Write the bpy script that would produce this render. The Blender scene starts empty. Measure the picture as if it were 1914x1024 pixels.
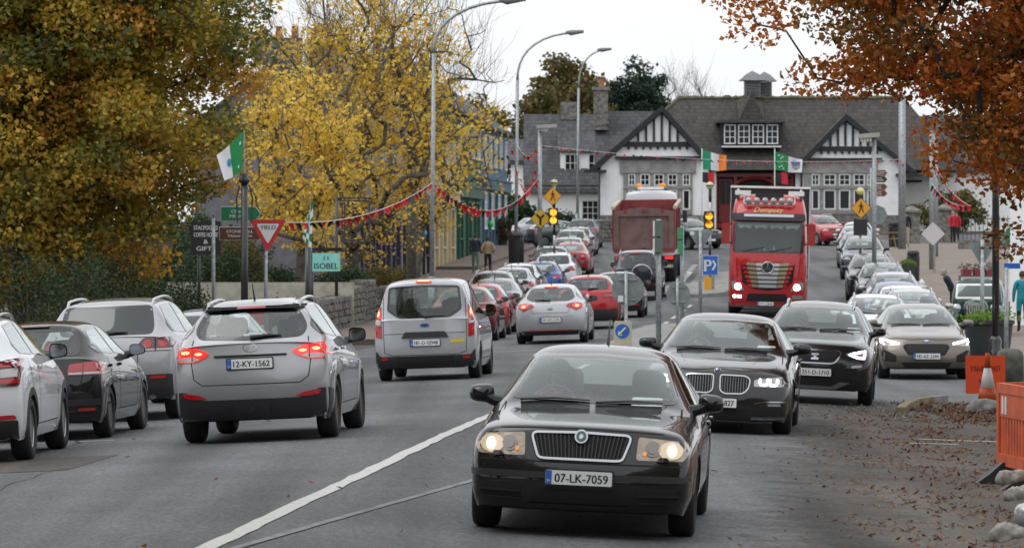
import bpy, bmesh, math, random
import numpy as np
from mathutils import Vector, Matrix
from mathutils.bvhtree import BVHTree
from mathutils.geometry import delaunay_2d_cdt
random.seed(7); rng = np.random.default_rng(7)
R = math.radians
SC = bpy.context.scene; COL = SC.collection

# ---------------------------------------------------------------- camera
F_PX, CX, HY, HC = 8000.0, 957.0, 455.0, 2.2      # photograph pixels (1914 wide), horizon row, eye height
cam = bpy.data.cameras.new('camera'); camo = bpy.data.objects.new('camera', cam); COL.objects.link(camo)
cam.sensor_width = 36; cam.lens = F_PX/1914*36; cam.clip_start = 0.5; cam.clip_end = 3000
camo.location = (0, 0, HC); camo.rotation_euler = (R(90)-math.atan(57/F_PX), 0, 0)
cam.dof.use_dof = True; cam.dof.focus_distance = 44; cam.dof.aperture_fstop = 9
SC.camera = camo
# ---------------------------------------------------------------- sky (overcast) and sun
SUN_EL, SUN_AZ = 60, 235
W = bpy.data.worlds.new('World'); SC.world = W; W.use_nodes = True
nt = W.node_tree; nt.nodes.clear()
def wn(t, **k):
    n = nt.nodes.new(t)
    for a, b in k.items(): setattr(n, a, b)
    return n
sky = wn('ShaderNodeTexSky', sky_type='NISHITA', sun_disc=False)
sky.sun_elevation = R(SUN_EL); sky.sun_rotation = R(SUN_AZ); sky.dust_density = 4; sky.air_density = 1.2
hs = wn('ShaderNodeHueSaturation'); hs.inputs['Saturation'].default_value = 0.12
cl = wn('ShaderNodeMixRGB'); cl.inputs[0].default_value = 0.72
tc = wn('ShaderNodeTexCoord'); nz = wn('ShaderNodeTexNoise'); nz.inputs['Scale'].default_value = 3; nz.inputs['Detail'].default_value = 6
cr = wn('ShaderNodeValToRGB'); cr.color_ramp.elements[0].color = (11.4, 11.7, 12.2, 1); cr.color_ramp.elements[1].color = (13.8, 14.1, 14.6, 1)
cr.color_ramp.elements[0].position = .3; cr.color_ramp.elements[1].position = .75
bg = wn('ShaderNodeBackground'); bg.inputs['Strength'].default_value = 0.09; ow = wn('ShaderNodeOutputWorld')
L = nt.links.new
L(sky.outputs[0], hs.inputs['Color']); L(hs.outputs[0], cl.inputs[1]); L(tc.outputs['Generated'], nz.inputs['Vector'])
# overcast luminance rises from the horizon to the zenith
sp = wn('ShaderNodeSeparateXYZ'); mr_ = wn('ShaderNodeMapRange'); mr_.inputs[3].default_value = 1.16; mr_.inputs[4].default_value = 1.75
ml = wn('ShaderNodeMixRGB', blend_type='MULTIPLY'); ml.inputs[0].default_value = 1
L(tc.outputs['Generated'], sp.inputs[0]); L(sp.outputs['Z'], mr_.inputs[0]); L(cr.outputs[0], ml.inputs[1]); L(mr_.outputs[0], ml.inputs[2])
L(nz.outputs['Fac'], cr.inputs[0]); L(ml.outputs[0], cl.inputs[2]); L(cl.outputs[0], bg.inputs['Color']); L(bg.outputs[0], ow.inputs[0])
sun = bpy.data.lights.new('sun', 'SUN'); sun.energy = 0.6; sun.angle = R(30); sun.color = (1, .97, .93)
suno = bpy.data.objects.new('sun', sun); COL.objects.link(suno)
_el, _az = R(SUN_EL), R(SUN_AZ)
suno.rotation_euler = Vector((math.sin(_az)*math.cos(_el), math.cos(_az)*math.cos(_el), math.sin(_el))).to_track_quat('Z', 'Y').to_euler()
SC.view_settings.view_transform = 'Standard'; SC.view_settings.look = 'None'
SC.view_settings.exposure = -0.06; SC.view_settings.gamma = 1; SC.view_settings.use_curve_mapping = False
SC.cycles.max_bounces = 8; SC.cycles.transparent_max_bounces = 16

# ---------------------------------------------------------------- helpers
def PX(x, y, d):            # photograph pixel at distance d -> world point
    return Vector(((x-CX)/F_PX*d, d, HC-(y-HY)/F_PX*d))
def XD(x, d): return (x-CX)/F_PX*d

_M = {}
def mat(name, col, rough=.6, metal=0, coat=0, emit=None, es=0, var=0, vs=8, bump=0, bs=60, spec=None, col2=None, noise_lo=.35, noise_hi=.65, trans=0):
    if name in _M: return _M[name]
    m = bpy.data.materials.new(name); m.use_nodes = True; n = m.node_tree; b = n.nodes['Principled BSDF']
    c = (*col, 1) if len(col) == 3 else col
    b.inputs['Base Color'].default_value = c; b.inputs['Roughness'].default_value = rough; b.inputs['Metallic'].default_value = metal
    b.inputs['Coat Weight'].default_value = coat; b.inputs['Coat Roughness'].default_value = .04
    if spec is not None: b.inputs['Specular IOR Level'].default_value = spec
    if trans: b.inputs['Transmission Weight'].default_value = trans
    if emit: b.inputs['Emission Color'].default_value = (*emit, 1); b.inputs['Emission Strength'].default_value = es
    if var or col2 or bump:
        t = n.nodes.new('ShaderNodeTexCoord')
        if var or col2:
            z = n.nodes.new('ShaderNodeTexNoise'); z.inputs['Scale'].default_value = vs; z.inputs['Detail'].default_value = 5
            n.links.new(t.outputs['Object'], z.inputs['Vector'])
            r = n.nodes.new('ShaderNodeValToRGB'); e = r.color_ramp.elements
            e[0].position, e[1].position = noise_lo, noise_hi
            a = col2 if col2 else [min(1, q*(1+var)) for q in col]
            e[0].color = (*([q*(1-var) for q in col] if not col2 else col), 1); e[1].color = (*a, 1)
            n.links.new(z.outputs['Fac'], r.inputs[0]); n.links.new(r.outputs[0], b.inputs['Base Color'])
        if bump:
            z2 = n.nodes.new('ShaderNodeTexNoise'); z2.inputs['Scale'].default_value = bs; z2.inputs['Detail'].default_value = 4
            n.links.new(t.outputs['Object'], z2.inputs['Vector'])
            u = n.nodes.new('ShaderNodeBump'); u.inputs['Strength'].default_value = bump; u.inputs['Distance'].default_value = .02
            n.links.new(z2.outputs['Fac'], u.inputs['Height']); n.links.new(u.outputs[0], b.inputs['Normal'])
    _M[name] = m; return m

def glass_mat(name, tint, rough=.03, base=.06):
    if name in _M: return _M[name]
    m = bpy.data.materials.new(name); m.use_nodes = True; n = m.node_tree; n.nodes.clear()
    o = n.nodes.new('ShaderNodeOutputMaterial'); t = n.nodes.new('ShaderNodeBsdfTransparent'); g = n.nodes.new('ShaderNodeBsdfGlossy')
    t.inputs[0].default_value = (*tint, 1); g.inputs['Roughness'].default_value = rough; g.inputs['Color'].default_value = (.95, 1, 1, 1)
    lw = n.nodes.new('ShaderNodeLayerWeight'); lw.inputs[0].default_value = .5; pw = n.nodes.new('ShaderNodeMath'); pw.operation = 'POWER'; pw.inputs[1].default_value = 3.4; n.links.new(lw.outputs['Facing'], pw.inputs[0])
    f = n.nodes.new('ShaderNodeMath'); f.operation = 'MULTIPLY_ADD'; f.inputs[1].default_value = .92; f.inputs[2].default_value = base+.01; n.links.new(pw.outputs[0], f.inputs[0])
    x = n.nodes.new('ShaderNodeMixShader'); n.links.new(f.outputs[0], x.inputs[0]); n.links.new(t.outputs[0], x.inputs[1]); n.links.new(g.outputs[0], x.inputs[2])
    n.links.new(x.outputs[0], o.inputs[0]); _M[name] = m; return m

def leaf_mat(name, cols, rough=.55, trans=.4):
    if name in _M: return _M[name]
    m = bpy.data.materials.new(name); m.use_nodes = True; n = m.node_tree; b = n.nodes['Principled BSDF']
    a = n.nodes.new('ShaderNodeAttribute'); a.attribute_name = 'tone'
    r = n.nodes.new('ShaderNodeValToRGB'); e = r.color_ramp.elements
    while len(e) < len(cols): e.new(.5)
    for i, c in enumerate(cols): e[i].position = i/(len(cols)-1); e[i].color = (*c, 1)
    n.links.new(a.outputs['Fac'], r.inputs[0]); n.links.new(r.outputs[0], b.inputs['Base Color']); b.inputs['Roughness'].default_value = rough
    tl = n.nodes.new('ShaderNodeBsdfTranslucent'); n.links.new(r.outputs[0], tl.inputs[0])
    x = n.nodes.new('ShaderNodeMixShader'); x.inputs[0].default_value = trans
    n.links.new(b.outputs[0], x.inputs[1]); n.links.new(tl.outputs[0], x.inputs[2]); n.links.new(x.outputs[0], n.nodes['Material Output'].inputs[0])
    _M[name] = m; return m

def tag(o, label=None, cat=None, group=None, kind=None):
    if label: o['label'] = label
    if cat: o['category'] = cat
    if group: o['group'] = group
    if kind: o['kind'] = kind
    return o
def empty(name, loc=(0, 0, 0), rz=0, label=None, cat=None, group=None):
    o = bpy.data.objects.new(name, None); COL.objects.link(o); o.location = loc; o.rotation_euler = (0, 0, rz); o.empty_display_size = .2
    return tag(o, label, cat, group)
def link(name, me, parent=None, mats=None):
    o = bpy.data.objects.new(name, me); COL.objects.link(o)
    if parent is not None: o.parent = parent
    return o
def copy_tree(o, parent=None):
    c = o.copy(); COL.objects.link(c); c.parent = parent
    for ch in o.children: copy_tree(ch, c)
    return c

class MB:
    def __init__(s): s.v = []; s.f = []; s.m = []
    def add(s, vs, fs, m=0):
        k = len(s.v); s.v += [tuple(p) for p in vs]; s.f += [tuple(i+k for i in f) for f in fs]; s.m += [m]*len(fs); return s
    def box(s, c, d, rz=0, m=0, M=None):
        x, y, z = d[0]/2, d[1]/2, d[2]/2; q = []
        cs, sn = math.cos(rz), math.sin(rz)
        for a in (-x, x):
            for b in (-y, y):
                for e in (-z, z):
                    p = (c[0]+a*cs-b*sn, c[1]+a*sn+b*cs, c[2]+e); q.append(M @ Vector(p) if M else p)
        return s.add(q, [(0, 1, 3, 2), (4, 6, 7, 5), (0, 4, 5, 1), (2, 3, 7, 6), (0, 2, 6, 4), (1, 5, 7, 3)], m)
    def tube(s, pts, r, n=8, m=0, caps=True):
        pts = [Vector(p) for p in pts]; rs = r if isinstance(r, (list, tuple)) else [r]*len(pts); k = len(pts); vs = []; up = None
        for i, p in enumerate(pts):
            t = (pts[min(i+1, k-1)]-pts[max(i-1, 0)]).normalized()
            if up is None: up = Vector((0, 0, 1)) if abs(t.z) < .9 else Vector((1, 0, 0))
            a = t.cross(up); a = a.normalized() if a.length > 1e-6 else t.orthogonal().normalized(); b = a.cross(t); up = b
            for j in range(n):
                w = 2*math.pi*j/n; vs.append(p+a*(rs[i]*math.cos(w))+b*(rs[i]*math.sin(w)))
        fs = [(i*n+j, i*n+(j+1) % n, (i+1)*n+(j+1) % n, (i+1)*n+j) for i in range(k-1) for j in range(n)]
        if caps: fs += [tuple(range(n))[::-1], tuple(range((k-1)*n, k*n))]
        return s.add(vs, fs, m)
    def lathe(s, prof, n=20, c=(0, 0, 0), axis='z', m=0):
        vs = []
        for r, h in prof:
            for j in range(n):
                w = 2*math.pi*j/n; a, b = r*math.cos(w), r*math.sin(w)
                q = (a, b, h) if axis == 'z' else ((h, a, b) if axis == 'x' else (a, h, b)); vs.append((c[0]+q[0], c[1]+q[1], c[2]+q[2]))
        k = len(prof); fs = [(i*n+j, i*n+(j+1) % n, (i+1)*n+(j+1) % n, (i+1)*n+j) for i in range(k-1) for j in range(n)]
        if prof[0][0] > 1e-4: fs.append(tuple(range(n))[::-1])
        if prof[-1][0] > 1e-4: fs.append(tuple(range((k-1)*n, k*n)))
        return s.add(vs, fs, m)
    def prism(s, poly, a, b, plane='xz', m=0):
        # extrude 2-D polygon between a and b along the third axis
        def q(u, v, w): return (u, w, v) if plane == 'xz' else ((w, u, v) if plane == 'yz' else (u, v, w))
        n = len(poly); vs = [q(u, v, a) for u, v in poly]+[q(u, v, b) for u, v in poly]
        fs = [(i, (i+1) % n, n+(i+1) % n, n+i) for i in range(n)]+[tuple(range(n))[::-1], tuple(range(n, 2*n))]
        return s.add(vs, fs, m)
    def mesh(s, name, mats, smooth=False, fixn=True):
        me = bpy.data.meshes.new(name); me.from_pydata(s.v, [], s.f)
        for x in (mats if isinstance(mats, (list, tuple)) else [mats]): me.materials.append(x)
        if any(s.m): me.polygons.foreach_set('material_index', s.m)
        if fixn:
            bm = bmesh.new(); bm.from_mesh(me); bmesh.ops.recalc_face_normals(bm, faces=bm.faces); bm.to_mesh(me); bm.free()
        if smooth: me.shade_smooth(); 
        if smooth == 'auto':
            me.shade_smooth(); me.set_sharp_from_angle(angle=R(40))
        me.update(); return me
    def build(s, name, mats, parent=None, smooth=False, **t):
        o = link(name, s.mesh(name, mats, smooth), parent); return tag(o, **t) if t else o

def rpoly(pts, r=.02, n=4):
    out = []; k = len(pts)
    for i in range(k):
        p0, p, p1 = Vector(pts[i-1]), Vector(pts[i]), Vector(pts[(i+1) % k])
        a = (p0-p); b = (p1-p); ra = min(r, a.length*.45); rb = min(r, b.length*.45)
        A = p+a.normalized()*ra; B = p+b.normalized()*rb
        for j in range(n+1):
            t = j/n; out.append(tuple(A*(1-t)**2+p*2*t*(1-t)+B*t*t))
    return out
def ell(cx, cy, rx, ry, n=20): return [(cx+rx*math.cos(2*math.pi*i/n), cy+ry*math.sin(2*math.pi*i/n)) for i in range(n)]
_txt = {}
def text_geo(s):
    """2-D triangles of a text, centred, height of capitals = 1"""
    if s in _txt: return _txt[s]
    c = bpy.data.curves.new('t', 'FONT'); c.body = s; c.size = 1.0; c.resolution_u = 3; c.align_x = 'CENTER'
    o = bpy.data.objects.new('t', c); COL.objects.link(o); dg = bpy.context.evaluated_depsgraph_get(); dg.update()
    me = bpy.data.meshes.new_from_object(o.evaluated_get(dg)); v = np.array([p.co[:2] for p in me.vertices]); f = [tuple(p.vertices) for p in me.polygons]
    bpy.data.objects.remove(o); bpy.data.curves.remove(c); bpy.data.meshes.remove(me)
    if len(v):
        v[:, 0] -= (v[:, 0].min()+v[:, 0].max())/2; h = .7; v[:, 1] -= h/2; v /= h
    _txt[s] = (v, f); return _txt[s]
def text_on(mb, s, M, w, h, m=0, mirror=False, bold=0):
    """add text to mb: fits width w and capital height h, drawn in the local xz plane of matrix M (facing -y)"""
    v, f = text_geo(s); ww = v[:, 0].max()-v[:, 0].min(); sx = min(w/ww, h*1.25) if w else h
    for dx in ([0] if not bold else [-bold, 0, bold]):
        mb.add([M @ Vector((-a*sx if mirror else a*sx)+dx*1.0 and (( -a*sx if mirror else a*sx)+dx, abs(dx)*.2, b*h) or ((-a*sx if mirror else a*sx)+dx, 0, b*h)) if False else M @ Vector(((-a*sx if mirror else a*sx)+dx, abs(dx)*.1, b*h)) for a, b in v], f, m)

# common materials
BLK = mat('black_plastic', (.018, .018, .02), .5, bump=.1, bs=200)
BLKM = mat('black_iron', (.012, .013, .014), .35, coat=.3)
RUB = mat('tyre_rubber', (.016, .016, .017), .8, bump=.3, bs=90)
CHR = mat('chrome', (.40, .41, .43), .14, 1)
GALV = mat('galvanised_steel', (.30, .32, .33), .45, .55, var=.25, vs=14)
WHT = mat('white_paint', (.75, .75, .73), .5, var=.08)
PLATE = mat('plate_white', (.72, .73, .72), .4); PTXT = mat('plate_black', (.01, .01, .012), .5); PBLU = mat('plate_blue', (.02, .12, .45), .4)
SIGNBACK = mat('sign_back_grey', (.20, .23, .23), .5, .3, var=.15)
RED = mat('sign_red', (.45, .02, .025), .45); GRN = mat('flag_green', (.01, .22, .06), .7); WFAB = mat('white_cloth', (.7, .71, .74), .8)
STONE = mat('grey_limestone', (.085, .08, .068), .92, col2=(.24, .23, .205), vs=5, bump=.9, bs=18)

# ---------------------------------------------------------------- ground shape
AX0, AXS = -0.44, math.tan(R(4.1))
def axis(d): return AX0+(d-57)*AXS
HEAD = R(4.1)                                   # direction of the street, clockwise from +y
_tL = np.array([(-60, -.25), (50, -.25), (80, -.35), (107, -.42), (120, -.42), (139, -.18), (152, -.02), (166, .1), (175, .35), (186, .75), (196, 1.0), (213, 1.43), (235, 2.1), (260, 2.7), (300, 3.4), (900, 5)])
_tC = np.array([(-60, 0), (50, 0), (78, -.15), (107, -.25), (136, -.1), (157, .05), (172, .68), (186, 1.05), (200, 1.4), (213, 1.68), (228, 2.1), (245, 2.7), (260, 3.1), (300, 3.6), (900, 5)])
_tR = np.array([(-60, -.25), (50, -.25), (83, -.45), (108, -.42), (131, -.3), (143, -.1), (153, .15), (170, .85), (180, 1.2), (190, 1.5), (200, 1.75), (228, 2.1), (245, 2.7), (260, 3.1), (300, 3.6), (900, 5)])
_dd = np.arange(-60, 900, 1.0)
def _sm(t):
    z = np.interp(_dd, t[:, 0], t[:, 1]); k = np.hanning(11); k /= k.sum(); zz = np.pad(z, 5, mode='edge'); return np.convolve(zz, k, 'valid')
_zL, _zC, _zR = _sm(_tL), _sm(_tC), _sm(_tR)
def gz(x, d):
    off = x-axis(d); l, c, r = np.interp(d, _dd, _zL), np.interp(d, _dd, _zC), np.interp(d, _dd, _zR)
    t = np.minimum(1, np.sqrt(np.asarray(off)**2+.16)/5.5-.07); t = np.maximum(t, 0)
    return c+(np.where(np.asarray(off) < 0, l, r)-c)*t
def gzf(x, d): return float(gz(x, d))

def sheet(name, d0, d1, xa, xb, dz, material, nd=2.0, nx=1.0, kind='structure', edge=0, parent=None):
    """strip of ground following the street; xa, xb: functions of d (metres) giving the left and right edges; edge: kerb drop"""
    ds = np.linspace(d0, d1, max(2, int((d1-d0)/nd)+1)); wmax = max(xb(d)-xa(d) for d in ds); k = max(2, int(wmax/nx)+1); vs = []
    for d in ds:
        xs = np.linspace(xa(d), xb(d), k)
        zz = gz(xs, np.full(k, d))
        vs += [(x, d, z+dz) for x, z in zip(xs, zz)]
    fs = [(i*k+j, i*k+j+1, (i+1)*k+j+1, (i+1)*k+j) for i in range(len(ds)-1) for j in range(k-1)]
    if edge:
        n = len(ds)
        def wall(idx):
            b = len(vs)
            for q in idx: vs.append((vs[q][0], vs[q][1], vs[q][2]-edge))
            for a in range(len(idx)-1): fs.append((idx[a], idx[a+1], b+a+1, b+a))
        wall([i*k for i in range(n)]); wall([i*k+k-1 for i in range(n)]); wall(list(range(k))); wall(list(range((n-1)*k, n*k)))
    mb = MB(); mb.add(vs, fs); o = mb.build(name, material, parent, smooth='auto')
    if kind and parent is None: o['kind'] = kind
    return o

def asphalt(name, base, lighter):
    m = bpy.data.materials.new(name); m.use_nodes = True; n = m.node_tree; b = n.nodes['Principled BSDF']; lk = n.links.new
    t = n.nodes.new('ShaderNodeTexCoord')
    def noise(sc, det, mp=None, rough=.5):
        z = n.nodes.new('ShaderNodeTexNoise'); z.inputs['Scale'].default_value = sc; z.inputs['Detail'].default_value = det; z.inputs['Roughness'].default_value = rough
        if mp:
            q = n.nodes.new('ShaderNodeMapping'); q.inputs['Scale'].default_value = mp; q.inputs['Rotation'].default_value = (0, 0, HEAD); lk(t.outputs['Object'], q.inputs[0]); lk(q.outputs[0], z.inputs['Vector'])
        else: lk(t.outputs['Object'], z.inputs['Vector'])
        return z
    def ramp(src, a, c, p0, p1):
        r = n.nodes.new('ShaderNodeValToRGB'); r.color_ramp.elements[0].position = p0; r.color_ramp.elements[1].position = p1
        r.color_ramp.elements[0].color = (*a, 1); r.color_ramp.elements[1].color = (*c, 1); lk(src.outputs['Fac'], r.inputs[0]); return r
    def mul(a, c, f=1, mode='MULTIPLY'):
        x = n.nodes.new('ShaderNodeMixRGB'); x.blend_type = mode; x.inputs[0].default_value = f; lk(a.outputs[0], x.inputs[1]); lk(c.outputs[0], x.inputs[2]); return x
    big = ramp(noise(.28, 7, rough=.65), base, lighter, .36, .64)                     # patches
    trk = ramp(noise(1, 3, (1.1, .035, 1)), (.66, .66, .665), (1.25, 1.25, 1.25), .36, .64)   # wheel tracks along the street
    grit = ramp(noise(24, 5, rough=.9), (.30, .30, .31), (1.85, 1.85, 1.82), .38, .62)
    fine = ramp(noise(14, 5, rough=.7), (.8, .8, .8), (1.2, 1.2, 1.2), .3, .7)
    c = mul(mul(mul(big, trk), grit), fine); lk(c.outputs[0], b.inputs['Base Color']); b.inputs['Roughness'].default_value = .78; b.inputs['Specular IOR Level'].default_value = .35
    u = n.nodes.new('ShaderNodeBump'); u.inputs['Strength'].default_value = .5; u.inputs['Distance'].default_value = .012; lk(noise(70, 3).outputs['Fac'], u.inputs['Height']); lk(u.outputs[0], b.inputs['Normal'])
    return m
ASPH = asphalt('asphalt', (.070, .071, .0735), (.100, .101, .104)); ASPH2 = asphalt('asphalt_worn', (.046, .041, .036), (.072, .063, .054))

def paver_mat(name, c1, c2, mortar, sc):
    m = bpy.data.materials.new(name); m.use_nodes = True; n = m.node_tree; b = n.nodes['Principled BSDF']; lk = n.links.new
    t = n.nodes.new('ShaderNodeTexCoord'); br = n.nodes.new('ShaderNodeTexBrick'); br.inputs['Scale'].default_value = sc
    br.inputs['Color1'].default_value = (*c1, 1); br.inputs['Color2'].default_value = (*c2, 1); br.inputs['Mortar'].default_value = (*mortar, 1); br.inputs['Mortar Size'].default_value = .015
    lk(t.outputs['Object'], br.inputs['Vector']); z = n.nodes.new('ShaderNodeTexNoise'); z.inputs['Scale'].default_value = .6; z.inputs['Detail'].default_value = 7; lk(t.outputs['Object'], z.inputs['Vector'])
    r = n.nodes.new('ShaderNodeValToRGB'); r.color_ramp.elements[0].color = (.7, .7, .7, 1); r.color_ramp.elements[1].color = (1.2, 1.2, 1.2, 1); lk(z.outputs['Fac'], r.inputs[0])
    x = n.nodes.new('ShaderNodeMixRGB'); x.blend_type = 'MULTIPLY'; x.inputs[0].default_value = 1; lk(br.outputs[0], x.inputs[1]); lk(r.outputs[0], x.inputs[2]); lk(x.outputs[0], b.inputs['Base Color']); b.inputs['Roughness'].default_value = .85
    return m
PAVE = paver_mat('brick_paving', (.20, .145, .115), (.16, .12, .10), (.10, .085, .075), 4)
PAVE2 = paver_mat('brick_paving_tan', (.215, .17, .138), (.18, .145, .12), (.12, .10, .085), 4)
KERB = mat('kerb_concrete', (.25, .245, .23), .85, var=.25, vs=6, bump=.3, bs=40)
GRASS = mat('verge_earth', (.035, .04, .018), .95, col2=(.07, .06, .03), vs=2, bump=.8, bs=12)

# ground: one sheet to the horizon
mb = MB(); gd = np.concatenate([np.arange(-60, 300, 5), np.array([300, 340, 420, 600, 890])]); gx = np.concatenate([np.linspace(-500, -60, 6), np.linspace(-40, 60, 34), np.linspace(80, 500, 6)])
vs = []
for d in gd:
    zz = gz(gx, np.full(len(gx), d)); vs += [(x, d, z-.06) for x, z in zip(gx, zz)]
k = len(gx); mb.add(vs, [(i*k+j, i*k+j+1, (i+1)*k+j+1, (i+1)*k+j) for i in range(len(gd)-1) for j in range(k-1)])
mb.build('ground', GRASS, None, smooth=True, kind='structure')
# road
def roadL(d): return axis(d)-np.interp(d, [0, 88, 100, 112, 240], [8.2, 7.2, 7.2, 6.4, 10.2])
def roadR(d): return axis(d)+np.interp(d, [0, 40, 66, 74, 84, 200, 240], [11, 10.6, 10.2, 8.2, 7.9, 7.6, 9.5])
sheet('road', -40, 246, roadL, roadR, 0, ASPH, 1.5, .7)
DIRTY = asphalt('asphalt_dirty', (.048, .041, .034), (.078, .067, .055))
sh_ = sheet('road_shoulder', 18, 66, lambda d: axis(d)+3.6, lambda d: roadR(d)-.02, .004, DIRTY, .6, .3)
_co = np.array([v.co[:] for v in sh_.data.vertices]); _at = sh_.data.attributes.new('grime', 'FLOAT', 'POINT'); _at.data.foreach_set('value', np.clip((_co[:, 0]-axis(_co[:, 1])-3.6)/2.6, 0, 1).astype(np.float32))
_n = DIRTY.node_tree; _a = _n.nodes.new('ShaderNodeAttribute'); _a.attribute_name = 'grime'; _z = _n.nodes.new('ShaderNodeTexNoise'); _z.inputs['Scale'].default_value = 2.2; _z.inputs['Detail'].default_value = 9; _z.inputs['Roughness'].default_value = .7
_t = _n.nodes.new('ShaderNodeTexCoord'); _n.links.new(_t.outputs['Object'], _z.inputs[0]); _s = _n.nodes.new('ShaderNodeMath'); _n.links.new(_a.outputs['Fac'], _s.inputs[0]); _n.links.new(_z.outputs['Fac'], _s.inputs[1])
_r = _n.nodes.new('ShaderNodeMapRange'); _r.inputs[1].default_value = .62; _r.inputs[2].default_value = 1.15; _n.links.new(_s.outputs[0], _r.inputs[0]); _n.links.new(_r.outputs[0], _n.nodes['Principled BSDF'].inputs['Alpha'])
sheet('road_patch', 44, 47.2, lambda d: axis(d)-4.6, lambda d: axis(d)-3.2, .004, ASPH2, .5, .5)
sheet('road_patch', 26, 36, lambda d: axis(d)-3.6+.02*math.sin(d*3), lambda d: axis(d)-3.1+.02*math.sin(d*2), .004, ASPH2, .5, .3)
sheet('side_road', 97, 110, lambda d: -30, lambda d: roadL(d)+.0, .004, ASPH2, 2, 1)
sheet('cross_road', 228, 246, lambda d: -40, lambda d: roadL(d)-.01, .004, ASPH, 2, 1.2)
sheet('cross_road', 230, 246, lambda d: roadR(d)+.01, lambda d: 62, .004, ASPH, 2, 1.2)
# footpaths
LFP = sheet('footpath', 112, 226, lambda d: np.interp(d, [112, 140, 165, 240], [-7.5, -6.6, -5.6, 0.0]), lambda d: roadL(d)-.16, .12, PAVE, 2, .7, edge=.2)
RFP = sheet('footpath', 75, 228, lambda d: roadR(d)+.16, lambda d: axis(d)+26, .12, PAVE2, 2, 1.2, edge=.2)
NFP = sheet('footpath', -30, 95.5, lambda d: axis(d)-16, lambda d: roadL(d)-.16, .12, PAVE, 2, 1.2, edge=.2)
def kerbs(parent, fx, d0, d1, step=.92):
    base = MB().box((0, 0, 0), (.15, .905, .26)).mesh('kerb_stone', KERB); d = d0+step/2; i = 0
    while d < d1-step/2 and i < 300:
        x = fx(d); o = link('kerb_stone', base, parent); o.location = (x, d, gzf(x, d)+.12-.13+.006+random.uniform(-.004, .004))
        sl = math.atan2(gzf(x, d+.5)-gzf(x, d-.5), 1); o.rotation_euler = (sl, 0, -math.atan2(fx(d+.5)-fx(d-.5), 1)); d += step; i += 1
kerbs(LFP, lambda d: roadL(d)-.078, 112, 226); kerbs(RFP, lambda d: roadR(d)+.078, 75, 228); kerbs(NFP, lambda d: roadL(d)-.078, 24, 95)
# stepped kerb line on the upper left path by the shops
o = sheet('upper_path', 192, 226, lambda d: np.interp(d, [192, 226], [-3.5, -1.2]), lambda d: np.interp(d, [192, 226], [-1.6, 1.2]), .27, PAVE, 2, .6, edge=.2)
# traffic islands
ISL = mat('island_concrete', (.21, .205, .19), .9, var=.2, vs=3)
def island(name, d0, d1, c0, w):
    def e(d):
        t = (d-d0)/(d1-d0); return w/2*math.sqrt(max(.02, 1-abs(2*t-1)**6))
    return sheet(name, d0, d1, lambda d: c0(d)-e(d), lambda d: c0(d)+e(d), .13, ISL, .5, .4, edge=.2)
island('traffic_island', 86, 121, lambda d: axis(d)+.35, 1.5)
island('traffic_island', 160, 168.5, lambda d: axis(d)-.2, 2.6)
island('traffic_island', 66.5, 73.5, lambda d: roadR(d)-.05+ (d-66.5)*.1, 3.4)
# painted markings
def worn_paint(name, c):
    m = bpy.data.materials.new(name); m.use_nodes = True; n = m.node_tree; b = n.nodes['Principled BSDF']; lk = n.links.new
    t = n.nodes.new('ShaderNodeTexCoord'); z = n.nodes.new('ShaderNodeTexNoise'); z.inputs['Scale'].default_value = 9; z.inputs['Detail'].default_value = 8; z.inputs['Roughness'].default_value = .75; lk(t.outputs['Object'], z.inputs[0])
    r = n.nodes.new('ShaderNodeValToRGB'); e = r.color_ramp.elements; e[0].position = .56; e[1].position = .66; e[0].color = (*c, 1); e[1].color = (.13, .13, .13, 1); lk(z.outputs['Fac'], r.inputs[0]); lk(r.outputs[0], b.inputs['Base Color']); b.inputs['Roughness'].default_value = .7
    return m
PAINT = worn_paint('road_paint', (.44, .435, .41)); PAINTY = worn_paint('road_paint_yellow', (.5, .36, .12)); PAINTF = mat('faded_line', (.15, .15, .153), .8, var=.25, vs=3)
def mark(name, pts, w, material=PAINT, dz=.006, jag=0):
    pts = [Vector(p).to_2d() if not isinstance(p, Vector) else p for p in pts]; P = []
    for a, b in zip(pts[:-1], pts[1:]):
        n = max(1, int((b-a).length/.5)); P += [a.lerp(b, i/n) for i in range(n)]
    P.append(pts[-1]); vs = []
    for i, p in enumerate(P):
        t = (P[min(i+1, len(P)-1)]-P[max(i-1, 0)]).normalized(); q = Vector((t.y, -t.x))
        for s in (-1, 1):
            e = p+q*(s*w/2+random.uniform(-jag, jag)); vs.append((e.x, e.y, gzf(e.x, e.y)+dz))
    mb = MB(); mb.add(vs, [(2*i, 2*i+1, 2*i+3, 2*i+2) for i in range(len(P)-1)]); return mb.build(name, material, kind='structure')
mark('centre_line', [Vector((axis(d)+.1+(d-31)*.0066, d)) for d in np.arange(20, 58, .5)], .145, jag=.016)
for d in (62, 71, 80): mark('centre_line', [Vector((axis(d), d)), Vector((axis(d+4), d+4))], .12)
for d in (124, 132, 140, 148): mark('centre_line', [Vector((axis(d), d)), Vector((axis(d+4), d+4))], .12)
mark('faded_line', [Vector((axis(d)+.5+(d-33)*.1, d)) for d in np.arange(28, 43, .5)], .08, PAINTF, jag=.006)
TAR = mat('tar_seal', (.02, .02, .021), .6)
def wig(x0, d0, x1, d1, seed, n=26, a=.12):
    r_ = random.Random(seed); return [Vector((axis(d0+(d1-d0)*i/n)+x0+(x1-x0)*i/n+r_.uniform(-a, a), d0+(d1-d0)*i/n)) for i in range(n+1)]
mark('road_crack', wig(-4.6, 38, -4.3, 57, 1), .035, TAR, dz=.008, jag=.012); mark('road_crack', wig(-2.6, 29, -3.4, 45, 2), .02, TAR, dz=.008, jag=.008)
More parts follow.
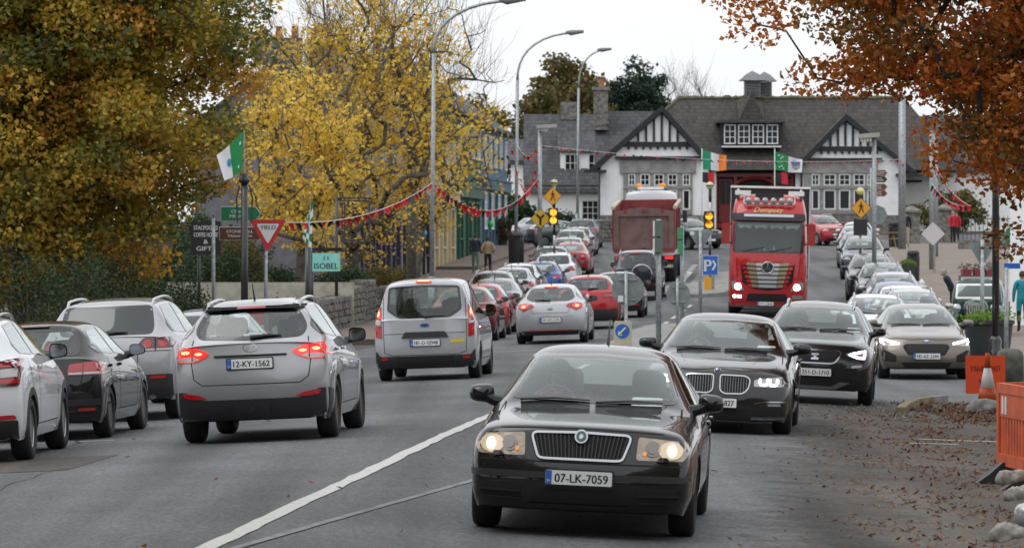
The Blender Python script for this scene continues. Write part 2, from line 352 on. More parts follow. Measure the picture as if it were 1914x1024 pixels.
for d in (98.5, 108): mark('give_way_line', [Vector((roadL(d)+.2+i, d+.1*i)) for i in range(0, 7)], .12)
mark('bay_line', [Vector((axis(52)-5.2, 51.6)), Vector((axis(52)-4.0, 51.6))], .1)
for i in range(13): d = 169+i*1.15; mark('crossing_bar', [Vector((axis(d)-.6, d)), Vector((axis(d)+1.2, d))], .45)
mark('crossing_edge', [Vector((axis(d)-1.0, d)) for d in (168, 176, 184)], .22)
for k in range(6): d = 178+k*3; mark('lane_dash', [Vector((axis(d)-1.1, d)), Vector((axis(d)-1.0, d+1.3))], .25)
zz = []
for i in range(11): d = 139+i*1.5; zz.append(Vector((axis(d)+(3.95 if i % 2 else 4.55), d)))
mark('zigzag_line', zz, .11)
mark('zigzag_line', [Vector((axis(139)+3.3, 138.7)), Vector((axis(139)+4.4, 138.7))], .12)
mark('lane_line', [Vector((axis(54)+5.7, 54)), Vector((axis(54)+6.9, 53.2)), Vector((axis(54)+7.9, 52.9))], .13, PAINT)
mark('lane_line', [Vector((axis(53)+5.6, 52.6)), Vector((axis(53)+6.2, 52.5))], .12, PAINT)
mark('yellow_line', [Vector((roadL(d)+.35, d)) for d in np.arange(112, 126, 1)], .08, PAINTY)
for d in (110.5, 112.6): mark('bay_line', [Vector((roadL(d)+.5, d)), Vector((roadL(d)+2.3, d))], .1, PAINTY if d > 112 else PAINT)
# ================================================================ buildings
def slate_mat(name, c1, c2, moss, sc=2.3):
    m = bpy.data.materials.new(name); m.use_nodes = True; n = m.node_tree; b = n.nodes['Principled BSDF']; lk = n.links.new
    t = n.nodes.new('ShaderNodeTexCoord'); mp = n.nodes.new('ShaderNodeMapping'); mp.inputs['Rotation'].default_value = (R(90), 0, 0); lk(t.outputs['Object'], mp.inputs[0])
    br = n.nodes.new('ShaderNodeTexBrick'); br.inputs['Scale'].default_value = sc; br.inputs['Color1'].default_value = (*c1, 1); br.inputs['Color2'].default_value = (*c2, 1); br.inputs['Mortar'].default_value = (c1[0]*.35, c1[1]*.35, c1[2]*.35, 1); br.inputs['Mortar Size'].default_value = .02; br.inputs['Row Height'].default_value = .5
    lk(mp.outputs[0], br.inputs['Vector']); z = n.nodes.new('ShaderNodeTexNoise'); z.inputs['Scale'].default_value = 1.1; z.inputs['Detail'].default_value = 8; z.inputs['Roughness'].default_value = .7; lk(t.outputs['Object'], z.inputs[0])
    r = n.nodes.new('ShaderNodeValToRGB'); r.color_ramp.elements[0].position = .50; r.color_ramp.elements[1].position = .75; r.color_ramp.elements[0].color = (0, 0, 0, 1); r.color_ramp.elements[1].color = (.8, .8, .8, 1); lk(z.outputs['Fac'], r.inputs[0])
    x = n.nodes.new('ShaderNodeMixRGB'); lk(r.outputs[0], x.inputs[0]); lk(br.outputs[0], x.inputs[1]); x.inputs[2].default_value = (*moss, 1); lk(x.outputs[0], b.inputs['Base Color']); b.inputs['Roughness'].default_value = .8
    u = n.nodes.new('ShaderNodeBump'); u.inputs['Distance'].default_value = .03; lk(br.outputs['Fac'], u.inputs['Height']); u.invert = True; lk(u.outputs[0], b.inputs['Normal']); return m
SLATE = slate_mat('mossy_tiles', (.066, .060, .055), (.034, .032, .030), (.058, .052, .040)); SLATE2 = slate_mat('grey_slate', (.095, .098, .106), (.050, .053, .060), (.085, .08, .068))
RENDERW = mat('white_render', (.74, .745, .74), .88, col2=(.86, .86, .86), vs=1.6, noise_lo=.25, noise_hi=.5, bump=.25, bs=30); TIMB = mat('black_timber', (.012, .013, .017), .55, var=.3); DRESS = mat('dressed_stone', (.21, .205, .20), .85, col2=(.30, .295, .285), vs=2.5, bump=.3, bs=20)
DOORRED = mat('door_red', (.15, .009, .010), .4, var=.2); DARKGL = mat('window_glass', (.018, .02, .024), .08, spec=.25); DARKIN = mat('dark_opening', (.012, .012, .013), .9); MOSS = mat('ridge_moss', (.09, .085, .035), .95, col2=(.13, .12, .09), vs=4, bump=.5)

def window(parent, u0, u1, z0, z1, y, nx=2, nz=2, fr=.07, fm=None, face=-1):
    """white framed window in the plane y (looking towards -y): frame with bars, one pane object per light"""
    fm = fm or WHT; m = MB(); w, h = u1-u0, z1-z0; t = .05
    for (a, b, c, d) in ((u0, u1, z0, z0+fr), (u0, u1, z1-fr, z1), (u0, u0+fr, z0+fr, z1-fr), (u1-fr, u1, z0+fr, z1-fr)): m.box(((a+b)/2, y, (c+d)/2), (b-a, .10, d-c))
    iw, ih = (w-2*fr)/nx, (h-2*fr)/nz
    for i in range(1, nx): m.box((u0+fr+i*iw, y+.01, (z0+z1)/2), (.04, .06, h-2*fr))
    for j in range(1, nz): m.box(((u0+u1)/2, y+.012, z0+fr+j*ih), (w-2*fr, .06, .04))
    o = m.build('window', fm, parent); base = MB().box((0, 0, 0), (iw-.03, .02, ih-.03)).mesh('pane', DARKGL)
    for i in range(nx):
        for j in range(nz): p = link('pane', base, o); p.location = (u0+fr+(i+.5)*iw, y+.03, z0+fr+(j+.5)*ih)
    return o
def roof_gable(parent, u0, u1, ze, uc, zr, y0, y1, th=.14, material=None):
    m = MB(); dz = th
    for (ue, zz) in ((u0, ze), (u1, ze)):
        m.add([(ue, y0, zz), (uc, y0, zr), (uc, y1, zr), (ue, y1, zz), (ue, y0, zz-dz), (uc, y0, zr-dz), (uc, y1, zr-dz), (ue, y1, zz-dz)], [(0, 1, 2, 3), (4, 7, 6, 5), (0, 4, 5, 1), (3, 2, 6, 7), (0, 3, 7, 4)])
    return m.build('roof', material or SLATE, parent)

HB = empty('village_hall', (XD(1400, 250), 250, 3.45), 0, 'white and black timbered hall with twin gables, mossy roof and red arched doors', 'building')
def hb(mb, name, m, par=None, smooth=False): return mb.build(name, m, par or HB, smooth)
m = MB(); m.box((-5.5, 4, 1.325), (6.3, 8, 3.85)); m.prism([(-8.65, 3.24), (-2.35, 3.24), (-5.1, 6.35)], .01, 7.9); hb(m, 'wall', RENDERW)
m = MB(); m.box((6.1, 4, 1.325), (6.1, 8, 3.85)); m.prism([(3.05, 3.24), (9.15, 3.24), (5.65, 5.85)], .01, 7.9); hb(m, 'wall', RENDERW)
m = MB(); m.box((.4, 4.4, 1.3), (5.6, 6, 3.8)); hb(m, 'wall', RENDERW)
m = MB(); m.box((-5.5, -.06, -.35), (6.5, .2, 1.5)); hb(m, 'plinth', STONE); m = MB(); m.box((6.1, -.06, -.35), (6.3, .2, 1.5)); hb(m, 'plinth', STONE)
# main hipped roof
m = MB(); m.add([(-8.6, .4, 3.05), (12.6, .4, 3.05), (12.6, 11, 3.05), (-8.6, 11, 3.05), (-3.9, 5.6, 7.4), (9.6, 5.6, 7.4)], [(0, 1, 5, 4), (1, 2, 5), (2, 3, 4, 5), (3, 0, 4), (0, 3, 2, 1)]); hb(m, 'roof', SLATE)
m = MB(); rp = [(-3.9+i*.2, 5.6, 7.42+random.uniform(-.03, .04)) for i in range(68)]; m.tube(rp, [.13+random.uniform(-.02, .05) for _ in rp], 6); m.tube([(-8.6, .4, 3.1), (-3.9, 5.6, 7.42)], .11, 6); hb(m, 'ridge', MOSS)
roof_gable(HB, -9.4, -1.75, 3.05, -5.1, 6.75, -.32, 7.5); roof_gable(HB, 2.35, 9.75, 2.95, 5.65, 6.25, -.32, 7.5)
m = MB(); m.add([(-8.9, 3.2, 3.0), (-5.2, 3.2, 3.0), (-5.2, 6.2, 6.65), (-8.9, 6.2, 6.65)], [(0, 1, 2, 3)]); hb(m, 'roof', SLATE2)
for (u0, uc, u1, ze, zr) in ((-9.45, -5.1, -1.7, 2.95, 6.82), (2.3, 5.65, 9.85, 2.85, 6.32)):        # bargeboards, collar, studs
    for ue in (u0, u1):
        m = MB(); L_ = Vector((uc-ue, zr-ze)); n_ = Vector((-L_.y, L_.x)).normalized()*(.42 if ue < uc else -.42); m.prism([(ue, ze), (uc, zr), (uc, zr-.40), (ue+(.44 if ue < uc else -.44), ze+.0)], -.40, -.33); hb(m, 'bargeboard', TIMB)
    sl = (zr-ze)/(uc-u0); sr = (zr-ze)/(u1-uc); zc_ = ze+(zr-ze)*.41; a = uc-(zr-.45-zc_)/sl; b = uc+(zr-.45-zc_)/sr
    m = MB(); m.box(((a+b)/2, -.07, zc_), (b-a+.4, .14, .28)); hb(m, 'collar_beam', TIMB)
    nst = 8
    for i in range(nst):
        u = a+(b-a)*(i+.5)/nst; top = (zr-.42-(uc-u)*sl) if u < uc else (zr-.42-(u-uc)*sr)
        if top > zc_+.3: m = MB(); m.box((u, -.05, (zc_+.17+top)/2), (.13, .11, top-zc_-.17)); hb(m, 'timber_stud', TIMB)
    for i in range(9): m = MB(); m.box((a+(b-a)*(i+.3)/8.6, -.06, zc_-.22), (.14, .12, .16)); hb(m, 'dentil', TIMB)
for s, (a, b, wins, zt) in enumerate(((-7.35, -3.3, ((-7.05, -6.65), (-6.35, -5.8), (-5.55, -4.98), (-4.75, -4.2), (-3.88, -3.45)), 3.75), (3.2, 7.3, ((3.65, 4.1), (4.35, 5.05), (5.25, 5.9), (6.1, 6.75), (6.9, 7.2)), 3.65))):
    m = MB(); m.box(((a+b)/2, -.10, zt), (b-a+.9, .42, .16)); hb(m, 'cornice', TIMB); m = MB(); m.box(((a+b)/2, -.05, (zt-.1+2.85)/2), (b-a+.4, .16, zt-.1-2.85)); m.box(((a+b)/2, -.08, 2.92), (b-a+.25, .22, .14)); m.box(((a+b)/2, -.08, 2.0), (b-a, .22, .14)); m.box(((a+b)/2, -.08, .55), (b-a, .26, .18)); hb(m, 'stone_surround', DRESS)
    ed = [a]+[x for w in wins for x in w]+[b]
    for i in range(0, len(ed), 2):
        if ed[i+1]-ed[i] > .04: m = MB(); m.box(((ed[i]+ed[i+1])/2, -.04, 1.7), (ed[i+1]-ed[i]-.006, .18, 2.32)); hb(m, 'mullion', DRESS)
    for (c, d) in wins: window(HB, c, d, 2.12, 2.80, -.075, 2, 2, .06); window(HB, c, d, .72, 1.88, -.075, 1, 1, .07)
m = MB(); m.box((-9.0, -.3, 2.95), (1.3, 1.6, .14)); hb(m, 'eave_board', TIMB); m = MB(); m.box((9.3, -.3, 2.75), (1.5, 1.6, .14)); hb(m, 'eave_board', TIMB)
for u in (-2.25, 3.05, -8.75): m = MB(); m.tube([(u, -.12, -.8), (u, -.12, 3.0)], .06, 8); hb(m, 'drainpipe', BLKM)
# entrance with red arched timber doors
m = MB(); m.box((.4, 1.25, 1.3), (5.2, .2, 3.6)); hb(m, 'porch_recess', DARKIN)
m = MB()
for u in (-1.85, -.75, 1.45, 2.6): m.box((u, 1.05, 1.2), (.16, .16, 3.0))
m.box((.4, 1.04, 2.75), (4.6, .15, .2)); m.box((.4, 1.03, -.2), (4.6, .15, .3))
arc = [(.4+1.35*math.cos(a), 1.0, 1.75+.85*math.sin(a)) for a in np.linspace(0, math.pi, 13)]; m.tube(arc, .12, 6); hb(m, 'door_frame', DOORRED)
for u0, u1 in ((-1.7, -.9), (1.6, 2.5)): m = MB(); m.box(((u0+u1)/2, 1.12, .5), (u1-u0, .1, 1.0)); hb(m, 'door_panel', DOORRED); window(HB, u0, u1, 1.0, 2.5, 1.1, 2, 1, .06, DOORRED)
window(HB, -.6, 1.35, .2, 1.9, 1.12, 4, 2, .06, DOORRED)
for u in (-2.1, 2.95): m = MB(); m.box((u, .6, 1.1), (.4, .4, 3.7)); hb(m, 'porch_pier', RENDERW)
# dormer
m = MB(); m.box((.2, 2.6, 5.1), (3.5, 2.6, 1.45)); hb(m, 'dormer', TIMB); m = MB(); m.box((.2, 2.4, 5.9), (4.0, 3.0, .16)); hb(m, 'dormer_roof', SLATE2); m = MB(); m.box((.2, 1.2, 4.42), (3.5, .3, .08)); hb(m, 'dormer_sill', WHT)
for i in range(4): u = -1.4+i*.83; window(HB, u, u+.68, 4.58, 5.72, 1.26, 2, 3, .06)
# chimney, cupola
m = MB(); m.box((-8.55, 5.2, 6.7), (.85, .85, 2.4)); m.box((-8.55, 5.2, 7.95), (1.05, 1.05, .2)); m.box((-8.55, 5.2, 5.9), (.95, .95, .25)); hb(m, 'chimney', STONE); m = MB(); m.lathe([(.17, 0), (.15, .5), (.2, .55), (.2, .62), (.001, .62)], 12, (-8.5, 5.2, 8.05)); hb(m, 'chimney_pot', mat('terracotta', (.33, .13, .07), .8, var=.2))
for (cu, cy, s) in ((.5, 5.6, 1.0), (1.3, 6.9, .9)):
    m = MB(); m.box((cu, cy, 7.95), (.95*s, .95*s, 1.0*s)); m.add([(cu-.8*s, cy-.8*s, 8.45), (cu+.8*s, cy-.8*s, 8.45), (cu+.8*s, cy+.8*s, 8.45), (cu-.8*s, cy+.8*s, 8.45), (cu-.4*s, cy-.4*s, 8.82), (cu+.4*s, cy-.4*s, 8.82), (cu+.4*s, cy+.4*s, 8.82), (cu-.4*s, cy+.4*s, 8.82), (cu, cy, 9.05)], [(0, 1, 5, 4), (1, 2, 6, 5), (2, 3, 7, 6), (3, 0, 4, 7), (4, 5, 8), (5, 6, 8), (6, 7, 8), (7, 4, 8), (3, 2, 1, 0)]); q = hb(m, 'cupola', mat('weathered_lead', (.16, .165, .17), .6, var=.2))
    for k in range(5): v = MB(); v.box((cu, cy-.5*s, 7.62+k*.17), (.75*s, .08, .07)); v.build('louvre', mat('louvre_grey', (.09, .095, .10), .7), q)
m = MB(); m.add([(-.45, 2.9, 6.0), (1.1, 2.9, 6.0), (.32, 3.0, 7.75), (-.45, 5.6, 7.35), (1.1, 5.6, 7.35), (.32, 5.6, 7.8)], [(0, 1, 2), (0, 2, 5, 3), (1, 4, 5, 2)]); hb(m, 'roof_gablet', SLATE)

def house(name, label, x, y, z, w, dp, he, hr, wall, roofm, rz=0, wins=(), extra=None):
    """simple house: ridge along local x; front wall at local y=0 (towards -y)"""
    e = empty(name, (x, y, z), rz, label, 'building'); m = MB(); m.box((w/2, dp/2, he/2-.5), (w, dp, he+1)); m.prism([(.0, he), (dp, he), (dp/2, hr-.1)], .01, w-.01, 'yz'); m.build('wall', wall, e)
    m = MB(); o = .35
    for (ya, yb) in ((-o, dp/2), (dp+o, dp/2)):
        zz = he-(hr-he)*o/(dp/2); m.add([(-.2, ya, zz), (w+.2, ya, zz), (w+.2, yb, hr), (-.2, yb, hr), (-.2, ya, zz-.12), (w+.2, ya, zz-.12), (w+.2, yb, hr-.12), (-.2, yb, hr-.12)], [(0, 1, 2, 3), (4, 7, 6, 5), (0, 4, 5, 1), (0, 3, 7, 4), (1, 5, 6, 2)])
    m.build('roof', roofm, e); m = MB(); m.tube([(-.1, -.38, he-.05), (w+.1, -.38, he-.05)], .07, 6); m.build('gutter', BLKM, e)
    for q in wins: window(e, *q)
    return e
# cottage left of the hall
e = house('cottage', 'grey roofed cottage with white dormer windows beside the timbered hall', XD(985, 262), 262, 3.3, 6.2, 7, 2.5, 6.9, RENDERW, SLATE2, 0, [(3.35, 4.4, .3, 1.55, -.07, 3, 3, .06)])
m = MB(); m.add([(1.9, .6, 4.6), (5.2, .6, 4.6), (5.2, 3.0, 6.0), (1.9, 3.0, 6.0), (1.9, .6, 4.45), (5.2, .6, 4.45)], [(0, 1, 2, 3), (0, 4, 5, 1)]); m.build('dormer_roof', SLATE2, e); m = MB(); m.box((3.55, 1.9, 3.6), (3.0, 2.2, 1.75)); m.build('dormer', RENDERW, e)
window(e, 2.3, 3.3, 3.25, 4.4, .77, 3, 2, .07); window(e, 3.75, 4.8, 3.25, 4.4, .77, 3, 2, .07)
m = MB(); m.box((2.6, 3.5, 7.1), (1.0, .7, 1.1)); m.build('chimney', STONE, e)
e = house('gabled_house', 'small white gable behind the bunting poles at the street corner', XD(955, 268), 268, 3.2, 2.2, 6, 4.2, 5.6, RENDERW, SLATE2, 0, [(.7, 1.5, 2.9, 4.0, -.07, 2, 3, .06)])
# white house right of the hall
e = house('white_house', 'white house with dark slate roof right of the timbered hall', XD(1688, 256), 256, 3.3, 6.5, 6, 3.6, 6.6, RENDERW, SLATE2, 0, [(.35, .85, .75, 1.3, -.07, 2, 1, .05)])
m = MB(); m.box((2.1, 1.3, 3.95), (1.5, 2.2, 1.0)); m.build('dormer', RENDERW, e); m = MB(); m.add([(1.1, -.3, 4.35), (3.1, -.3, 4.35), (3.1, 2.4, 5.1), (1.1, 2.4, 5.1), (1.1, -.3, 4.22), (3.1, -.3, 4.22)], [(0, 1, 2, 3), (0, 4, 5, 1)]); m.build('dormer_roof', SLATE2, e); window(e, 1.55, 2.65, 3.45, 4.3, .16, 3, 2, .07)
m = MB(); m.tube([(1.6, -.1, 2.6), (1.6, -.1, 3.5), (.7, -.12, 3.7)], .06, 8); m.build('drainpipe', BLKM, e); m = MB(); m.box((.2, -.7, 2.6), (1.6, 1.3, .12)); m.build('canopy', TIMB, e)

# terrace of shops on the left, receding up the street
SA, SB = Vector((-5.7, 160)), Vector((-.2, 237)); sdir = (SB-SA).normalized(); srz = math.atan2(sdir.y, sdir.x)
C_ = lambda n, c: mat(n, c, .8, var=.12, vs=3, bump=.15, bs=25)
shops = [(0, 16, 6.6, 9.0, C_('lilac_render', (.15, .145, .16)), mat('shop_navy', (.02, .022, .07), .4), 'lilac rendered house with navy shopfront at the near end of the terrace', .35),
    (16.2, 13, 7.0, 9.4, C_('pink_render', (.34, .29, .29)), mat('shop_black', (.02, .02, .022), .4), 'pale pink terrace house above a black shopfront', .2),
    (29.4, 13, 6.6, 8.9, C_('cream_render', (.40, .35, .25)), mat('shop_cream', (.5, .42, .25), .5), 'cream terrace house next to the green shop', .2),
    (42.6, 15, 7.4, 9.5, C_('green_render', (.03, .085, .055)), mat('shop_green', (.02, .09, .05), .4), 'dark green painted shop in the terrace', .2),
    (57.8, 18.5, 6.8, 9.0, C_('blue_render', (.09, .16, .21)), mat('shop_blue', (.05, .12, .17), .4), 'blue corner shop with white framed bay windows', .1)]
for (s0, ln, he, hr, wm, sm, lb, rl) in shops:
    p = SA+sdir*s0; zb_ = min(gzf(p.x, p.y), gzf(p.x+sdir.x*ln, p.y+sdir.y*ln))+.1; z1 = gzf(p.x+sdir.x*ln, p.y+sdir.y*ln)+.1
    e = empty('shop_house', (p.x, p.y, zb_), srz, lb, 'building', 'terrace of shops')
    # local x up the street; the front wall is local y=0 and faces -y (to the street)
    dp = 6.2; m = MB(); m.box((ln/2, dp/2, he/2-.5), (ln, dp, he+1)); m.prism([(.0, he), (dp, he), (dp/2, hr-.1)], .01, ln-.01, 'yz'); m.build('wall', wm, e)
    m = MB(); o = .35
    for (ya, yb) in ((-o, dp/2), (dp+o, dp/2)):
        zz = he-(hr-he)*o/(dp/2); m.add([(-.1, ya, zz), (ln+.05, ya, zz), (ln+.05, yb, hr), (-.1, yb, hr), (-.1, ya, zz-.14), (ln+.05, ya, zz-.14), (ln+.05, yb, hr-.14), (-.1, yb, hr-.14)], [(0, 1, 2, 3), (4, 7, 6, 5), (0, 4, 5, 1), (0, 3, 7, 4), (1, 5, 6, 2)])
    m.build('roof', SLATE2, e); m = MB(); m.box((.6, dp/2, hr+.25), (.7, 1.7, 1.0)); m.build('chimney', STONE, e)
    for k in range(3): m = MB(); m.lathe([(.14, 0), (.12, .4), (.15, .45), (.001, .45)], 10, (.6, dp/2-.6+k*.6, hr+.74)); m.build('chimney_pot', _M['terracotta'], e)
    zg = max(0, z1-zb_); nW = max(2, int(ln/3.2))
    for k in range(nW):
        u = (k+.5)*ln/nW; window(e, u-.5, u+.5, he-2.3, he-.7, -.07, 2, 3, .09)
    m = MB(); m.box((ln/2, -.12, zg+3.0), (ln-.6, .3, .5)); m.box((ln/2, -.16, zg+3.3), (ln-.4, .4, .1)); m.build('shop_fascia', sm, e)
    nb = max(2, int(ln/4))
    for k in range(nb):
        u = (k+.5)*ln/nb; window(e, u-1.3, u+.5, zg+.7, zg+2.6, -.07, 5 if 'blue' in lb else 2, 4 if 'blue' in lb else 1, .1, WHT if 'blue' in lb else sm)
        m = MB(); m.box((u+1.15, -.03, zg+1.2), (.9, .1, 2.4)); m.build('shop_door', sm, e)
        [MB().box((q, -.06, zg/2+1.3), (.2, .14, 2.6+zg)).build('pilaster', sm, e) for q in (u-1.5, u+.65)]
# ================================================================ trees
BARK = mat('bark', (.035, .028, .022), .95, col2=(.075, .065, .05), vs=6, bump=.8, bs=18); BARKG = mat('bark_grey', (.07, .062, .05), .95, col2=(.13, .12, .10), vs=6, bump=.8, bs=18); TWIG = mat('twig_brown', (.10, .075, .045), .9)
L_RUST = leaf_mat('leaf_autumn_mixed', [(.10, .12, .025), (.24, .215, .03), (.41, .31, .04), (.54, .35, .045), (.55, .27, .04)]); L_YEL = leaf_mat('leaf_yellow', [(.48, .31, .04), (.74, .48, .055), (.85, .60, .08), (.86, .68, .16)])
L_COP = leaf_mat('leaf_copper', [(.11, .09, .022), (.30, .125, .022), (.48, .145, .022), (.62, .235, .028), (.54, .09, .026)]); L_GRN = leaf_mat('leaf_dark_green', [(.012, .03, .012), (.03, .06, .022), (.06, .09, .03)]); L_OLV = leaf_mat('leaf_olive', [(.05, .055, .015), (.12, .10, .025), (.20, .14, .035)])
L_CON = leaf_mat('needle_green', [(.01, .028, .018), (.022, .05, .03), (.04, .075, .045)]); L_IVY = leaf_mat('ivy_green', [(.012, .025, .01), (.025, .05, .015), (.05, .08, .02)])

def leaf_mesh(name, centers, tones, size, material, r_, flat=.35, up=.2):
    n = len(centers); l = size*r_.uniform(.55, 1.35, n); w = l*r_.uniform(.5, .8, n)
    a = r_.normal(size=(n, 3)); a[:, 2] *= .7; a[:, 2] -= .25; a /= np.linalg.norm(a, axis=1)[:, None]; b = np.cross(a, r_.normal(size=(n, 3))); b /= np.linalg.norm(b, axis=1)[:, None]; c = np.cross(a, b)
    V = np.empty((n, 4, 3)); V[:, 0] = centers; V[:, 1] = centers+a*l[:, None]*.5+b*w[:, None]*.5+c*l[:, None]*.12; V[:, 2] = centers+a*l[:, None]; V[:, 3] = centers+a*l[:, None]*.5-b*w[:, None]*.5+c*l[:, None]*.12
    me = bpy.data.meshes.new(name); me.vertices.add(n*4); me.vertices.foreach_set('co', V.ravel()); me.loops.add(n*4); me.loops.foreach_set('vertex_index', np.arange(n*4)); me.polygons.add(n); me.polygons.foreach_set('loop_start', np.arange(n)*4)
    me.update(calc_edges=True); at = me.attributes.new('tone', 'FLOAT', 'FACE'); at.data.foreach_set('value', np.clip(tones, 0, 1).astype(np.float32)); me.materials.append(material); return me

def tubes_np(segs, r0, r1, n, name, material):
    p0, p1 = segs[:, 0], segs[:, 1]; t = p1-p0; t = t/(np.linalg.norm(t, axis=1)[:, None]+1e-9); ref = np.where(np.abs(t[:, 2:3]) > .9, np.array([[1., 0, 0]]), np.array([[0, 0, 1.]])); a = np.cross(t, ref); a /= np.linalg.norm(a, axis=1)[:, None]; b = np.cross(t, a); N = len(segs)
    w = 2*np.pi*np.arange(n)/n; ring = a[:, None]*np.cos(w)[None, :, None]+b[:, None]*np.sin(w)[None, :, None]
    V = np.concatenate([p0[:, None]+ring*r0[:, None, None], p1[:, None]+ring*r1[:, None, None]], 1).reshape(-1, 3); base = np.arange(N)[:, None]*2*n; j = np.arange(n); k = (j+1) % n
    F = np.stack([base+j, base+k, base+n+k, base+n+j], -1).reshape(-1, 4); me = bpy.data.meshes.new(name); me.vertices.add(len(V)); me.vertices.foreach_set('co', V.ravel()); me.loops.add(F.size); me.loops.foreach_set('vertex_index', F.ravel().astype(np.int32)); me.polygons.add(len(F)); me.polygons.foreach_set('loop_start', np.arange(len(F))*4)
    me.update(calc_edges=True); me.materials.append(material); me.shade_smooth(); return me

def make_tree(name, label, base, trunk, center, radii, ncl, lpc, lsize, leafm, seed, tone=(.5, .2), bark=None, rtw=.012, group=None, spread=.38, leafz=None, gap=.15, twigs=0, lean=(0, 0), shell=2.2, upbias=0, clip=None, power=.46, step=.55):
    r_ = np.random.default_rng(seed); base = np.array(base, float); C = np.array(center, float); Rr = np.array(radii, float)
    nodes = []; par = []
    top = np.array([base[0]+(C[0]-base[0])*.55+lean[0], base[1]+(C[1]-base[1])*.55+lean[1], base[2]+trunk]); k = 6
    for i in range(k+1):
        t = i/k; q = base*(1-t)+top*t+np.array([r_.normal()*.06, r_.normal()*.06, 0])*(t*trunk*.3); nodes.append(q); par.append(i-1)
    up = C+np.array([0, 0, Rr[2]*.55])
    for i in range(1, 5): nodes.append(top+(up-top)*i/4+r_.normal(size=3)*.25); par.append(len(nodes)-2)
    u = r_.normal(size=(ncl*3, 3)); u /= np.linalg.norm(u, axis=1)[:, None]; rad = r_.uniform(.05, 1, (ncl*3, 1))**(1/shell); pts = C+u*rad*Rr
    ph = r_.uniform(0, 6.28, 6); nz_ = np.sin(pts[:, 0]*1.7+ph[0])*np.sin(pts[:, 1]*1.5+ph[1])*np.sin(pts[:, 2]*1.9+ph[2])+.4*np.sin(pts[:, 0]*4+ph[3])*np.sin(pts[:, 2]*4.2+ph[4]); pts = pts[nz_ > np.quantile(nz_, gap)]
    pts = pts[pts[:, 2] > base[2]+.9]
    if clip is not None: pts = pts[clip(pts)]
    pts = pts[:ncl]; order = np.argsort(np.linalg.norm(pts-top, axis=1)); pts = pts[order]; ends = []
    ND = np.zeros((len(nodes)+len(pts)*40, 3)); ND[:len(nodes)] = nodes
    for p in pts:
        nd = ND[:len(nodes)]; dv = p-nd; ds = np.linalg.norm(dv, axis=1); cost = ds+np.maximum(0, nd[:, 2]-p[2]+.1)*.5+(np.arange(len(nd)) < 3)*6
        i = int(np.argmin(cost)); q = nd[i]; n = max(1, int(ds[i]/step)); prev = i
        for j in range(1, n+1):
            t = j/n; s = q+(p-q)*t+r_.normal(size=3)*.07*ds[i]*math.sin(math.pi*t)*.9+np.array([0, 0, .10*ds[i]*math.sin(math.pi*t)+upbias*t]); ND[len(nodes)] = s; nodes.append(s); par.append(prev); prev = len(nodes)-1
        ends.append(prev)
    nodes = np.array(nodes); par = np.array(par); cnt = np.zeros(len(nodes)); cnt[ends] += 1
    for i in range(len(nodes)-1, 0, -1): cnt[par[i]] += cnt[i]
    rad = rtw*np.maximum(cnt, .6)**power; idx = np.arange(1, len(nodes)); segs = np.stack([nodes[par[idx]], nodes[idx]], 1); r1 = rad[idx]; r0 = np.minimum(rad[par[idx]], r1*1.35); r0[:k] = rad[par[idx]][:k]; r0[0] *= 1.35
    e = empty(name, tuple(base), 0, label, 'tree', group)
    big = r1 > .03; off = base
    if big.any(): link('trunk', tubes_np(segs[big]-off, r0[big], r1[big], 9, 'trunk', bark or BARK), e)
    if (~big).any(): tag(link('branches', tubes_np(segs[~big]-off, r0[~big], r1[~big], 4, 'branches', bark or BARK), e), kind='stuff')
    E = nodes[ends]
    if twigs:
        m = len(E)*twigs; s0 = np.repeat(E, twigs, 0)+r_.normal(size=(m, 3))*.12; dv = r_.normal(size=(m, 3))*.5+np.array([0, 0, .75]); out = s0-C; dv += out/np.linalg.norm(out, axis=1)[:, None]*.5; s1 = s0+dv*r_.uniform(.2, .7, (m, 1)); s2 = s1+dv*r_.uniform(.15, .5, (m, 1))+r_.normal(size=(m, 3))*.16
        sg = np.concatenate([np.stack([s0, s1], 1), np.stack([s1, s2], 1)]); ra = np.concatenate([np.full(m, rtw*.55), np.full(m, rtw*.4)]); rb = np.concatenate([np.full(m, rtw*.4), np.full(m, rtw*.2)]); tag(link('twigs', tubes_np(sg-off, ra, rb, 3, 'twigs', TWIG if bark is None else bark), e), kind='stuff')
    if lpc:
        if leafz is not None:
            pr = np.clip(leafz(E), 0, 1); E2 = E[r_.uniform(size=len(E)) < pr]
        else: E2 = E
        n = len(E2)*lpc; cen = np.repeat(E2, lpc, 0); ct = np.repeat(r_.normal(tone[0], tone[1], len(E2)), lpc); sub = r_.normal(size=(n, 3)); sub *= (r_.uniform(.25, 1, (n, 1))**.5)*spread/(np.linalg.norm(sub, axis=1)[:, None]+1e-6)*np.array([1.3, 1.3, .8]); tn = ct+r_.normal(0, .16, n)
        tag(link('crown', leaf_mesh('crown', cen+sub-off, tn, lsize, leafm, r_), e), kind='stuff')
    return e

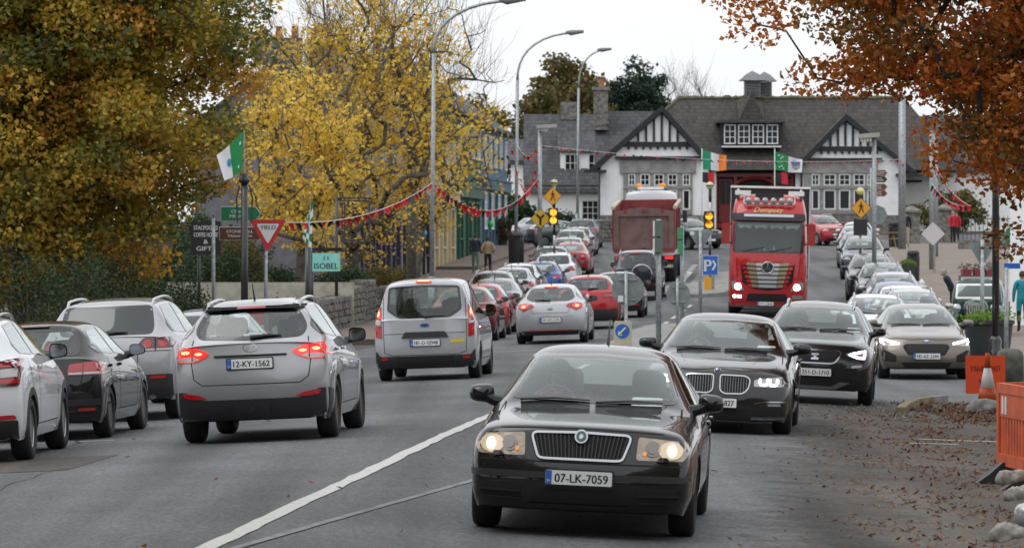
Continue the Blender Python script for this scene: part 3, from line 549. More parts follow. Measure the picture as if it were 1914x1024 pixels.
# big autumn tree over the left verge
gl = gzf(-10.2, 91)
make_tree('autumn_tree', 'large tree with dense rust and olive leaves overhanging the left parked cars', (XD(40, 91), 91, gl), 2.6, (-10.9, 92, 6.2), (5.7, 3.6, 5.4), 900, 250, .125, L_RUST, 11, (.48, .28), rtw=.0095, spread=.56, gap=.04, shell=1.9)
make_tree('autumn_tree', 'second rust leaved tree on the left verge behind the large one', (-15.5, 104, gzf(-15.5, 104)), 3, (-14, 104, 6.0), (6.0, 4, 5.4), 380, 110, .16, L_RUST, 12, (.35, .2), rtw=.016, spread=.55)
make_tree('yellow_tree', 'sparse yellow leaved tree with bare upper twigs behind the stone wall', (XD(655, 139), 139, gzf(-5.2, 139)), 2.2, (XD(660, 139), 139, 6.6), (3.9, 3.2, 5.4), 560, 27, .15, L_YEL, 21, (.5, .22), BARKG, .013, spread=.46, gap=.15, twigs=5, upbias=.12, leafz=lambda E: 1.1-np.maximum(0, E[:, 2]-7.4)*.22)
make_tree('yellow_tree', 'slender yellow leaved tree with bare twigs beside the lamp post', (XD(770, 150), 150, gzf(-3.5, 150)), 3.4, (XD(805, 150), 150.5, 6.6), (2.7, 2.4, 4.4), 260, 20, .15, L_YEL, 23, (.45, .22), BARKG, .012, spread=.40, gap=.15, twigs=5, upbias=.12, leafz=lambda E: 1.0-np.maximum(0, E[:, 2]-5.6)*.35)
make_tree('yellow_tree', 'low yellow leaved tree over the turquoise hanging sign', (XD(560, 128), 128, gzf(-6.3, 128)), 1.8, (XD(560, 128), 128, 4.6), (2.0, 2, 2.9), 210, 34, .14, L_YEL, 25, (.5, .22), BARKG, .012, spread=.40, gap=.1, twigs=3)
# copper tree on the right
make_tree('copper_tree', 'copper leaved tree reaching over the street from the right', (10.8, 63, gzf(10.8, 63)), 3.2, (9.4, 62.5, 6.55), (6.3, 3.8, 4.6), 950, 210, .10, L_COP, 31, (.48, .28), rtw=.008, spread=.44, gap=.10, shell=2.4, clip=lambda p: (p[:, 2] > np.maximum(2.1, 4.5-np.maximum(0, p[:, 0]-5.9)*2.0)))
# behind the hall
GB = 'trees behind the hall'
def far(px, d): return XD(px, d)
make_tree('olive_tree', 'olive and yellow tree rising behind the grey roofed cottage', (far(1062, 300), 300, 3.6), 4, (far(1062, 300), 300, 10.6), (2.9, 3, 4.9), 240, 60, .34, L_OLV, 41, (.5, .22), spread=.7, rtw=.02, group=GB)
make_tree('olive_tree', 'dull green tree behind the blue corner shop', (far(1005, 296), 296, 3.5), 4, (far(1015, 296), 296, 9.0), (2.2, 3, 3.8), 160, 60, .34, L_OLV, 42, (.35, .2), spread=.7, rtw=.02, group=GB)
make_tree('dark_tree', 'dark green bushy evergreen behind the stone chimney', (far(1200, 305), 305, 3.6), 4, (far(1196, 305), 305, 10.4), (2.4, 3, 4.9), 260, 90, .26, L_CON, 43, (.45, .22), spread=.6, rtw=.02, group=GB)
make_tree('dark_tree', 'lower dark green evergreen beside the bushy one', (far(1120, 312), 312, 3.6), 4, (far(1130, 312), 312, 9.6), (2.6, 3, 4.6), 220, 80, .28, L_GRN, 44, (.5, .2), spread=.6, rtw=.02, group=GB)
make_tree('bare_tree', 'bare grey tree standing above the hall roof', (far(1275, 308), 308, 3.6), 5, (far(1275, 308), 308, 9.6), (2.6, 2.6, 4.9), 240, 0, .2, L_OLV, 45, bark=BARKG, rtw=.016, twigs=10, upbias=.2, group=GB)
make_tree('bare_tree', 'second bare tree low behind the hall ridge', (far(1350, 312), 312, 3.6), 5, (far(1350, 312), 312, 8.6), (2.6, 2.6, 4.2), 200, 0, .2, L_OLV, 46, bark=BARKG, rtw=.015, twigs=10, upbias=.2, group=GB)
make_tree('olive_tree', 'olive tree behind the shop terrace roofs', (far(890, 290), 290, 3.5), 4, (far(890, 290), 290, 8.4), (2.4, 3, 3.6), 130, 60, .34, L_OLV, 47, (.3, .2), spread=.7, rtw=.02, group=GB)
make_tree('dark_tree', 'dark green tree behind the white house', (far(1790, 292), 292, 3.6), 4, (far(1810, 292), 292, 7.0), (4.2, 3, 4.4), 200, 70, .32, L_GRN, 48, (.5, .2), spread=.7, rtw=.02, group=GB)
# unseen trees added out of view to darken reflections in the car bodies
sides = ['left verge', 'right verge', 'far bend']
for i, (x, y, rr) in enumerate(((-14, -34, 8.5), (-14, -18, 8), (-15, -3, 7.5), (-15.5, 13, 7), (-15.5, 29, 6), (14, -34, 8.5), (14, -18, 8), (15, -3, 7.5), (15.5, 13, 7), (-13, -52, 10), (0, -56, 10), (13, -52, 10))):
    make_tree('unseen_tree', 'unseen tree number %s added along the %s to darken car reflections' % (('one', 'two', 'three', 'four', 'five')[i if i < 5 else (i-5 if i < 9 else i-9)], sides[0 if i < 5 else 1 if i < 9 else 2]), (x, y, -.3), 4, (x, y, 9), (rr, rr, 8), 190, 90, .75, L_RUST, 60+i, (.3, .2), spread=1.5, rtw=.03, group='unseen trees added for dark reflections', step=1.2)
# shrubs: low leafy masses with stems
def shrub(name, label, x, d, r, h, leafm, seed, n=60, lpc=60, ls=.07, tone=(.5, .2), z=None, group=None):
    r_ = np.random.default_rng(seed); z = gzf(x, d)+(.1 if z is None else z); e = empty(name, (x, d, z), 0, label, 'shrub', group); LK = lambda *a: tag(link(*a), kind='stuff'); u = r_.normal(size=(n, 3)); u /= np.linalg.norm(u, axis=1)[:, None]; rad = r_.uniform(.3, 1, (n, 1))**.5
    p = u*rad*np.array([r, r*.8, h*.5]); p[:, 2] += h*.5; p[:, 2] = np.maximum(p[:, 2], .05); m = len(p)*lpc; LK('foliage', leaf_mesh('foliage', np.repeat(p, lpc, 0)+r_.normal(size=(m, 3))*.16*min(1, r), np.repeat(r_.normal(tone[0], tone[1], n), lpc)+r_.normal(0, .15, m), ls, leafm, r_), e)
    s = np.stack([r_.normal(size=(n, 3))*np.array([r*.15, r*.15, 0]), p], 1); LK('stems', tubes_np(s, np.full(n, .012), np.full(n, .005), 4, 'stems', BARK), e); return e
# ================================================================ cars
def paint(name, col, metal=.0, rough=.35, coat=1.0):
    k = 'paint_'+name
    if k in _M: return _M[k]
    m = bpy.data.materials.new(k); m.use_nodes = True; n = m.node_tree; b = n.nodes['Principled BSDF']; lk = n.links.new
    t = n.nodes.new('ShaderNodeTexCoord'); z = n.nodes.new('ShaderNodeTexNoise'); z.inputs['Scale'].default_value = 3.5; z.inputs['Detail'].default_value = 6; lk(t.outputs['Object'], z.inputs[0])
    sx = n.nodes.new('ShaderNodeSeparateXYZ'); lk(t.outputs['Object'], sx.inputs[0])          # road dirt low on the sides
    mr = n.nodes.new('ShaderNodeMapRange'); mr.inputs[1].default_value = .75; mr.inputs[2].default_value = .15; lk(sx.outputs['Z'], mr.inputs[0])
    mu = n.nodes.new('ShaderNodeMath'); mu.operation = 'MULTIPLY'; lk(mr.outputs[0], mu.inputs[0]); lk(z.outputs['Fac'], mu.inputs[1])
    mx = n.nodes.new('ShaderNodeMixRGB'); mx.inputs[1].default_value = (*col, 1); mx.inputs[2].default_value = (.09, .08, .065, 1)
    m2 = n.nodes.new('ShaderNodeMath'); m2.operation = 'MULTIPLY'; m2.inputs[1].default_value = .65 if max(col) > .1 else .28; lk(mu.outputs[0], m2.inputs[0]); lk(m2.outputs[0], mx.inputs[0])
    lk(mx.outputs[0], b.inputs['Base Color']); b.inputs['Metallic'].default_value = metal; b.inputs['Roughness'].default_value = rough
    b.inputs['Coat Weight'].default_value = coat; b.inputs['Coat Roughness'].default_value = .015; b.inputs['Specular IOR Level'].default_value = .1
    _M[k] = m; return m
P_BLACK = paint('black', (.008, .008, .0095), 0, .35); P_DGREY = paint('dark_grey', (.018, .02, .022), .3, .35); P_TAUPE = paint('taupe', (.15, .125, .105), .55, .38)
P_SILVER = paint('silver', (.36, .365, .375), .65, .38); P_WHITE = paint('white', (.66, .67, .69), 0, .4); P_SILV2 = paint('light_silver', (.42, .43, .45), .5, .38)
P_RED = paint('red', (.36, .012, .018), .2, .35); P_MAROON = paint('maroon', (.13, .012, .018), .4, .35); P_BLUE = paint('blue', (.03, .08, .30), .4, .35); P_NAVY = paint('navy', (.012, .018, .035), .3, .35)
P_GREY = paint('mid_grey', (.13, .135, .145), .55, .36); P_CHAMP = paint('champagne', (.42, .38, .34), .6, .38); P_GREEN = paint('bottle_green', (.016, .045, .032), 0, .35); P_TRED = paint('truck_red', (.42, .02, .025), 0, .35)
GL = glass_mat('car_glass', (.80, .86, .84)); GLD = glass_mat('privacy_glass', (.07, .075, .08)); FRIT = mat('glass_border', (.006, .006, .007), .15, coat=.6)
TAIL = mat('tail_lamp_red', (.30, .004, .008), .18, coat=1, emit=(1, .02, .02), es=.06); TAILON = mat('brake_lamp_lit', (.5, .01, .01), .2, coat=1, emit=(1, .035, .03), es=1.1); TAILHOT = mat('brake_bulb_lit', (.8, .2, .1), .3, emit=(1, .22, .10), es=4.5)
TAILW = mat('lamp_clear', (.45, .42, .42), .15, coat=1); TAILDK = mat('lamp_smoked', (.09, .006, .01), .15, coat=1)
LENS = mat('headlamp_lens', (.30, .30, .29), .16, .35, coat=1, var=.12, vs=12); LENSY = mat('headlamp_lens_aged', (.36, .29, .21), .22, .2, coat=1, var=.22, vs=11, bump=.15, bs=30)
HALO = mat('headlamp_glow', (.42, .34, .25), .2, .2, coat=1, emit=(1, .80, .52), es=.35); REFL = mat('lamp_reflector', (.16, .15, .14), .12, .8, coat=1); BULB = mat('headlamp_lit', (1, 1, 1), .3, emit=(1, .95, .82), es=14); LED = mat('led_lit', (1, 1, 1), .3, emit=(.93, .84, 1), es=9); AMBER = mat('amber_lamp', (.6, .18, .02), .3, emit=(1, .35, .05), es=.6)
SEAT = mat('seat_cloth', (.06, .062, .066), .8); TRIM = mat('cabin_trim', (.07, .07, .07), .6); RIM = mat('alloy_rim', (.38, .39, .40), .3, .9); RIMD = mat('dirty_rim', (.10, .09, .08), .55, .6); DISC = mat('brake_disc', (.14, .13, .12), .5, .8)
UNDER = mat('underbody', (.012, .012, .012), .9); MIRG = mat('mirror_glass', (.25, .27, .30), .06, 1); PERMIT = mat('windscreen_disc', (.55, .60, .58), .5); SKIN = mat('skin', (.42, .25, .19), .55)

def cage(S):
    Ln, hw, H = S['L'], S['W']/2, S['H']; zs = S.get('zs', .2); bow = S.get('bow', .22); bowr = S.get('bowr', .14)
    nose = S.get('nose', (.10, .02, 0, .05, .11)); tail = S.get('tail', (.10, .02, 0, .03, .10))
    zn, yc, zc, yw, zw, yr, zr, yb, zb, zt = S['zn'], S['yc'], S['zc'], S['yw'], S['zw'], S['yr'], S['zr'], S['yb'], S['zb'], S['zt']
    bf, br, wt = S.get('bf', zc), S.get('br', zb), S['wt']; wtr = S.get('wtr', wt); fo = S['fo']
    st = [(0, 'h', zn, S.get('wf0', .90), 0, 0), (.22, 'h', zn+(zc-zn)*.32, .965, 0, 0), (fo, 'h', zn+(zc-zn)*.72, .995, 0, 0), (yc-.03, 'h', zc, 1, 0, 0), (yc+.10, 'h', zc+.045, 1, 0, 0),
          (yw, 'c', zw, 1, bf, wt), ((yw+yr)/2, 'c', H, 1, (bf+br)/2, (wt+wtr)/2+.01), (yr, 'c', zr, .995, br, wtr), (yb, 'd', zb, .985, 0, 0), (yb+(Ln-yb)*.45, 'd', zt+.01, .965, 0, 0), (Ln, 'd', zt, S.get('wr0', .90), 0, 0)]
    if yb-yr > .05:
        pass
    N = len(st); P = []
    for i, (y, k, zt_, wf, zbelt, wtop) in enumerate(st):
        w = hw*wf
        if k == 'c':
            ze = zbelt; rows = [(.93*w, zs), (.985*w, zs+.14), (1.0*w, (zs+.14+ze-.13)/2+.03), (.99*w, ze-.13), (.945*w, ze), (wtop, zt_-.085), (wtop*.74, zt_-.014), (0, zt_)]
        else:
            ed = S.get('edge', .07) if k == 'h' else S.get('edger', .05); ze = zt_-ed
            if k == 'd' and S.get('sq'): ze = zt_-.03
            fx = .90 if k == 'h' else S.get('dx', .90)
            rows = [(.93*w, zs+(.03 if i in (0, N-1) else 0)), (.985*w, zs+.14), (1.0*w, (zs+.14+ze-.13)/2+.03), (.985*w, ze-.12), (fx*w, ze), (.74*w, zt_-.02), (.42*w, zt_-.004), (0, zt_)]
        pts = []
        for r, (x, z) in enumerate(rows):
            yy = y; e = abs(x)/hw
            if i == 0: yy += nose[min(r, 4)]+bow*e**2.6
            elif i == 1: yy += bow*.55*e**2.6+.04
            elif i in (3, 4): yy += .13*(e**2)-.06+(.05 if i == 4 else 0)
            elif i == 5: yy += .08*e**2-.03
            elif i == 7: yy -= .06*e**2
            elif i == 8: yy -= .08*e**2
            elif i == N-2: yy -= bowr*.5*e**2.6+.02
            elif i == N-1: yy -= tail[min(r, 4)]+bowr*e**2.6
            pts.append((x, yy, z))
        P.append(pts)
    vs = []; idx = {}
    def V(i, r, s):
        if r == 7: s = 1
        key = (i, r, s)
        if key not in idx:
            x, y, z = P[i][r]; idx[key] = len(vs); vs.append((x*s, y, z))
        return idx[key]
    fs = []; cr = {}
    for i in range(N-1):
        for r in range(7):
            fs.append((V(i, r, 1), V(i+1, r, 1), V(i+1, r+1, 1), V(i, r+1, 1))); fs.append((V(i, r, -1), V(i, r+1, -1), V(i+1, r+1, -1), V(i+1, r, -1)))
    def crease(a, b, c): cr[tuple(sorted((a, b)))] = c
    for s in (1, -1):
        for i in range(N-1):
            crease(V(i, 4, s), V(i+1, 4, s), .45 if i >= 4 else .3)
            if i >= 4: crease(V(i, 5, s), V(i+1, 5, s), .35)
            crease(V(i, 3, s), V(i+1, 3, s), .15); crease(V(i, 1, s), V(i+1, 1, s), .3)
        for r in range(4, 7): crease(V(4, r, s), V(4, r+1, s), .5); crease(V(7, r, s), V(7, r+1, s), S.get('crr', .45)); crease(V(8, r, s), V(8, r+1, s), .3); crease(V(0, r, s), V(0, r+1, s), .35); crease(V(N-1, r, s), V(N-1, r+1, s), .5)
    for i, off, sgn in ((0, nose, 1), (N-1, tail, -1)):
        g = {}
        bw = bow if i == 0 else bowr
        for r in range(5):
            for j, (s, k) in enumerate([(1, 4), (1, 5), (1, 6), (1, 7), (-1, 6), (-1, 5), (-1, 4)]):
                if r == 4: g[r, j] = V(i, k, s)
                elif j in (0, 6): g[r, j] = V(i, r, s)
                else:
                    x = P[i][k][0]/P[i][4][0]*P[i][r][0]; e = x/hw; key = (i, 'c', r, j); idx[key] = len(vs)
                    vs.append((x*s, st[i][0]+sgn*(off[r]+bw*e**2.6), P[i][r][2])); g[r, j] = idx[key]
        for r in range(4):
            for j in range(6):
                q = (g[r, j], g[r, j+1], g[r+1, j+1], g[r+1, j]); fs.append(q if sgn < 0 else q[::-1])
    v = np.array(vs); v[:, 1] -= Ln/2
    return v, fs, cr

def subsurf(v, fs, cr, level):
    me = bpy.data.meshes.new('t'); me.from_pydata([tuple(p) for p in v], [], fs); me.update()
    at = me.attributes.new('crease_edge', 'FLOAT', 'EDGE'); vals = [cr.get(tuple(sorted(e.vertices)), 0.0) for e in me.edges]; at.data.foreach_set('value', vals)
    bm = bmesh.new(); bm.from_mesh(me); bmesh.ops.recalc_face_normals(bm, faces=bm.faces); bm.to_mesh(me); bm.free()
    o = bpy.data.objects.new('t', me); COL.objects.link(o); md = o.modifiers.new('s', 'SUBSURF'); md.levels = level; md.render_levels = level; md.boundary_smooth = 'PRESERVE_CORNERS'
    dg = bpy.context.evaluated_depsgraph_get(); dg.update(); m2 = bpy.data.meshes.new_from_object(o.evaluated_get(dg)); bpy.data.objects.remove(o); bpy.data.meshes.remove(me)
    return m2

def inpoly(px, py, poly):
    c = np.zeros(len(px), bool); n = len(poly)
    for i in range(n):
        x0, y0 = poly[i-1]; x1, y1 = poly[i]
        t = ((y0 > py) != (y1 > py)) & (px < (x1-x0)*(py-y0)/((y1-y0) if abs(y1-y0) > 1e-12 else 1e-12)+x0); c ^= t
    return c
def inset(poly, d):
    n = len(poly); A = sum(poly[i-1][0]*poly[i][1]-poly[i][0]*poly[i-1][1] for i in range(n)); sg = 1 if A > 0 else -1; out = []
    for i in range(n):
        p0, p, p1 = Vector(poly[i-1]), Vector(poly[i]), Vector(poly[(i+1) % n]); a = (p-p0); b = (p1-p)
        if a.length < 1e-7 or b.length < 1e-7: out.append(tuple(p)); continue
        na = Vector((-a.y, a.x)).normalized()*sg; nb = Vector((-b.y, b.x)).normalized()*sg; m = na+nb
        m = m/max(.35, m.length_squared/2) if m.length > 1e-6 else na
        out.append(tuple(p+m*d*(1 if m.length < 3 else 3/m.length)))
    return out

class Body:
    """smooth body shell onto which panels (glass, lamps, grilles, trims) are projected"""
    def __init__(s, S, level=3):
        s.S = S; s.me = subsurf(*cage(S), level); n = len(s.me.vertices); s.v = np.empty(n*3); s.me.vertices.foreach_get('co', s.v); s.v = s.v.reshape(-1, 3)
        s.f = [tuple(p.vertices) for p in s.me.polygons]; s.bvh = BVHTree.FromPolygons([Vector(p) for p in s.v], s.f)
        fa = np.array(s.f); s.c = s.v[fa].mean(1); a = s.v[fa[:, 2]]-s.v[fa[:, 0]]; b = s.v[fa[:, 3]]-s.v[fa[:, 1]]; s.n = np.cross(a, b); s.n /= np.linalg.norm(s.n, axis=1)[:, None]+1e-9
        s.keep = np.ones(len(s.f), bool)
    def ray(s, view, u, w):
        if view == 'F': o, d = Vector((u, -9, w)), Vector((0, 1, 0))
        elif view == 'R': o, d = Vector((-u, 9, w)), Vector((0, -1, 0))
        elif view == 'T': o, d = Vector((u, w, 9)), Vector((0, 0, -1))
        else:
            sg = 1 if view == 'S' else -1; o, d = Vector((9*sg, u, w)), Vector((-sg, 0, 0))
        return o, d, s.bvh.ray_cast(o, d)
    def cut(s, view, poly, back=False):
        ax = {'F': (0, 2, 1, -1), 'R': (0, 2, 1, 1), 'S': (1, 2, 0, 1), 'Z': (1, 2, 0, -1), 'T': (0, 1, 2, 1)}[view]
        px = s.c[:, ax[0]]*(-1 if view == 'R' else 1); py = s.c[:, ax[1]]
        s.keep &= ~(inpoly(px, py, poly) & (s.n[:, ax[2]]*ax[3] > .02) & (s.c[:, ax[2]]*ax[3] > (-9 if back is None else -.9 if view in 'FR' else .3)))
    def project(s, view, pts, off, depth=None):
        hits = []; dir_ = None
        for u, w in pts:
            o, d, (h, nn, i, t) = s.ray(view, u, w); dir_ = d; hits.append((o, h, nn, t))
        ts = [q[3] for q in hits if q[1] is not None]; med = float(np.median(ts)) if ts else 9; out = []
        for o, h, nn, t in hits:
            if h is None or (depth and abs(t-med) > depth):
                h = o+dir_*(med); q = s.bvh.find_nearest(h); h, nn = (q[0], q[1]) if q[0] is not None and not depth else (h, -dir_)
            if nn.dot(dir_) > 0: nn = -nn
            out.append(h+nn*off*.6-dir_*off*.6)
        return out, dir_
    def panel(s, view, poly, off=.004, res=.05, rim=.015, inner=None, depth=None):
        """mesh builder for a panel with outline poly; inner -> second material inside that outline"""
        P = []; E = []
        def ring(pl):
            k0 = len(P)
            for i in range(len(pl)):
                a, b = Vector(pl[i-1]), Vector(pl[i]); n = max(1, int((b-a).length/res)); P.extend([a.lerp(b, j/n) for j in range(n)])
            k1 = len(P); E.extend([(i, i+1 if i+1 < k1 else k0) for i in range(k0, k1)])
        ring(poly)
        if inner: ring(inner)
        us = [p[0] for p in poly]; ws = [p[1] for p in poly]
        gx, gy = np.meshgrid(np.arange(min(us)+res/2, max(us), res), np.arange(min(ws)+res/2, max(ws), res)); gx, gy = gx.ravel(), gy.ravel()
        if len(gx):
            ok = inpoly(gx, gy, inset(poly, res*.35)); P.extend([Vector((a, b)) for a, b in zip(gx[ok], gy[ok])])
        V2, E2, F2, *_ = delaunay_2d_cdt(P, E, [], 1, 1e-5); out, d = s.project(view, [tuple(p) for p in V2], off, depth); mb = MB()
        Fi = [f for f in F2]; cx = np.array([np.mean([V2[i].x for i in f]) for f in Fi]); cy = np.array([np.mean([V2[i].y for i in f]) for f in Fi]); ok = inpoly(cx, cy, poly)
        mi = inpoly(cx, cy, inner) if inner else np.zeros(len(Fi), bool); mb.v = [tuple(p) for p in out]
        for f, k, m in zip(Fi, ok, mi):
            if k: mb.f.append(tuple(f)); mb.m.append(int(m))
        if rim:
            cnt = {}
            for f in mb.f:
                for a, b in zip(f, f[1:]+f[:1]): cnt[tuple(sorted((a, b)))] = cnt.get(tuple(sorted((a, b))), 0)+1
            low = {}; F_ = []
            for (a, b), c in cnt.items():
                if c == 1:
                    for q in (a, b):
                        if q not in low: low[q] = len(mb.v); mb.v.append(tuple(Vector(mb.v[q])+d*rim))
                    F_.append((a, b, low[b], low[a]))
            mb.f += F_; mb.m += [0]*len(F_)
        return mb
    def strip(s, view, pts, w, off=.003, closed=False, res=.05, rim=0, depth=None):
        """ribbon of width w along a polyline"""
        Q = []; n = len(pts)
        for i in range(n if closed else n-1):
            a, b = Vector(pts[i]), Vector(pts[(i+1) % n]); k = max(1, int((b-a).length/res)); Q += [a.lerp(b, j/k) for j in range(k)]
        if not closed: Q.append(Vector(pts[-1]))
        k = len(Q); L_, R_ = [], []
        for i, p in enumerate(Q):
            t = (Q[(i+1) % k if closed else min(i+1, k-1)]-Q[(i-1) if closed else max(i-1, 0)]); t = t.normalized() if t.length else Vector((1, 0)); q = Vector((-t.y, t.x))*w/2; L_.append(tuple(p+q)); R_.append(tuple(p-q))
        a, d = s.project(view, L_, off, depth); b, _ = s.project(view, R_, off, depth); mb = MB(); vs = a+b
        fs = [(i, (i+1) % k, k+(i+1) % k, k+i) for i in range(k if closed else k-1)]
        if rim:
            m = len(vs); vs = vs+[p+d*rim for p in vs]; r = range(k if closed else k-1)
            fs += [(i, (i+1) % k, m+(i+1) % k, m+i) for i in r]+[(k+i, k+(i+1) % k, m+k+(i+1) % k, m+k+i) for i in r]
        mb.add(vs, fs); return mb
    def shell(s, name, mats, parent):
        fs = [f for f, k in zip(s.f, s.keep) if k]; me = bpy.data.meshes.new(name); me.from_pydata([tuple(p) for p in s.v], [], fs)
        me.materials.append(mats); bm = bmesh.new(); bm.from_mesh(me); bmesh.ops.delete(bm, geom=[v for v in bm.verts if not v.link_faces], context='VERTS'); bmesh.ops.recalc_face_normals(bm, faces=bm.faces); bm.to_mesh(me); bm.free(); me.shade_smooth(); return link(name, me, parent)

_wheel = {}
def wheel_mesh(r, tw, spokes, rimmat):
    key = (round(r, 3), tw, spokes, rimmat.name)
    if key in _wheel: return _wheel[key]
    rr = r*.66; t = MB(); h = tw/2
    t.lathe([(rr, -h*.8), (rr+.02, -h), (r-.035, -h), (r-.012, -h*.88), (r, -h*.6), (r, h*.6), (r-.012, h*.88), (r-.035, h), (rr+.02, h), (rr, h*.8), (rr, -h*.8)], 32, axis='x'); tm = t.mesh('tyre', RUB, 'auto')
    k = MB(); k.lathe([(rr, h*.75), (rr-.012, h*.8), (rr-.03, h*.5), (rr-.035, -h*.7)], 32, axis='x')
    k.lathe([(.001, h*.62), (.045, h*.62), (.065, h*.5), (.065, h*.2)], 12, axis='x')
    for i in range(spokes):
        a = 2*math.pi*i/spokes; M = Matrix.Rotation(a, 4, 'X'); w0, w1 = (.035, .024) if spokes > 6 else (.055, .04)
        k.add([M @ Vector(p) for p in [(h*.58, -w0, .04), (h*.58, w0, .04), (h*.68, w1, rr-.01), (h*.68, -w1, rr-.01), (h*.3, -w0, .04), (h*.3, w0, .04), (h*.4, w1, rr-.01), (h*.4, -w1, rr-.01)]], [(0, 1, 2, 3), (4, 7, 6, 5), (0, 3, 7, 4), (1, 5, 6, 2)])
    km = k.mesh('rim', rimmat, 'auto'); dm = MB().lathe([(.001, -.01), (rr*.7, -.01), (rr*.7, .01), (.001, .01)], 20, axis='x').mesh('brake_disc', DISC)
    _wheel[key] = (tm, km, dm); return _wheel[key]

def plate_obj(body, view, uv, text, parent, size=(.52, .11), tilt=0, both=False):
    w, h = size; u, z = uv; (p,), d = body.project(view, [(u, z)], .012); mb = MB(); y = p.y+(-.012 if view == 'F' else .012); sg = 1 if view == 'F' else -1
    M = Matrix.Translation((p.x, y, z)) @ (Matrix.Rotation(math.pi, 4, 'Z') if view == 'R' else Matrix())
    mb.prism(rpoly([(-w/2-.012, -h/2-.012), (w/2+.012, -h/2-.012), (w/2+.012, h/2+.012), (-w/2-.012, h/2+.012)], .015), -.002, .02, m=3); mb.prism(rpoly([(-w/2, -h/2), (w/2, -h/2), (w/2, h/2), (-w/2, h/2)], .01), -.008, .0)
    mb.box((-w/2+.025, -.0095, 0), (.046, .003, h*.97), m=1)
    k = MB(); k.v = [tuple(M @ Vector(q)) for q in mb.v]; k.f, k.m = mb.f, mb.m; o = k.build('number_plate', [PLATE, PTXT, PBLU, BLK] if False else [PLATE, PBLU, PTXT, BLK], parent)
    if text:
        t = MB(); text_on(t, text, M @ Matrix.Translation((.02, -.0105, -.002)), w*.80, h*.60, bold=.0016); text_on(t, 'IRL', M @ Matrix.Translation((-w/2+.025, -.0118, -.025)), .03, .016, m=1)
        t.build('plate_number', [PTXT, PLATE], o)
    return o

def mirror_obj(S, side, paintm, parent, near):
    hw = S['W']/2; y0 = S['yc']+S.get('my', .52)-S['L']/2; z0 = S.get('mz', S['bf']+.06); x0 = hw*.93*side
    w, h, dp = S.get('mw', .21), S.get('mh', .14), .11; mb = MB()
    n = 14; prof = [(0.0, .25), (.02, .7), (.05, .95), (.085, 1.0), (.11, .97)]     # rounded shell, opening to the rear
    vs = []; cx = x0+side*(w/2-.005)
    for k, (yy, sc) in enumerate(prof):
        for i in range(n):
            a = 2*math.pi*i/n; ca, sa = math.cos(a), math.sin(a); ex = abs(ca)**.55*(1 if ca > 0 else -1); ez = abs(sa)**.6*(1 if sa > 0 else -1)
            vs.append((cx+ex*w/2*sc, y0+yy-.055, z0+ez*h/2*sc*(1-.12*(ex*side)) ))
    fs = [(k*n+i, k*n+(i+1) % n, (k+1)*n+(i+1) % n, (k+1)*n+i) for k in range(len(prof)-1) for i in range(n)]+[tuple(range(n))]
    mb.add(vs, fs); mb.tube([(x0-side*.10, y0+.03, z0-h*.45), (x0+side*.0, y0+.01, z0-h*.36), (cx-side*w*.2, y0, z0-h*.15)], [.05, .045, .05], 8, m=1)
    o = mb.build('wing_mirror', [paintm, BLK], parent, 'auto')
    g = MB(); g.add([(cx+(q[0]-cx)*.9, y0+.052, z0+(q[2]-z0)*.88) for q in vs[-n:]], [tuple(range(n))]); g.build('mirror_glass', MIRG, o)
    return o

def seats(S, parent, detail=True):
    hw = S['W']/2; Ln = S['L']; zb = S['bf']; cabw = hw-.16; yd = S['yc']+.55-Ln/2; yf = S['yc']+1.35-Ln/2
    d = MB(); d.prism([(yd-.45, zb-.03), (yd-.1, zb+.035), (yd+.05, zb+.02), (yd+.12, zb-.12), (yd+.1, zb-.4), (yd-.4, zb-.4)], -cabw, cabw, 'yz'); d.build('dashboard', TRIM, parent, 'auto')
    if detail:
        a = MB(); cx = .36; cen = Vector((cx, yd+.22, zb+.02)); pts = []
        for i in range(17): w = 2*math.pi*i/16; pts.append(cen+Vector((.18*math.cos(w), .18*math.sin(w)*.35, .18*math.sin(w)*.93)))
        # right-hand drive: the driver sits on the car's own right, image left when it faces us
        pts = [Vector((-p.x, p.y, p.z)) for p in pts]; a.tube(pts, .015, 6, caps=False); a.tube([(-cx, yd+.05, zb-.06), (-cx, yd+.22, zb+.02)], .02, 6); a.build('steering_wheel', TRIM, parent, True)
    def seat(cx, y, w, top):
        m = MB(); hb = top
        def sec(z, ww, yy, t): return [(cx-ww/2, yy-t/2, z), (cx-ww*.3, yy-t*.8, z), (cx+ww*.3, yy-t*.8, z), (cx+ww/2, yy-t/2, z), (cx+ww/2, yy+t/2, z), (cx-ww/2, yy+t/2, z)]
        L_ = [sec(.45, w*.9, y, .14), sec(.7, w, y+.05, .15), sec(hb-.32, w*.95, y+.11, .13), sec(hb-.24, w*.7, y+.13, .1), sec(hb-.235, w*.25, y+.135, .05), sec(hb-.20, w*.3, y+.13, .06), sec(hb-.19, w*.52, y+.13, .11), sec(hb-.04, w*.5, y+.15, .10), sec(hb, w*.36, y+.16, .06)]
        vs = [p for q in L_ for p in q]; fs = [(k*6+i, k*6+(i+1) % 6, (k+1)*6+(i+1) % 6, (k+1)*6+i) for k in range(len(L_)-1) for i in range(6)]+[tuple(range(48, 54))]
        m.add(vs, fs); m.box((cx, y-.22, .46), (w, .5, .15)); return m
    top = min(S['H']-.22, zb+.36)
    for s in (-1, 1): seat(s*.37, yf, .5, top).build('seat', SEAT, parent, 'auto')
    if S.get('rear_seats', True):
        yr = yf+.85
        for s in (-1, 1): seat(s*.36, yr, .52, top-.04).build('seat', SEAT, parent, 'auto')

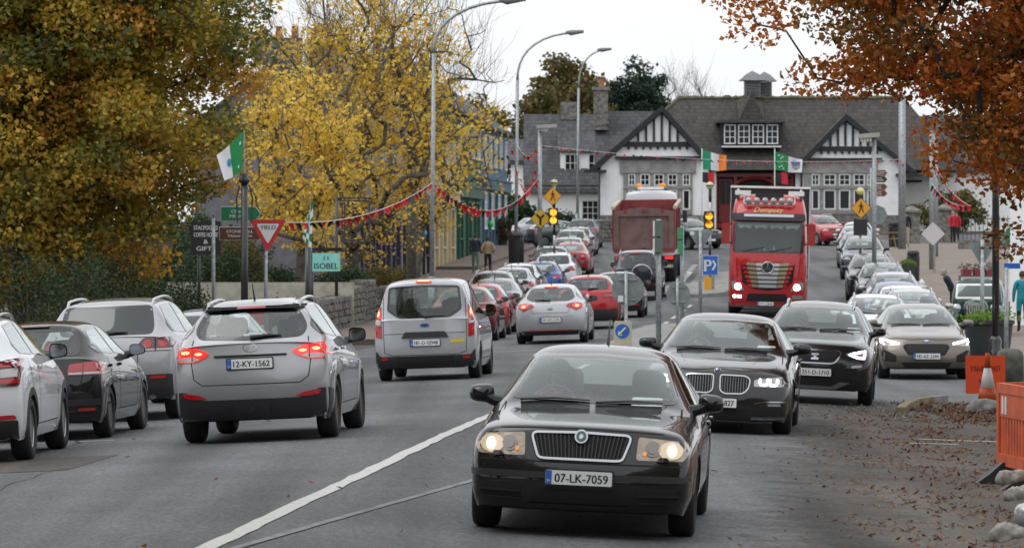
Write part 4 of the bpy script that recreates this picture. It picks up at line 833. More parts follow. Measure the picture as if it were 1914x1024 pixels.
def auto_windows(S):
    Ln = S['L']; hw = S['W']/2; bf, br = S['bf'], S.get('br', S['zb']); o = -Ln/2
    wsb, wst = S.get('wsb', hw*.775), S.get('wst', S['wt']*.93); zc, zw = S['zc'], S['zw']
    ws = [(-wsb, zc+.05), (0, zc+.035), (wsb, zc+.05), (wst, zw-.06), (0, zw-.035), (-wst, zw-.06)]
    yA, yT, yR, yB = S['yc']+.42+o, S['yw']+.22+o, S.get('swr', S['yr']-.05)+o, S.get('swb', min(S['yb']-.10, S['yr']+.28))+o; ym = S.get('ybp', (S['yw']+S['yr'])/2+.02)+o
    zt = lambda y: S['H']-.115-.025*abs((y-ym)/(Ln*.25))**2
    zbl = lambda y: bf+.035+(br-bf)*(y-yA)/(yB-yA)
    f = [(yA, zbl(yA)), (ym-.04, zbl(ym)), (ym-.04, zt(ym)), (yT+.1, zt(yT+.1)), (yT-.12, zt(yT)-.09)]
    r = [(ym+.04, zbl(ym)), (yB-.02, zbl(yB)), (yB, zbl(yB)+.10), (yR, zt(yR)-.02), (ym+.04, zt(ym))]
    return ws, f, r

def mirror2(poly): return [(-u, w) for u, w in poly][::-1]

def make_car(name, S, paintm, level=3, front=(), rear=(), near=True, rimmat=None, rails=None, aerial=None, privacy=False, plate_f=None, plate_r=None, show='F', mirmat=None, driver=False, seatsdetail=None):
    """returns an Empty (car standing on z=0, its front towards -y) with its parts as children"""
    e = empty(name); B = Body(S, level); Ln, hw = S['L'], S['W']/2; o = -Ln/2; res = .05 if near else .09; parts = []
    ws, f, r = auto_windows(S); ws = S.get('ws', ws)
    def window(nm, view, poly, gl, rr=.05, fr=.035):
        p = rpoly(poly, rr); inn = inset(p, fr); B.cut(view, inset(p, fr*.55)); parts.append((nm, B.panel(view, p, .004, res, .012, inner=inn), [FRIT, gl], 'auto'))
    window('windscreen', 'F', ws, GL, .07)
    if 'rw' in S: window('rear_window', 'R', S['rw'], GLD if privacy else GL, S.get('rwr', .07), .04)
    if near or True:
        for v in ('S', 'Z'):
            window('side_window', v, f, GL, .04, .022); window('side_window', v, r, GLD if privacy else GL, .04, .022)
    wr = S['R']; yf, yr = S['fo']+o, S['fo']+S['wb']+o
    for v in ('S', 'Z'):                                                   # wheel arches
        for yy in (yf, yr):
            rad = wr+.055; a0 = math.asin(max(-.5, min(.5, (S.get('zs', .2)+.06-wr)/(rad+.05)))); B.cut(v, ell(yy, wr, rad, rad, 24)); arc = [(yy+(rad+.01)*math.cos(a), wr+(rad+.01)*math.sin(a)) for a in np.linspace(a0, math.pi-a0, 22)]
            parts.append(('wheel_arch', B.strip(v, arc, .085, .004, rim=.02, res=.2), S.get('archmat') or paintm, 'auto'))
    if near:                                                               # door gaps, handles
        ym = S.get('ybp', (S['yw']+S['yr'])/2+.02)+o; yA = S['yc']+.42+o; zt_ = S.get('zs', .2)+.14; bf_, br_ = S['bf'], S.get('br', S['zb']); yE = min(yr-wr-.02, S['yr']+o) if False else yr-.12
        for v in ('S', 'Z'):
            for pts in ([(yA-.04, bf_-.02), (yA-.10, bf_-.35), (yA-.06, zt_)], [(ym, bf_+.02), (ym, zt_)], [(yE+.12, br_-.02), (yE+.02, wr+.42), (yE-.24, wr+.22), (yE-.30, zt_)], [(yA-.06, zt_), (yE-.30, zt_)]): parts.append(('panel_gap', B.strip(v, pts, .012, .0015, res=.08), UNDER, 'auto'))
            for yh in (ym-.16, yE-.02): zh = bf_-.10+(br_-bf_)*.5; parts.append(('door_handle', B.panel(v, rpoly([(yh-.11, zh-.016), (yh+.11, zh-.016), (yh+.11, zh+.018), (yh-.11, zh+.018)], .015), .03, .1, .025), paintm, 'auto'))
    for spec in list(front)+list(rear):
        nm, mt, view, poly = spec[:4]; opt = spec[4] if len(spec) > 4 else {}
        polys = [poly] if not opt.get('m') else [poly, mirror2(poly)]
        for pl in polys:
            rr = opt.get('r', .02); pp = rpoly(pl, rr) if rr else pl
            if opt.get('strip'): mb = B.strip(view, pl, opt['strip'], opt.get('off', .003), opt.get('closed', False), res, opt.get('rim', 0), depth=opt.get('depth'))
            else:
                if opt.get('cut'): B.cut(view, inset(pp, .02))
                mb = B.panel(view, pp, opt.get('off', .004), opt.get('res', res), opt.get('rim', .015), depth=opt.get('depth'))
            parts.append((nm, mb, mt or paintm, 'auto', opt.get('sub')))
            if 'bulbs' in opt:
                for (bx, bz, br_, bm) in opt['bulbs']:
                    sg = 1 if pl is poly else -1
                    if len(br_) == 2: q = ell(bx*sg, bz, br_[0], br_[1], 14)
                    else: q = None
                    parts.append((opt.get('bn', 'bulb'), B.panel(view, q, .011, .05, .008), bm, 'auto', nm))
            for q2 in opt.get('subs', ()):
                sn, sm, sp, so = q2; spp = sp if pl is poly else mirror2(sp); spp = rpoly(spp, so.get('r', .01)) if so.get('r', .01) else spp
                parts.append((sn, B.panel(view, spp, so.get('off', .009), res, so.get('rim', .008)), sm, 'auto', nm))
    body = B.shell('body', paintm, e); last = {}
    for it in parts:
        nm, mb, mt, sm = it[:4]; par = last.get(it[4]) if len(it) > 4 and it[4] else e
        ob = mb.build(nm, mt, par or e, sm)
        if not (len(it) > 4 and it[4]): last[nm] = ob
    # underbody
    u = MB(); u.box((0, 0, S.get('zs', .2)+.14), (hw*2-.55, Ln-.5, .26)); u.box((0, 0, S.get('zs', .2)+.16), (hw*2-.16, S['wb']-2*wr-.16, .22)); u.box((0, o+.42, S.get('zs', .2)+.13), (hw*1.5, .5, .22)); u.box((0, -o-.40, S.get('zs', .2)+.13), (hw*1.5, .5, .22)); u.build('underbody', UNDER, e)
    tm, km, dm = wheel_mesh(wr, S.get('tw', .21), S.get('spokes', 5), rimmat or RIM)
    for yy in (yf, yr):
        for s in (1, -1):
            w = empty('wheel', (s*(hw-.02-S.get('tw', .21)/2), yy, wr), 0 if s > 0 else math.pi); w.parent = e; link('tyre', tm, w); link('rim', km, w); link('brake_disc', dm, w)
    for s in (1, -1): mirror_obj(S, s, mirmat or paintm, e, near)
    seats(S, e, near)
    if plate_f: plate_obj(B, 'F', plate_f[0], plate_f[1], e)
    if plate_r: plate_obj(B, 'R', plate_r[0], plate_r[1], e)
    if rails:
        for s in (1, -1):
            ya, yb_ = S['yw']+.15+o, S['yr']+.05+o; xs = s*(S['wt']-.07); P = []
            for i in range(9):
                t = i/8; y = ya+(yb_-ya)*t; h, nn, k, dd = B.bvh.ray_cast(Vector((xs, y, 4)), Vector((0, 0, -1))); z = h.z if h else S['H']; P.append((xs, y, z+(.055 if 0 < i < 8 else -.01)))
            MB().tube(P, .020, 8).build('roof_rail', rails, e, True)
    if aerial:
        (p,), _ = B.project('T', [(0, aerial+o)], 0); MB().tube([p-Vector((0, 0, .01)), p+Vector((0, .01, .03)), p+Vector((0, .17, .22))], [.022, .014, .004], 6).build('aerial', BLK, e)
    if show == 'F' or near:
        for s, a in ((-1, .06), (1, .0)):                                            # front wipers
            base = (-.60 if s < 0 else .02, S['zc']+.035); tip = (-.03 if s < 0 else .56, S['zc']+.05)
            pts, _ = B.project('F', [base, ((base[0]+tip[0])/2, (base[1]+tip[1])/2+.015), tip], .02); MB().tube(pts, [.012, .009, .006], 6).build('wiper', BLK, e)
    if S.get('rwiper'):
        a, b = S['rwiper']; pts, _ = B.project('R', [a, ((a[0]+b[0])/2, (a[1]+b[1])/2+.008), b], .02); MB().tube(pts, [.028, .016, .008], 6).build('rear_wiper', BLK, e)
    return e, B

def place(e, x, d, yaw=0, lift=0, L=0):
    """stand a car at (x, d) on the street surface, following its slope and camber; yaw 0 = facing us along the street"""
    h = -HEAD+yaw; dy = Vector((-math.sin(h), math.cos(h))); dx = Vector((math.cos(h), math.sin(h)))
    a = 1.4; b = .75
    if L:
        v = dy if math.cos(yaw) > 0 else -dy; x += v.x*L/2; d += v.y*L/2
    zf = lambda q: gzf(q[0], q[1])
    c = Vector((x, d)); z1, z2 = zf(c+dy*a), zf(c-dy*a); z3, z4 = zf(c+dx*b), zf(c-dx*b)
    Y = Vector((dy.x, dy.y, (z1-z2)/(2*a))).normalized(); X = Vector((dx.x, dx.y, (z3-z4)/(2*b))); X = (X-Y*X.dot(Y)).normalized(); Z = X.cross(Y)
    M = Matrix((X, Y, Z)).transposed().to_4x4(); M.translation = Vector((x, d, (z1+z2+z3+z4)/4+lift)); e.matrix_world = M; return e
# ---------------------------------------------------------------- car designs (metres, front or rear view)
def seam(view, pts, w=.011, **k): return ('panel_gap', UNDER, view, pts, dict(strip=w, off=.0015, **k))
def ringpoly(poly, r): return rpoly(poly, r)

# black saloon with the chrome framed grille, coming towards us
S_SAL = dict(L=4.80, W=1.82, H=1.47, wb=2.80, fo=.95, R=.318, zn=.865, yc=1.42, zc=.965, wf0=.94, bow=.17, yw=2.20, zw=1.425, yr=3.45, zr=1.425, yb=4.12, zb=1.02, zt=1.0, bf=.92, br=.95, wt=.575, zs=.19, tw=.21, spokes=7,
    edge=.06, nose=(.08, .0, .0, .06, .13), rw=[(-.60, 1.03), (.60, 1.03), (.50, 1.36), (-.50, 1.36)], wsb=.70, wst=.555, mz=1.03, mw=.21, mh=.15, my=.45)
DZ = .055
GR = [(-.405, .735), (-.375, .775), (0, .785), (.375, .775), (.405, .735), (.345, .56), (.30, .545), (-.30, .545), (-.345, .56)]
f_sal = [('headlamp', LENSY, 'F', [(.435, .575), (.80, .575), (.845, .64), (.825, .725), (.445, .755)], dict(m=1, r=.025, bulbs=[(.70, .655, (.095, .072), HALO), (.56, .665, (.06, .062), REFL)], subs=[('bulb', BULB, ell(.71, .655, .030, .044), dict(r=0, off=.016)), ('lamp_projector', REFL, ell(.56, .665, .038, .04), dict(r=0, off=.017)), ('side_light', AMBER, ell(.50, .625, .014, .018), dict(r=0, off=.013))])),
    ('grille', UNDER, 'F', GR, dict(r=.03, off=.006)), ('grille_frame', CHR, 'F', inset(rpoly(GR, .04), .016), dict(strip=.018, closed=True, off=.018, rim=.02)),
    ('badge', CHR, 'F', ell(0, .735, .052, .052), dict(r=0, off=.03, rim=.03, subs=[('badge_ring', mat('badge_green', (.05, .12, .08), .3), ell(0, .735, .040, .040), dict(r=0, off=.033)), ('badge_arrow', CHR, [(-.018, .72), (.0, .715), (.02, .735), (.006, .755), (-.012, .75)], dict(r=.004, off=.036))])),
    ('bumper_strip', BLK, 'F', [(-.86, .405), (.86, .405), (.86, .455), (-.86, .455)], dict(r=.01, off=.012, rim=.02)),
    ('air_intake', UNDER, 'F', [(-.37, .215), (.37, .215), (.36, .325), (-.36, .325)], dict(off=.004)), ('intake_edge', BLK, 'F', [(-.40, .205), (.40, .205)], dict(strip=.014, off=.016, rim=.015)),
    ('fog_intake', UNDER, 'F', [(.45, .24), (.76, .25), (.82, .36), (.46, .36)], dict(m=1)), ('fog_slat', BLK, 'F', [(.46, .30), (.79, .305)], dict(strip=.02, m=1, off=.014, rim=.012)), ('fog_slat', BLK, 'F', [(.45, .243), (.76, .25)], dict(strip=.012, m=1, off=.014, rim=.012)),
    ('bonnet_crease', UNDER, 'F', [(.42, .80), (.60, .955)], dict(strip=.004, m=1, off=.001)),
    ('lamp_washer', P_BLACK, 'F', [(.60, .566), (.69, .566), (.685, .60), (.61, .60)], dict(m=1, off=.02, rim=.03)),
    ('parking_permit', PERMIT, 'F', [(.30, 1.00), (.565, 1.0), (.56, 1.065), (.31, 1.065)], dict(off=.001, rim=0)),
    seam('F', [(-.84, .535), (.84, .535)]), seam('F', [(.72, .93), (.74, .86), (.64, .78), (.43, .79), (0, .80)], m=1)]
for i in range(23): x = -.36+i*.0327; f_sal.append(('grille_slat', BLK, 'F', [(x*.88, .575), (x, .748 if abs(x) > .09 else .69)], dict(strip=.009, off=.014, rim=.012, depth=.3)))
f_sal = [(n, m, v, p if n == 'parking_permit' else [(a, b+DZ) for a, b in p], {k: ([(x, z+DZ, r, mm) for x, z, r, mm in q] if k == 'bulbs' else [(sn, sm, [(a, b+DZ) for a, b in sp], so) for sn, sm, sp, so in q] if k == 'subs' else q) for k, q in o.items()}) for n, m, v, p, o in f_sal]

# black luxury saloon, twin kidney grilles
S_LUX = dict(L=5.10, W=1.90, H=1.48, wb=3.07, fo=.88, R=.34, zn=.755, yc=1.52, zc=.97, yw=2.38, zw=1.43, yr=3.7, zr=1.43, yb=4.45, zb=1.06, zt=1.03, bf=.95, br=.99, wt=.60, zs=.15, tw=.24, spokes=10, edge=.07, nose=(.05, .0, .0, .05, .15),
    rw=[(-.62, 1.07), (.62, 1.07), (.52, 1.36), (-.52, 1.36)], wsb=.735, wst=.59, mz=1.05, mw=.23, mh=.14, my=.50)
KID = [(.035, .70), (.05, .73), (.36, .725), (.42, .68), (.40, .56), (.33, .495), (.10, .49), (.04, .53)]
f_lux = [('headlamp', LENS, 'F', [(.46, .595), (.80, .60), (.885, .645), (.90, .735), (.78, .725), (.46, .68)], dict(m=1, r=.02, subs=[])),
    ('grille', UNDER, 'F', KID, dict(m=1, r=.03, off=.006)), ('grille_frame', CHR, 'F', inset(rpoly(KID, .04), .006), dict(strip=.016, closed=True, m=1, off=.016, rim=.02)),
    ('badge', CHR, 'F', ell(0, .775, .042, .034), dict(r=0, off=.008, subs=[('badge_ring', PTXT, ell(0, .775, .034, .027), dict(r=0, off=.012)), ('badge_quarter', PBLU, [(0, .775), (.02, .775), (.02, .793), (0, .793)], dict(r=.004, off=.015)), ('badge_quarter', WHT, [(0, .775), (-.02, .775), (-.02, .793), (0, .793)], dict(r=.004, off=.015))])),
    ('air_intake', UNDER, 'F', [(-.42, .215), (.42, .215), (.40, .33), (-.40, .33)], dict()), ('side_intake', UNDER, 'F', [(.50, .225), (.86, .24), (.86, .40), (.47, .375)], dict(m=1)),
    ('chrome_strip', CHR, 'F', [(.47, .385), (.60, .415), (.86, .42)], dict(strip=.014, m=1, off=.016, rim=.015)), ('chrome_strip', CHR, 'F', [(.44, .20), (.86, .215)], dict(strip=.026, m=1, off=.016, rim=.015)),
    ('fog_lamp', LENS, 'F', [(.64, .36), (.80, .365), (.80, .395), (.64, .39)], dict(m=1, off=.01)), ('parking_permit', PERMIT, 'F', [(.42, 1.03), (.66, 1.03), (.655, 1.08), (.43, 1.08)], dict(off=.001, rim=0)),
    seam('F', [(.76, .96), (.78, .87), (.66, .79), (.30, .775), (0, .80)], m=1), ('bonnet_crease', UNDER, 'F', [(.36, .80), (.55, .97)], dict(strip=.004, m=1, off=.001))]
for s in (-1, 1):
    for cx in (.58, .70):
        f_lux.append(('lamp_ring', LED, 'F', [(s*(cx+a), .66+b) for a, b in ((-.045, .035), (-.05, -.01), (-.03, -.04), (.03, -.04), (.05, -.01), (.045, .035))], dict(strip=.024, off=.012, rim=.01)))
    for i in range(10): x = .07+i*.033; f_lux.append(('grille_slat', mat('slat_grey', (.16, .165, .17), .3, .8), 'F', [(s*x, .505), (s*x, .715)], dict(strip=.006, off=.013, rim=.012, depth=.3)))

# dark grey crossover with wedge shaped lit lamps
S_XOV = dict(L=4.38, W=1.84, H=1.60, wb=2.64, fo=.87, R=.345, zn=.93, yc=1.25, zc=1.09, yw=1.98, zw=1.54, yr=3.55, zr=1.54, yb=4.1, zb=1.16, zt=1.12, bf=1.06, br=1.13, wt=.60, zs=.21, tw=.225, spokes=5, edge=.07, nose=(.08, .02, .0, .03, .12), archmat=BLK,
    rw=[(-.60, 1.18), (.60, 1.18), (.53, 1.46), (-.53, 1.46)], wsb=.71, wst=.58, mz=1.14, my=.42)
GX = [(-.42, .80), (-.36, .85), (.36, .85), (.42, .80), (.33, .66), (.27, .63), (-.27, .63), (-.33, .66)]
f_xov = [('headlamp', LENS, 'F', [(.46, .80), (.78, .87), (.80, .76), (.74, .70), (.50, .77)], dict(m=1, r=.015)),
    ('grille', UNDER, 'F', GX, dict(off=.006)), ('grille_frame', CHR, 'F', inset(rpoly(GX, .03), .01), dict(strip=.018, closed=True, off=.014, rim=.018)),
    ('badge', CHR, 'F', [(-.06, .69), (.05, .69), (.06, .72), (-.03, .74), (.06, .76), (.06, .79), (-.05, .79), (-.06, .76), (.03, .74), (-.06, .72)], dict(r=.006, off=.02)),
    ('air_intake', UNDER, 'F', [(-.60, .40), (.60, .40), (.66, .58), (-.66, .58)], dict()), ('fog_lamp', LENS, 'F', [(.56, .58), (.72, .60), (.73, .635), (.57, .62)], dict(m=1, off=.012)),
    ('skid_plate', mat('satin_silver', (.35, .36, .37), .35, .8), 'F', [(-.30, .235), (.30, .235), (.56, .35), (.40, .36), (.27, .29), (-.27, .29), (-.40, .36), (-.56, .35)], dict(off=.014)),
    ('lower_trim', BLK, 'F', [(-.88, .20), (.88, .20), (.88, .36), (.60, .36), (.30, .22), (-.30, .22), (-.60, .36), (-.88, .36)], dict(off=.006)),
    ('parking_permit', PERMIT, 'F', [(.44, 1.12), (.66, 1.12), (.65, 1.19), (.45, 1.19)], dict(off=.001, rim=0)), seam('F', [(.72, 1.06), (.76, .98), (.60, .91), (0, .92)], m=1)]
for s in (-1, 1): f_xov.append(('lamp_strip', LED, 'F', [(s*u, w) for u, w in [(.52, .79), (.76, .845), (.755, .74), (.66, .745)]], dict(strip=.030, closed=True, off=.013, rim=.01)))
for k in range(6): f_xov.append(('grille_slat', BLK, 'F', [(-.34, .66+k*.032), (.34, .66+k*.032)], dict(strip=.012, off=.012, rim=.01)))

# taupe hatchback
S_HAT = dict(L=4.38, W=1.825, H=1.47, wb=2.70, fo=.86, R=.335, zn=.80, yc=1.22, zc=1.0, yw=2.02, zw=1.42, yr=3.55, zr=1.42, yb=4.12, zb=1.07, zt=1.03, bf=.97, br=1.04, wt=.575, zs=.19, tw=.225, spokes=5, edge=.08, nose=(.06, .0, .0, .05, .16),
    rw=[(-.58, 1.09), (.58, 1.09), (.50, 1.36), (-.50, 1.36)], wsb=.70, wst=.56, mz=1.07, my=.44)
GH = [(-.46, .64), (-.40, .695), (.40, .695), (.46, .64), (.36, .48), (-.36, .48)]
f_hat = [('headlamp', LENS, 'F', [(.50, .68), (.62, .735), (.855, .80), (.875, .70), (.80, .645), (.56, .665)], dict(m=1, r=.02)),
    ('grille', UNDER, 'F', GH, dict(r=.04, off=.006)), ('badge', PBLU, 'F', ell(0, .755, .06, .028), dict(r=0, off=.01, subs=[('badge_ring', CHR, ell(0, .755, .05, .02), dict(r=0, off=.012))])),
    ('air_intake', UNDER, 'F', [(-.42, .24), (.42, .24), (.50, .34), (-.50, .34)], dict()), ('side_intake', UNDER, 'F', [(.58, .34), (.84, .36), (.86, .55), (.80, .58), (.58, .47)], dict(m=1, r=.03)),
    ('splitter', BLK, 'F', [(-.84, .20), (.84, .20), (.84, .235), (-.84, .235)], dict(off=.014)), ('parking_permit', PERMIT, 'F', [(.33, 1.34), (.54, 1.34), (.54, 1.375), (.33, 1.375)], dict(off=.001, rim=0)),
    seam('F', [(.70, .99), (.74, .90), (.62, .80), (.30, .775), (0, .79)], m=1)]
for s in (-1, 1): f_hat.append(('lamp_strip', LED, 'F', [(s*u, w) for u, w in [(.52, .70), (.64, .725), (.80, .765), (.845, .775), (.85, .72), (.80, .685)]], dict(strip=.032, off=.013, rim=.01)))
for k in range(5): f_hat.append(('grille_slat', BLK, 'F', [(-.40+.012*(4-k), .51+k*.036), (.40-.012*(4-k), .51+k*.036)], dict(strip=.014, off=.012, rim=.01)))

# silver crossover seen from behind
S_IX = dict(L=4.41, W=1.82, H=1.66, wb=2.64, fo=.88, R=.355, zn=.92, yc=1.15, zc=1.10, yw=1.95, zw=1.59, yr=3.95, zr=1.585, yb=4.30, zb=1.16, zt=1.13, bf=1.06, br=1.17, wt=.60, wtr=.585, zs=.24, tw=.225, spokes=5, tail=(.10, .02, -.02, .05, .09), crr=.7, wr0=.92, bowr=.17,
    rw=[(-.60, 1.19), (0, 1.165), (.60, 1.19), (.655, 1.30), (.545, 1.50), (0, 1.525), (-.545, 1.50), (-.655, 1.30)], rwr=.08, rwiper=((.0, 1.195), (.36, 1.21)), swr=3.75, swb=4.05, mz=1.15, mh=.17, my=.45)
RLX = [(.47, 1.03), (.62, 1.095), (.80, 1.115), (.905, 1.11), (.905, .99), (.82, .935), (.66, .935), (.54, .98)]
r_ix = [('tail_lamp', TAILON, 'R', RLX, dict(m=1, r=.025, off=.012, subs=[('reversing_lamp', TAILW, [(.58, .965), (.67, .94), (.80, .945), (.86, .975), (.78, .995), (.64, .99)], dict(off=.018)), ('lamp_divider', TAILDK, [(.665, .945), (.68, .945), (.68, 1.10), (.665, 1.10)], dict(off=.02)), ('lamp_glow', TAILHOT, ell(.755, 1.05, .05, .022), dict(r=0, off=.016)), ('lamp_glow', TAILHOT, ell(.60, 1.03, .045, .016), dict(r=0, off=.016))])),
    ('lower_bumper', BLK, 'R', [(-.845, .24), (.845, .24), (.845, .60), (.80, .575), (.55, .50), (-.55, .50), (-.80, .575), (-.845, .60)], dict(r=.03, off=.01, rim=.02)),
    ('side_cladding', BLK, 'S', [(1.86, .26), (2.1, .26), (2.1, .60), (1.80, .58)], dict(r=.02, off=.011, rim=.015)), ('side_cladding', BLK, 'Z', [(1.86, .26), (2.1, .26), (2.1, .60), (1.80, .58)], dict(r=.02, off=.011, rim=.015)), ('rear_reflector', TAIL, 'R', [(.50, .515), (.60, .56), (.80, .59), (.77, .53), (.66, .515)], dict(m=1, off=.018)),
    ('towbar_plate', BLK, 'R', [(-.22, .26), (.22, .26), (.20, .50), (-.20, .50)], dict(off=.03, rim=.03)), ('towbar', BLK, 'R', ell(.0, .39, .035, .035), dict(r=0, off=.09, rim=.09)),
    ('badge', CHR, 'R', ell(0, 1.085, .085, .047), dict(r=0, off=.008, subs=[('badge_field', P_SILVER, ell(0, 1.085, .072, .036), dict(r=0, off=.011)), ('badge_letter', CHR, [(-.045, 1.055), (-.02, 1.055), (-.008, 1.08), (.008, 1.085), (.02, 1.06), (.05, 1.115), (.025, 1.115), (.012, 1.095), (-.012, 1.09), (-.022, 1.112)], dict(r=.004, off=.015))])),
    ('plate_garnish', UNDER, 'R', [(-.42, .985), (.42, .985), (.42, 1.005), (-.42, 1.005)], dict(off=.014)),
    ('spoiler', P_SILVER, 'R', [(-.57, 1.535), (.57, 1.535), (.54, 1.60), (-.54, 1.60)], dict(off=.05, rim=.08)), ('spoiler_edge', UNDER, 'R', [(-.58, 1.505), (.58, 1.505), (.57, 1.54), (-.57, 1.54)], dict(off=.045, rim=.06)), ('high_brake_lamp', TAIL, 'R', [(-.17, 1.51), (.17, 1.51), (.16, 1.535), (-.16, 1.535)], dict(off=.052)),
    seam('R', [(-.66, 1.19), (-.70, 1.0), (-.66, .74), (-.56, .67), (.56, .67), (.66, .74), (.70, 1.0), (.66, 1.19)])]
# silver van-like people carrier seen from behind
S_VAN = dict(L=4.42, W=1.835, H=1.83, wb=2.66, fo=.90, R=.325, zn=.95, yc=1.0, zc=1.17, yw=1.85, zw=1.74, yr=4.28, zr=1.775, yb=4.385, zb=1.12, zt=1.08, bf=1.08, br=1.10, wt=.66, wtr=.665, zs=.20, tw=.205, spokes=5, tail=(.08, .0, .0, .02, .03), crr=.8, sq=1, wr0=.955, bowr=.08, dx=.95,
    rw=[(-.455, 1.10), (.455, 1.10), (.665, 1.24), (.625, 1.655), (0, 1.68), (-.625, 1.655), (-.665, 1.24)], rwr=.06, rwiper=((.0, 1.125), (.36, 1.13)), swr=4.0, swb=4.1, mz=1.18, mh=.22, mw=.2, my=.35)
r_van = [('tail_lamp', TAIL, 'R', [(.76, .75), (.87, .78), (.875, 1.15), (.845, 1.35), (.77, 1.28)], dict(m=1, r=.03, off=.012, subs=[('brake_lamp', TAILON, [(.775, 1.11), (.865, 1.13), (.845, 1.33), (.78, 1.27)], dict(off=.018)), ('lamp_glow', TAILHOT, ell(.815, 1.20, .025, .06), dict(r=0, off=.023)), ('reversing_lamp', TAILW, [(.775, .98), (.862, 1.0), (.862, 1.09), (.775, 1.07)], dict(off=.018))])),
    ('lower_bumper', BLK, 'R', [(-.875, .21), (.875, .21), (.875, .535), (.86, .53), (.80, .44), (-.80, .44), (-.86, .53), (-.875, .535)], dict(r=.03, off=.012, rim=.02)), ('bumper_step', UNDER, 'R', [(-.50, .31), (.50, .31), (.50, .425), (-.50, .425)], dict(off=.022)),
    ('rear_reflector', TAIL, 'R', [(.66, .375), (.78, .375), (.78, .42), (.66, .42)], dict(m=1, off=.024)), ('handle_garnish', BLK, 'R', [(-.42, .755), (.42, .755), (.35, .86), (-.35, .86)], dict(off=.02, rim=.03)),
    ('badge', PBLU, 'R', ell(0, .975, .085, .034), dict(r=0, off=.010, subs=[('badge_ring', CHR, ell(0, .975, .06, .018), dict(r=0, off=.012))])), ('high_brake_lamp', TAILON, 'R', [(-.14, 1.725), (.14, 1.725), (.14, 1.75), (-.14, 1.75)], dict(off=.03, rim=.03, subs=[('lamp_glow', TAILHOT, [(-.11, 1.73), (.11, 1.73), (.11, 1.745), (-.11, 1.745)], dict(off=.036))])),
    ('yellow_sticker', mat('sticker_yellow', (.6, .45, .02), .5), 'R', [(.45, .66), (.70, .66), (.70, .715), (.45, .715)], dict(off=.004)), seam('R', [(-.72, 1.60), (-.735, .83), (.735, .83), (.72, 1.60)]), seam('R', [(-.735, .82), (-.72, .50), (-.60, .455), (.60, .455), (.72, .50), (.735, .82)])]
# black hatchback from behind
S_GOLF = dict(L=4.20, W=1.785, H=1.48, wb=2.58, fo=.87, R=.316, zn=.80, yc=1.15, zc=.99, yw=1.9, zw=1.42, yr=3.62, zr=1.425, yb=4.02, zb=1.03, zt=1.0, bf=.95, br=1.02, wt=.57, wtr=.56, zs=.20, tw=.205, crr=.6, wr0=.93,
    rw=[(-.58, 1.03), (.58, 1.03), (.60, 1.12), (.50, 1.36), (-.50, 1.36), (-.60, 1.12)], swr=3.42, swb=3.75, mz=1.04, my=.42)
r_golf = [('tail_lamp', TAIL, 'R', [(.46, .79), (.87, .79), (.885, .90), (.80, .955), (.48, .925)], dict(m=1, r=.03, off=.012, subs=[('brake_lamp', TAIL, [(.49, .835), (.86, .835), (.86, .90), (.78, .935), (.49, .91)], dict(off=.018)), ('reversing_lamp', TAILW, [(.48, .80), (.86, .80), (.86, .83), (.48, .825)], dict(off=.02)), ('lamp_divider', TAILDK, [(.64, .79), (.655, .79), (.655, .94), (.64, .935)], dict(off=.024))])),
    ('bumper_strip', BLK, 'R', [(-.90, .42), (.90, .42), (.90, .50), (-.90, .50)], dict(off=.012)), ('lower_bumper', BLK, 'R', [(-.90, .21), (.90, .21), (.90, .32), (-.90, .32)], dict(off=.008)), ('rear_reflector', TAIL, 'R', [(.58, .36), (.78, .36), (.78, .39), (.58, .39)], dict(m=1, off=.016)),
    ('badge', CHR, 'R', ell(0, .90, .06, .06), dict(r=0, off=.012)), seam('R', [(-.60, 1.02), (-.64, .78), (-.60, .56), (.60, .56), (.64, .78), (.60, 1.02)]), ('high_brake_lamp', TAILDK, 'R', [(-.18, 1.385), (.18, 1.385), (.18, 1.405), (-.18, 1.405)], dict(off=.02))]
# large silver estate SUV from behind
S_TOU = dict(L=4.75, W=1.93, H=1.72, wb=2.855, fo=.93, R=.37, zn=.98, yc=1.3, zc=1.15, yw=2.1, zw=1.66, yr=4.25, zr=1.655, yb=4.62, zb=1.20, zt=1.16, bf=1.10, br=1.18, wt=.66, wtr=.65, zs=.28, tw=.255, crr=.6, wr0=.93, bowr=.12,
    rw=[(-.63, 1.19), (.63, 1.19), (.66, 1.28), (.60, 1.585), (-.60, 1.585), (-.66, 1.28)], rwiper=((.0, 1.205), (.30, 1.22)), swr=4.0, swb=4.3, mz=1.2, mh=.18, my=.45)
r_tou = [('tail_lamp', TAILDK, 'R', [(.46, .96), (.90, .96), (.93, 1.05), (.90, 1.14), (.52, 1.14), (.45, 1.06)], dict(m=1, r=.04, off=.012, subs=[('round_lamp', TAIL, ell(.78, 1.065, .06, .06), dict(r=0, off=.018)), ('round_lamp', TAIL, ell(.575, 1.055, .055, .055), dict(r=0, off=.018)), ('reversing_lamp', TAILW, [(.50, .967), (.90, .967), (.91, .99), (.48, .985)], dict(off=.016)), ('lamp_divider', UNDER, [(.675, .96), (.69, .96), (.69, 1.14), (.675, 1.14)], dict(off=.02))])),
    ('lower_bumper', BLK, 'R', [(-.90, .29), (.90, .29), (.90, .64), (-.90, .64)], dict(off=.010, rim=.02)), ('rear_reflector', TAIL, 'R', [(.60, .585), (.82, .585), (.82, .62), (.60, .62)], dict(m=1, off=.018)),
    ('badge', CHR, 'R', ell(0, 1.10, .075, .075), dict(r=0, off=.012)), seam('R', [(-.68, 1.2), (-.70, 1.15)]), seam('R', [(-.44, .96), (-.44, .76), (-.38, .70), (.38, .70), (.44, .76), (.44, .96)]), ('exhaust_pipe', CHR, 'R', ell(.62, .33, .05, .035), dict(r=0, off=.03, rim=.1))]
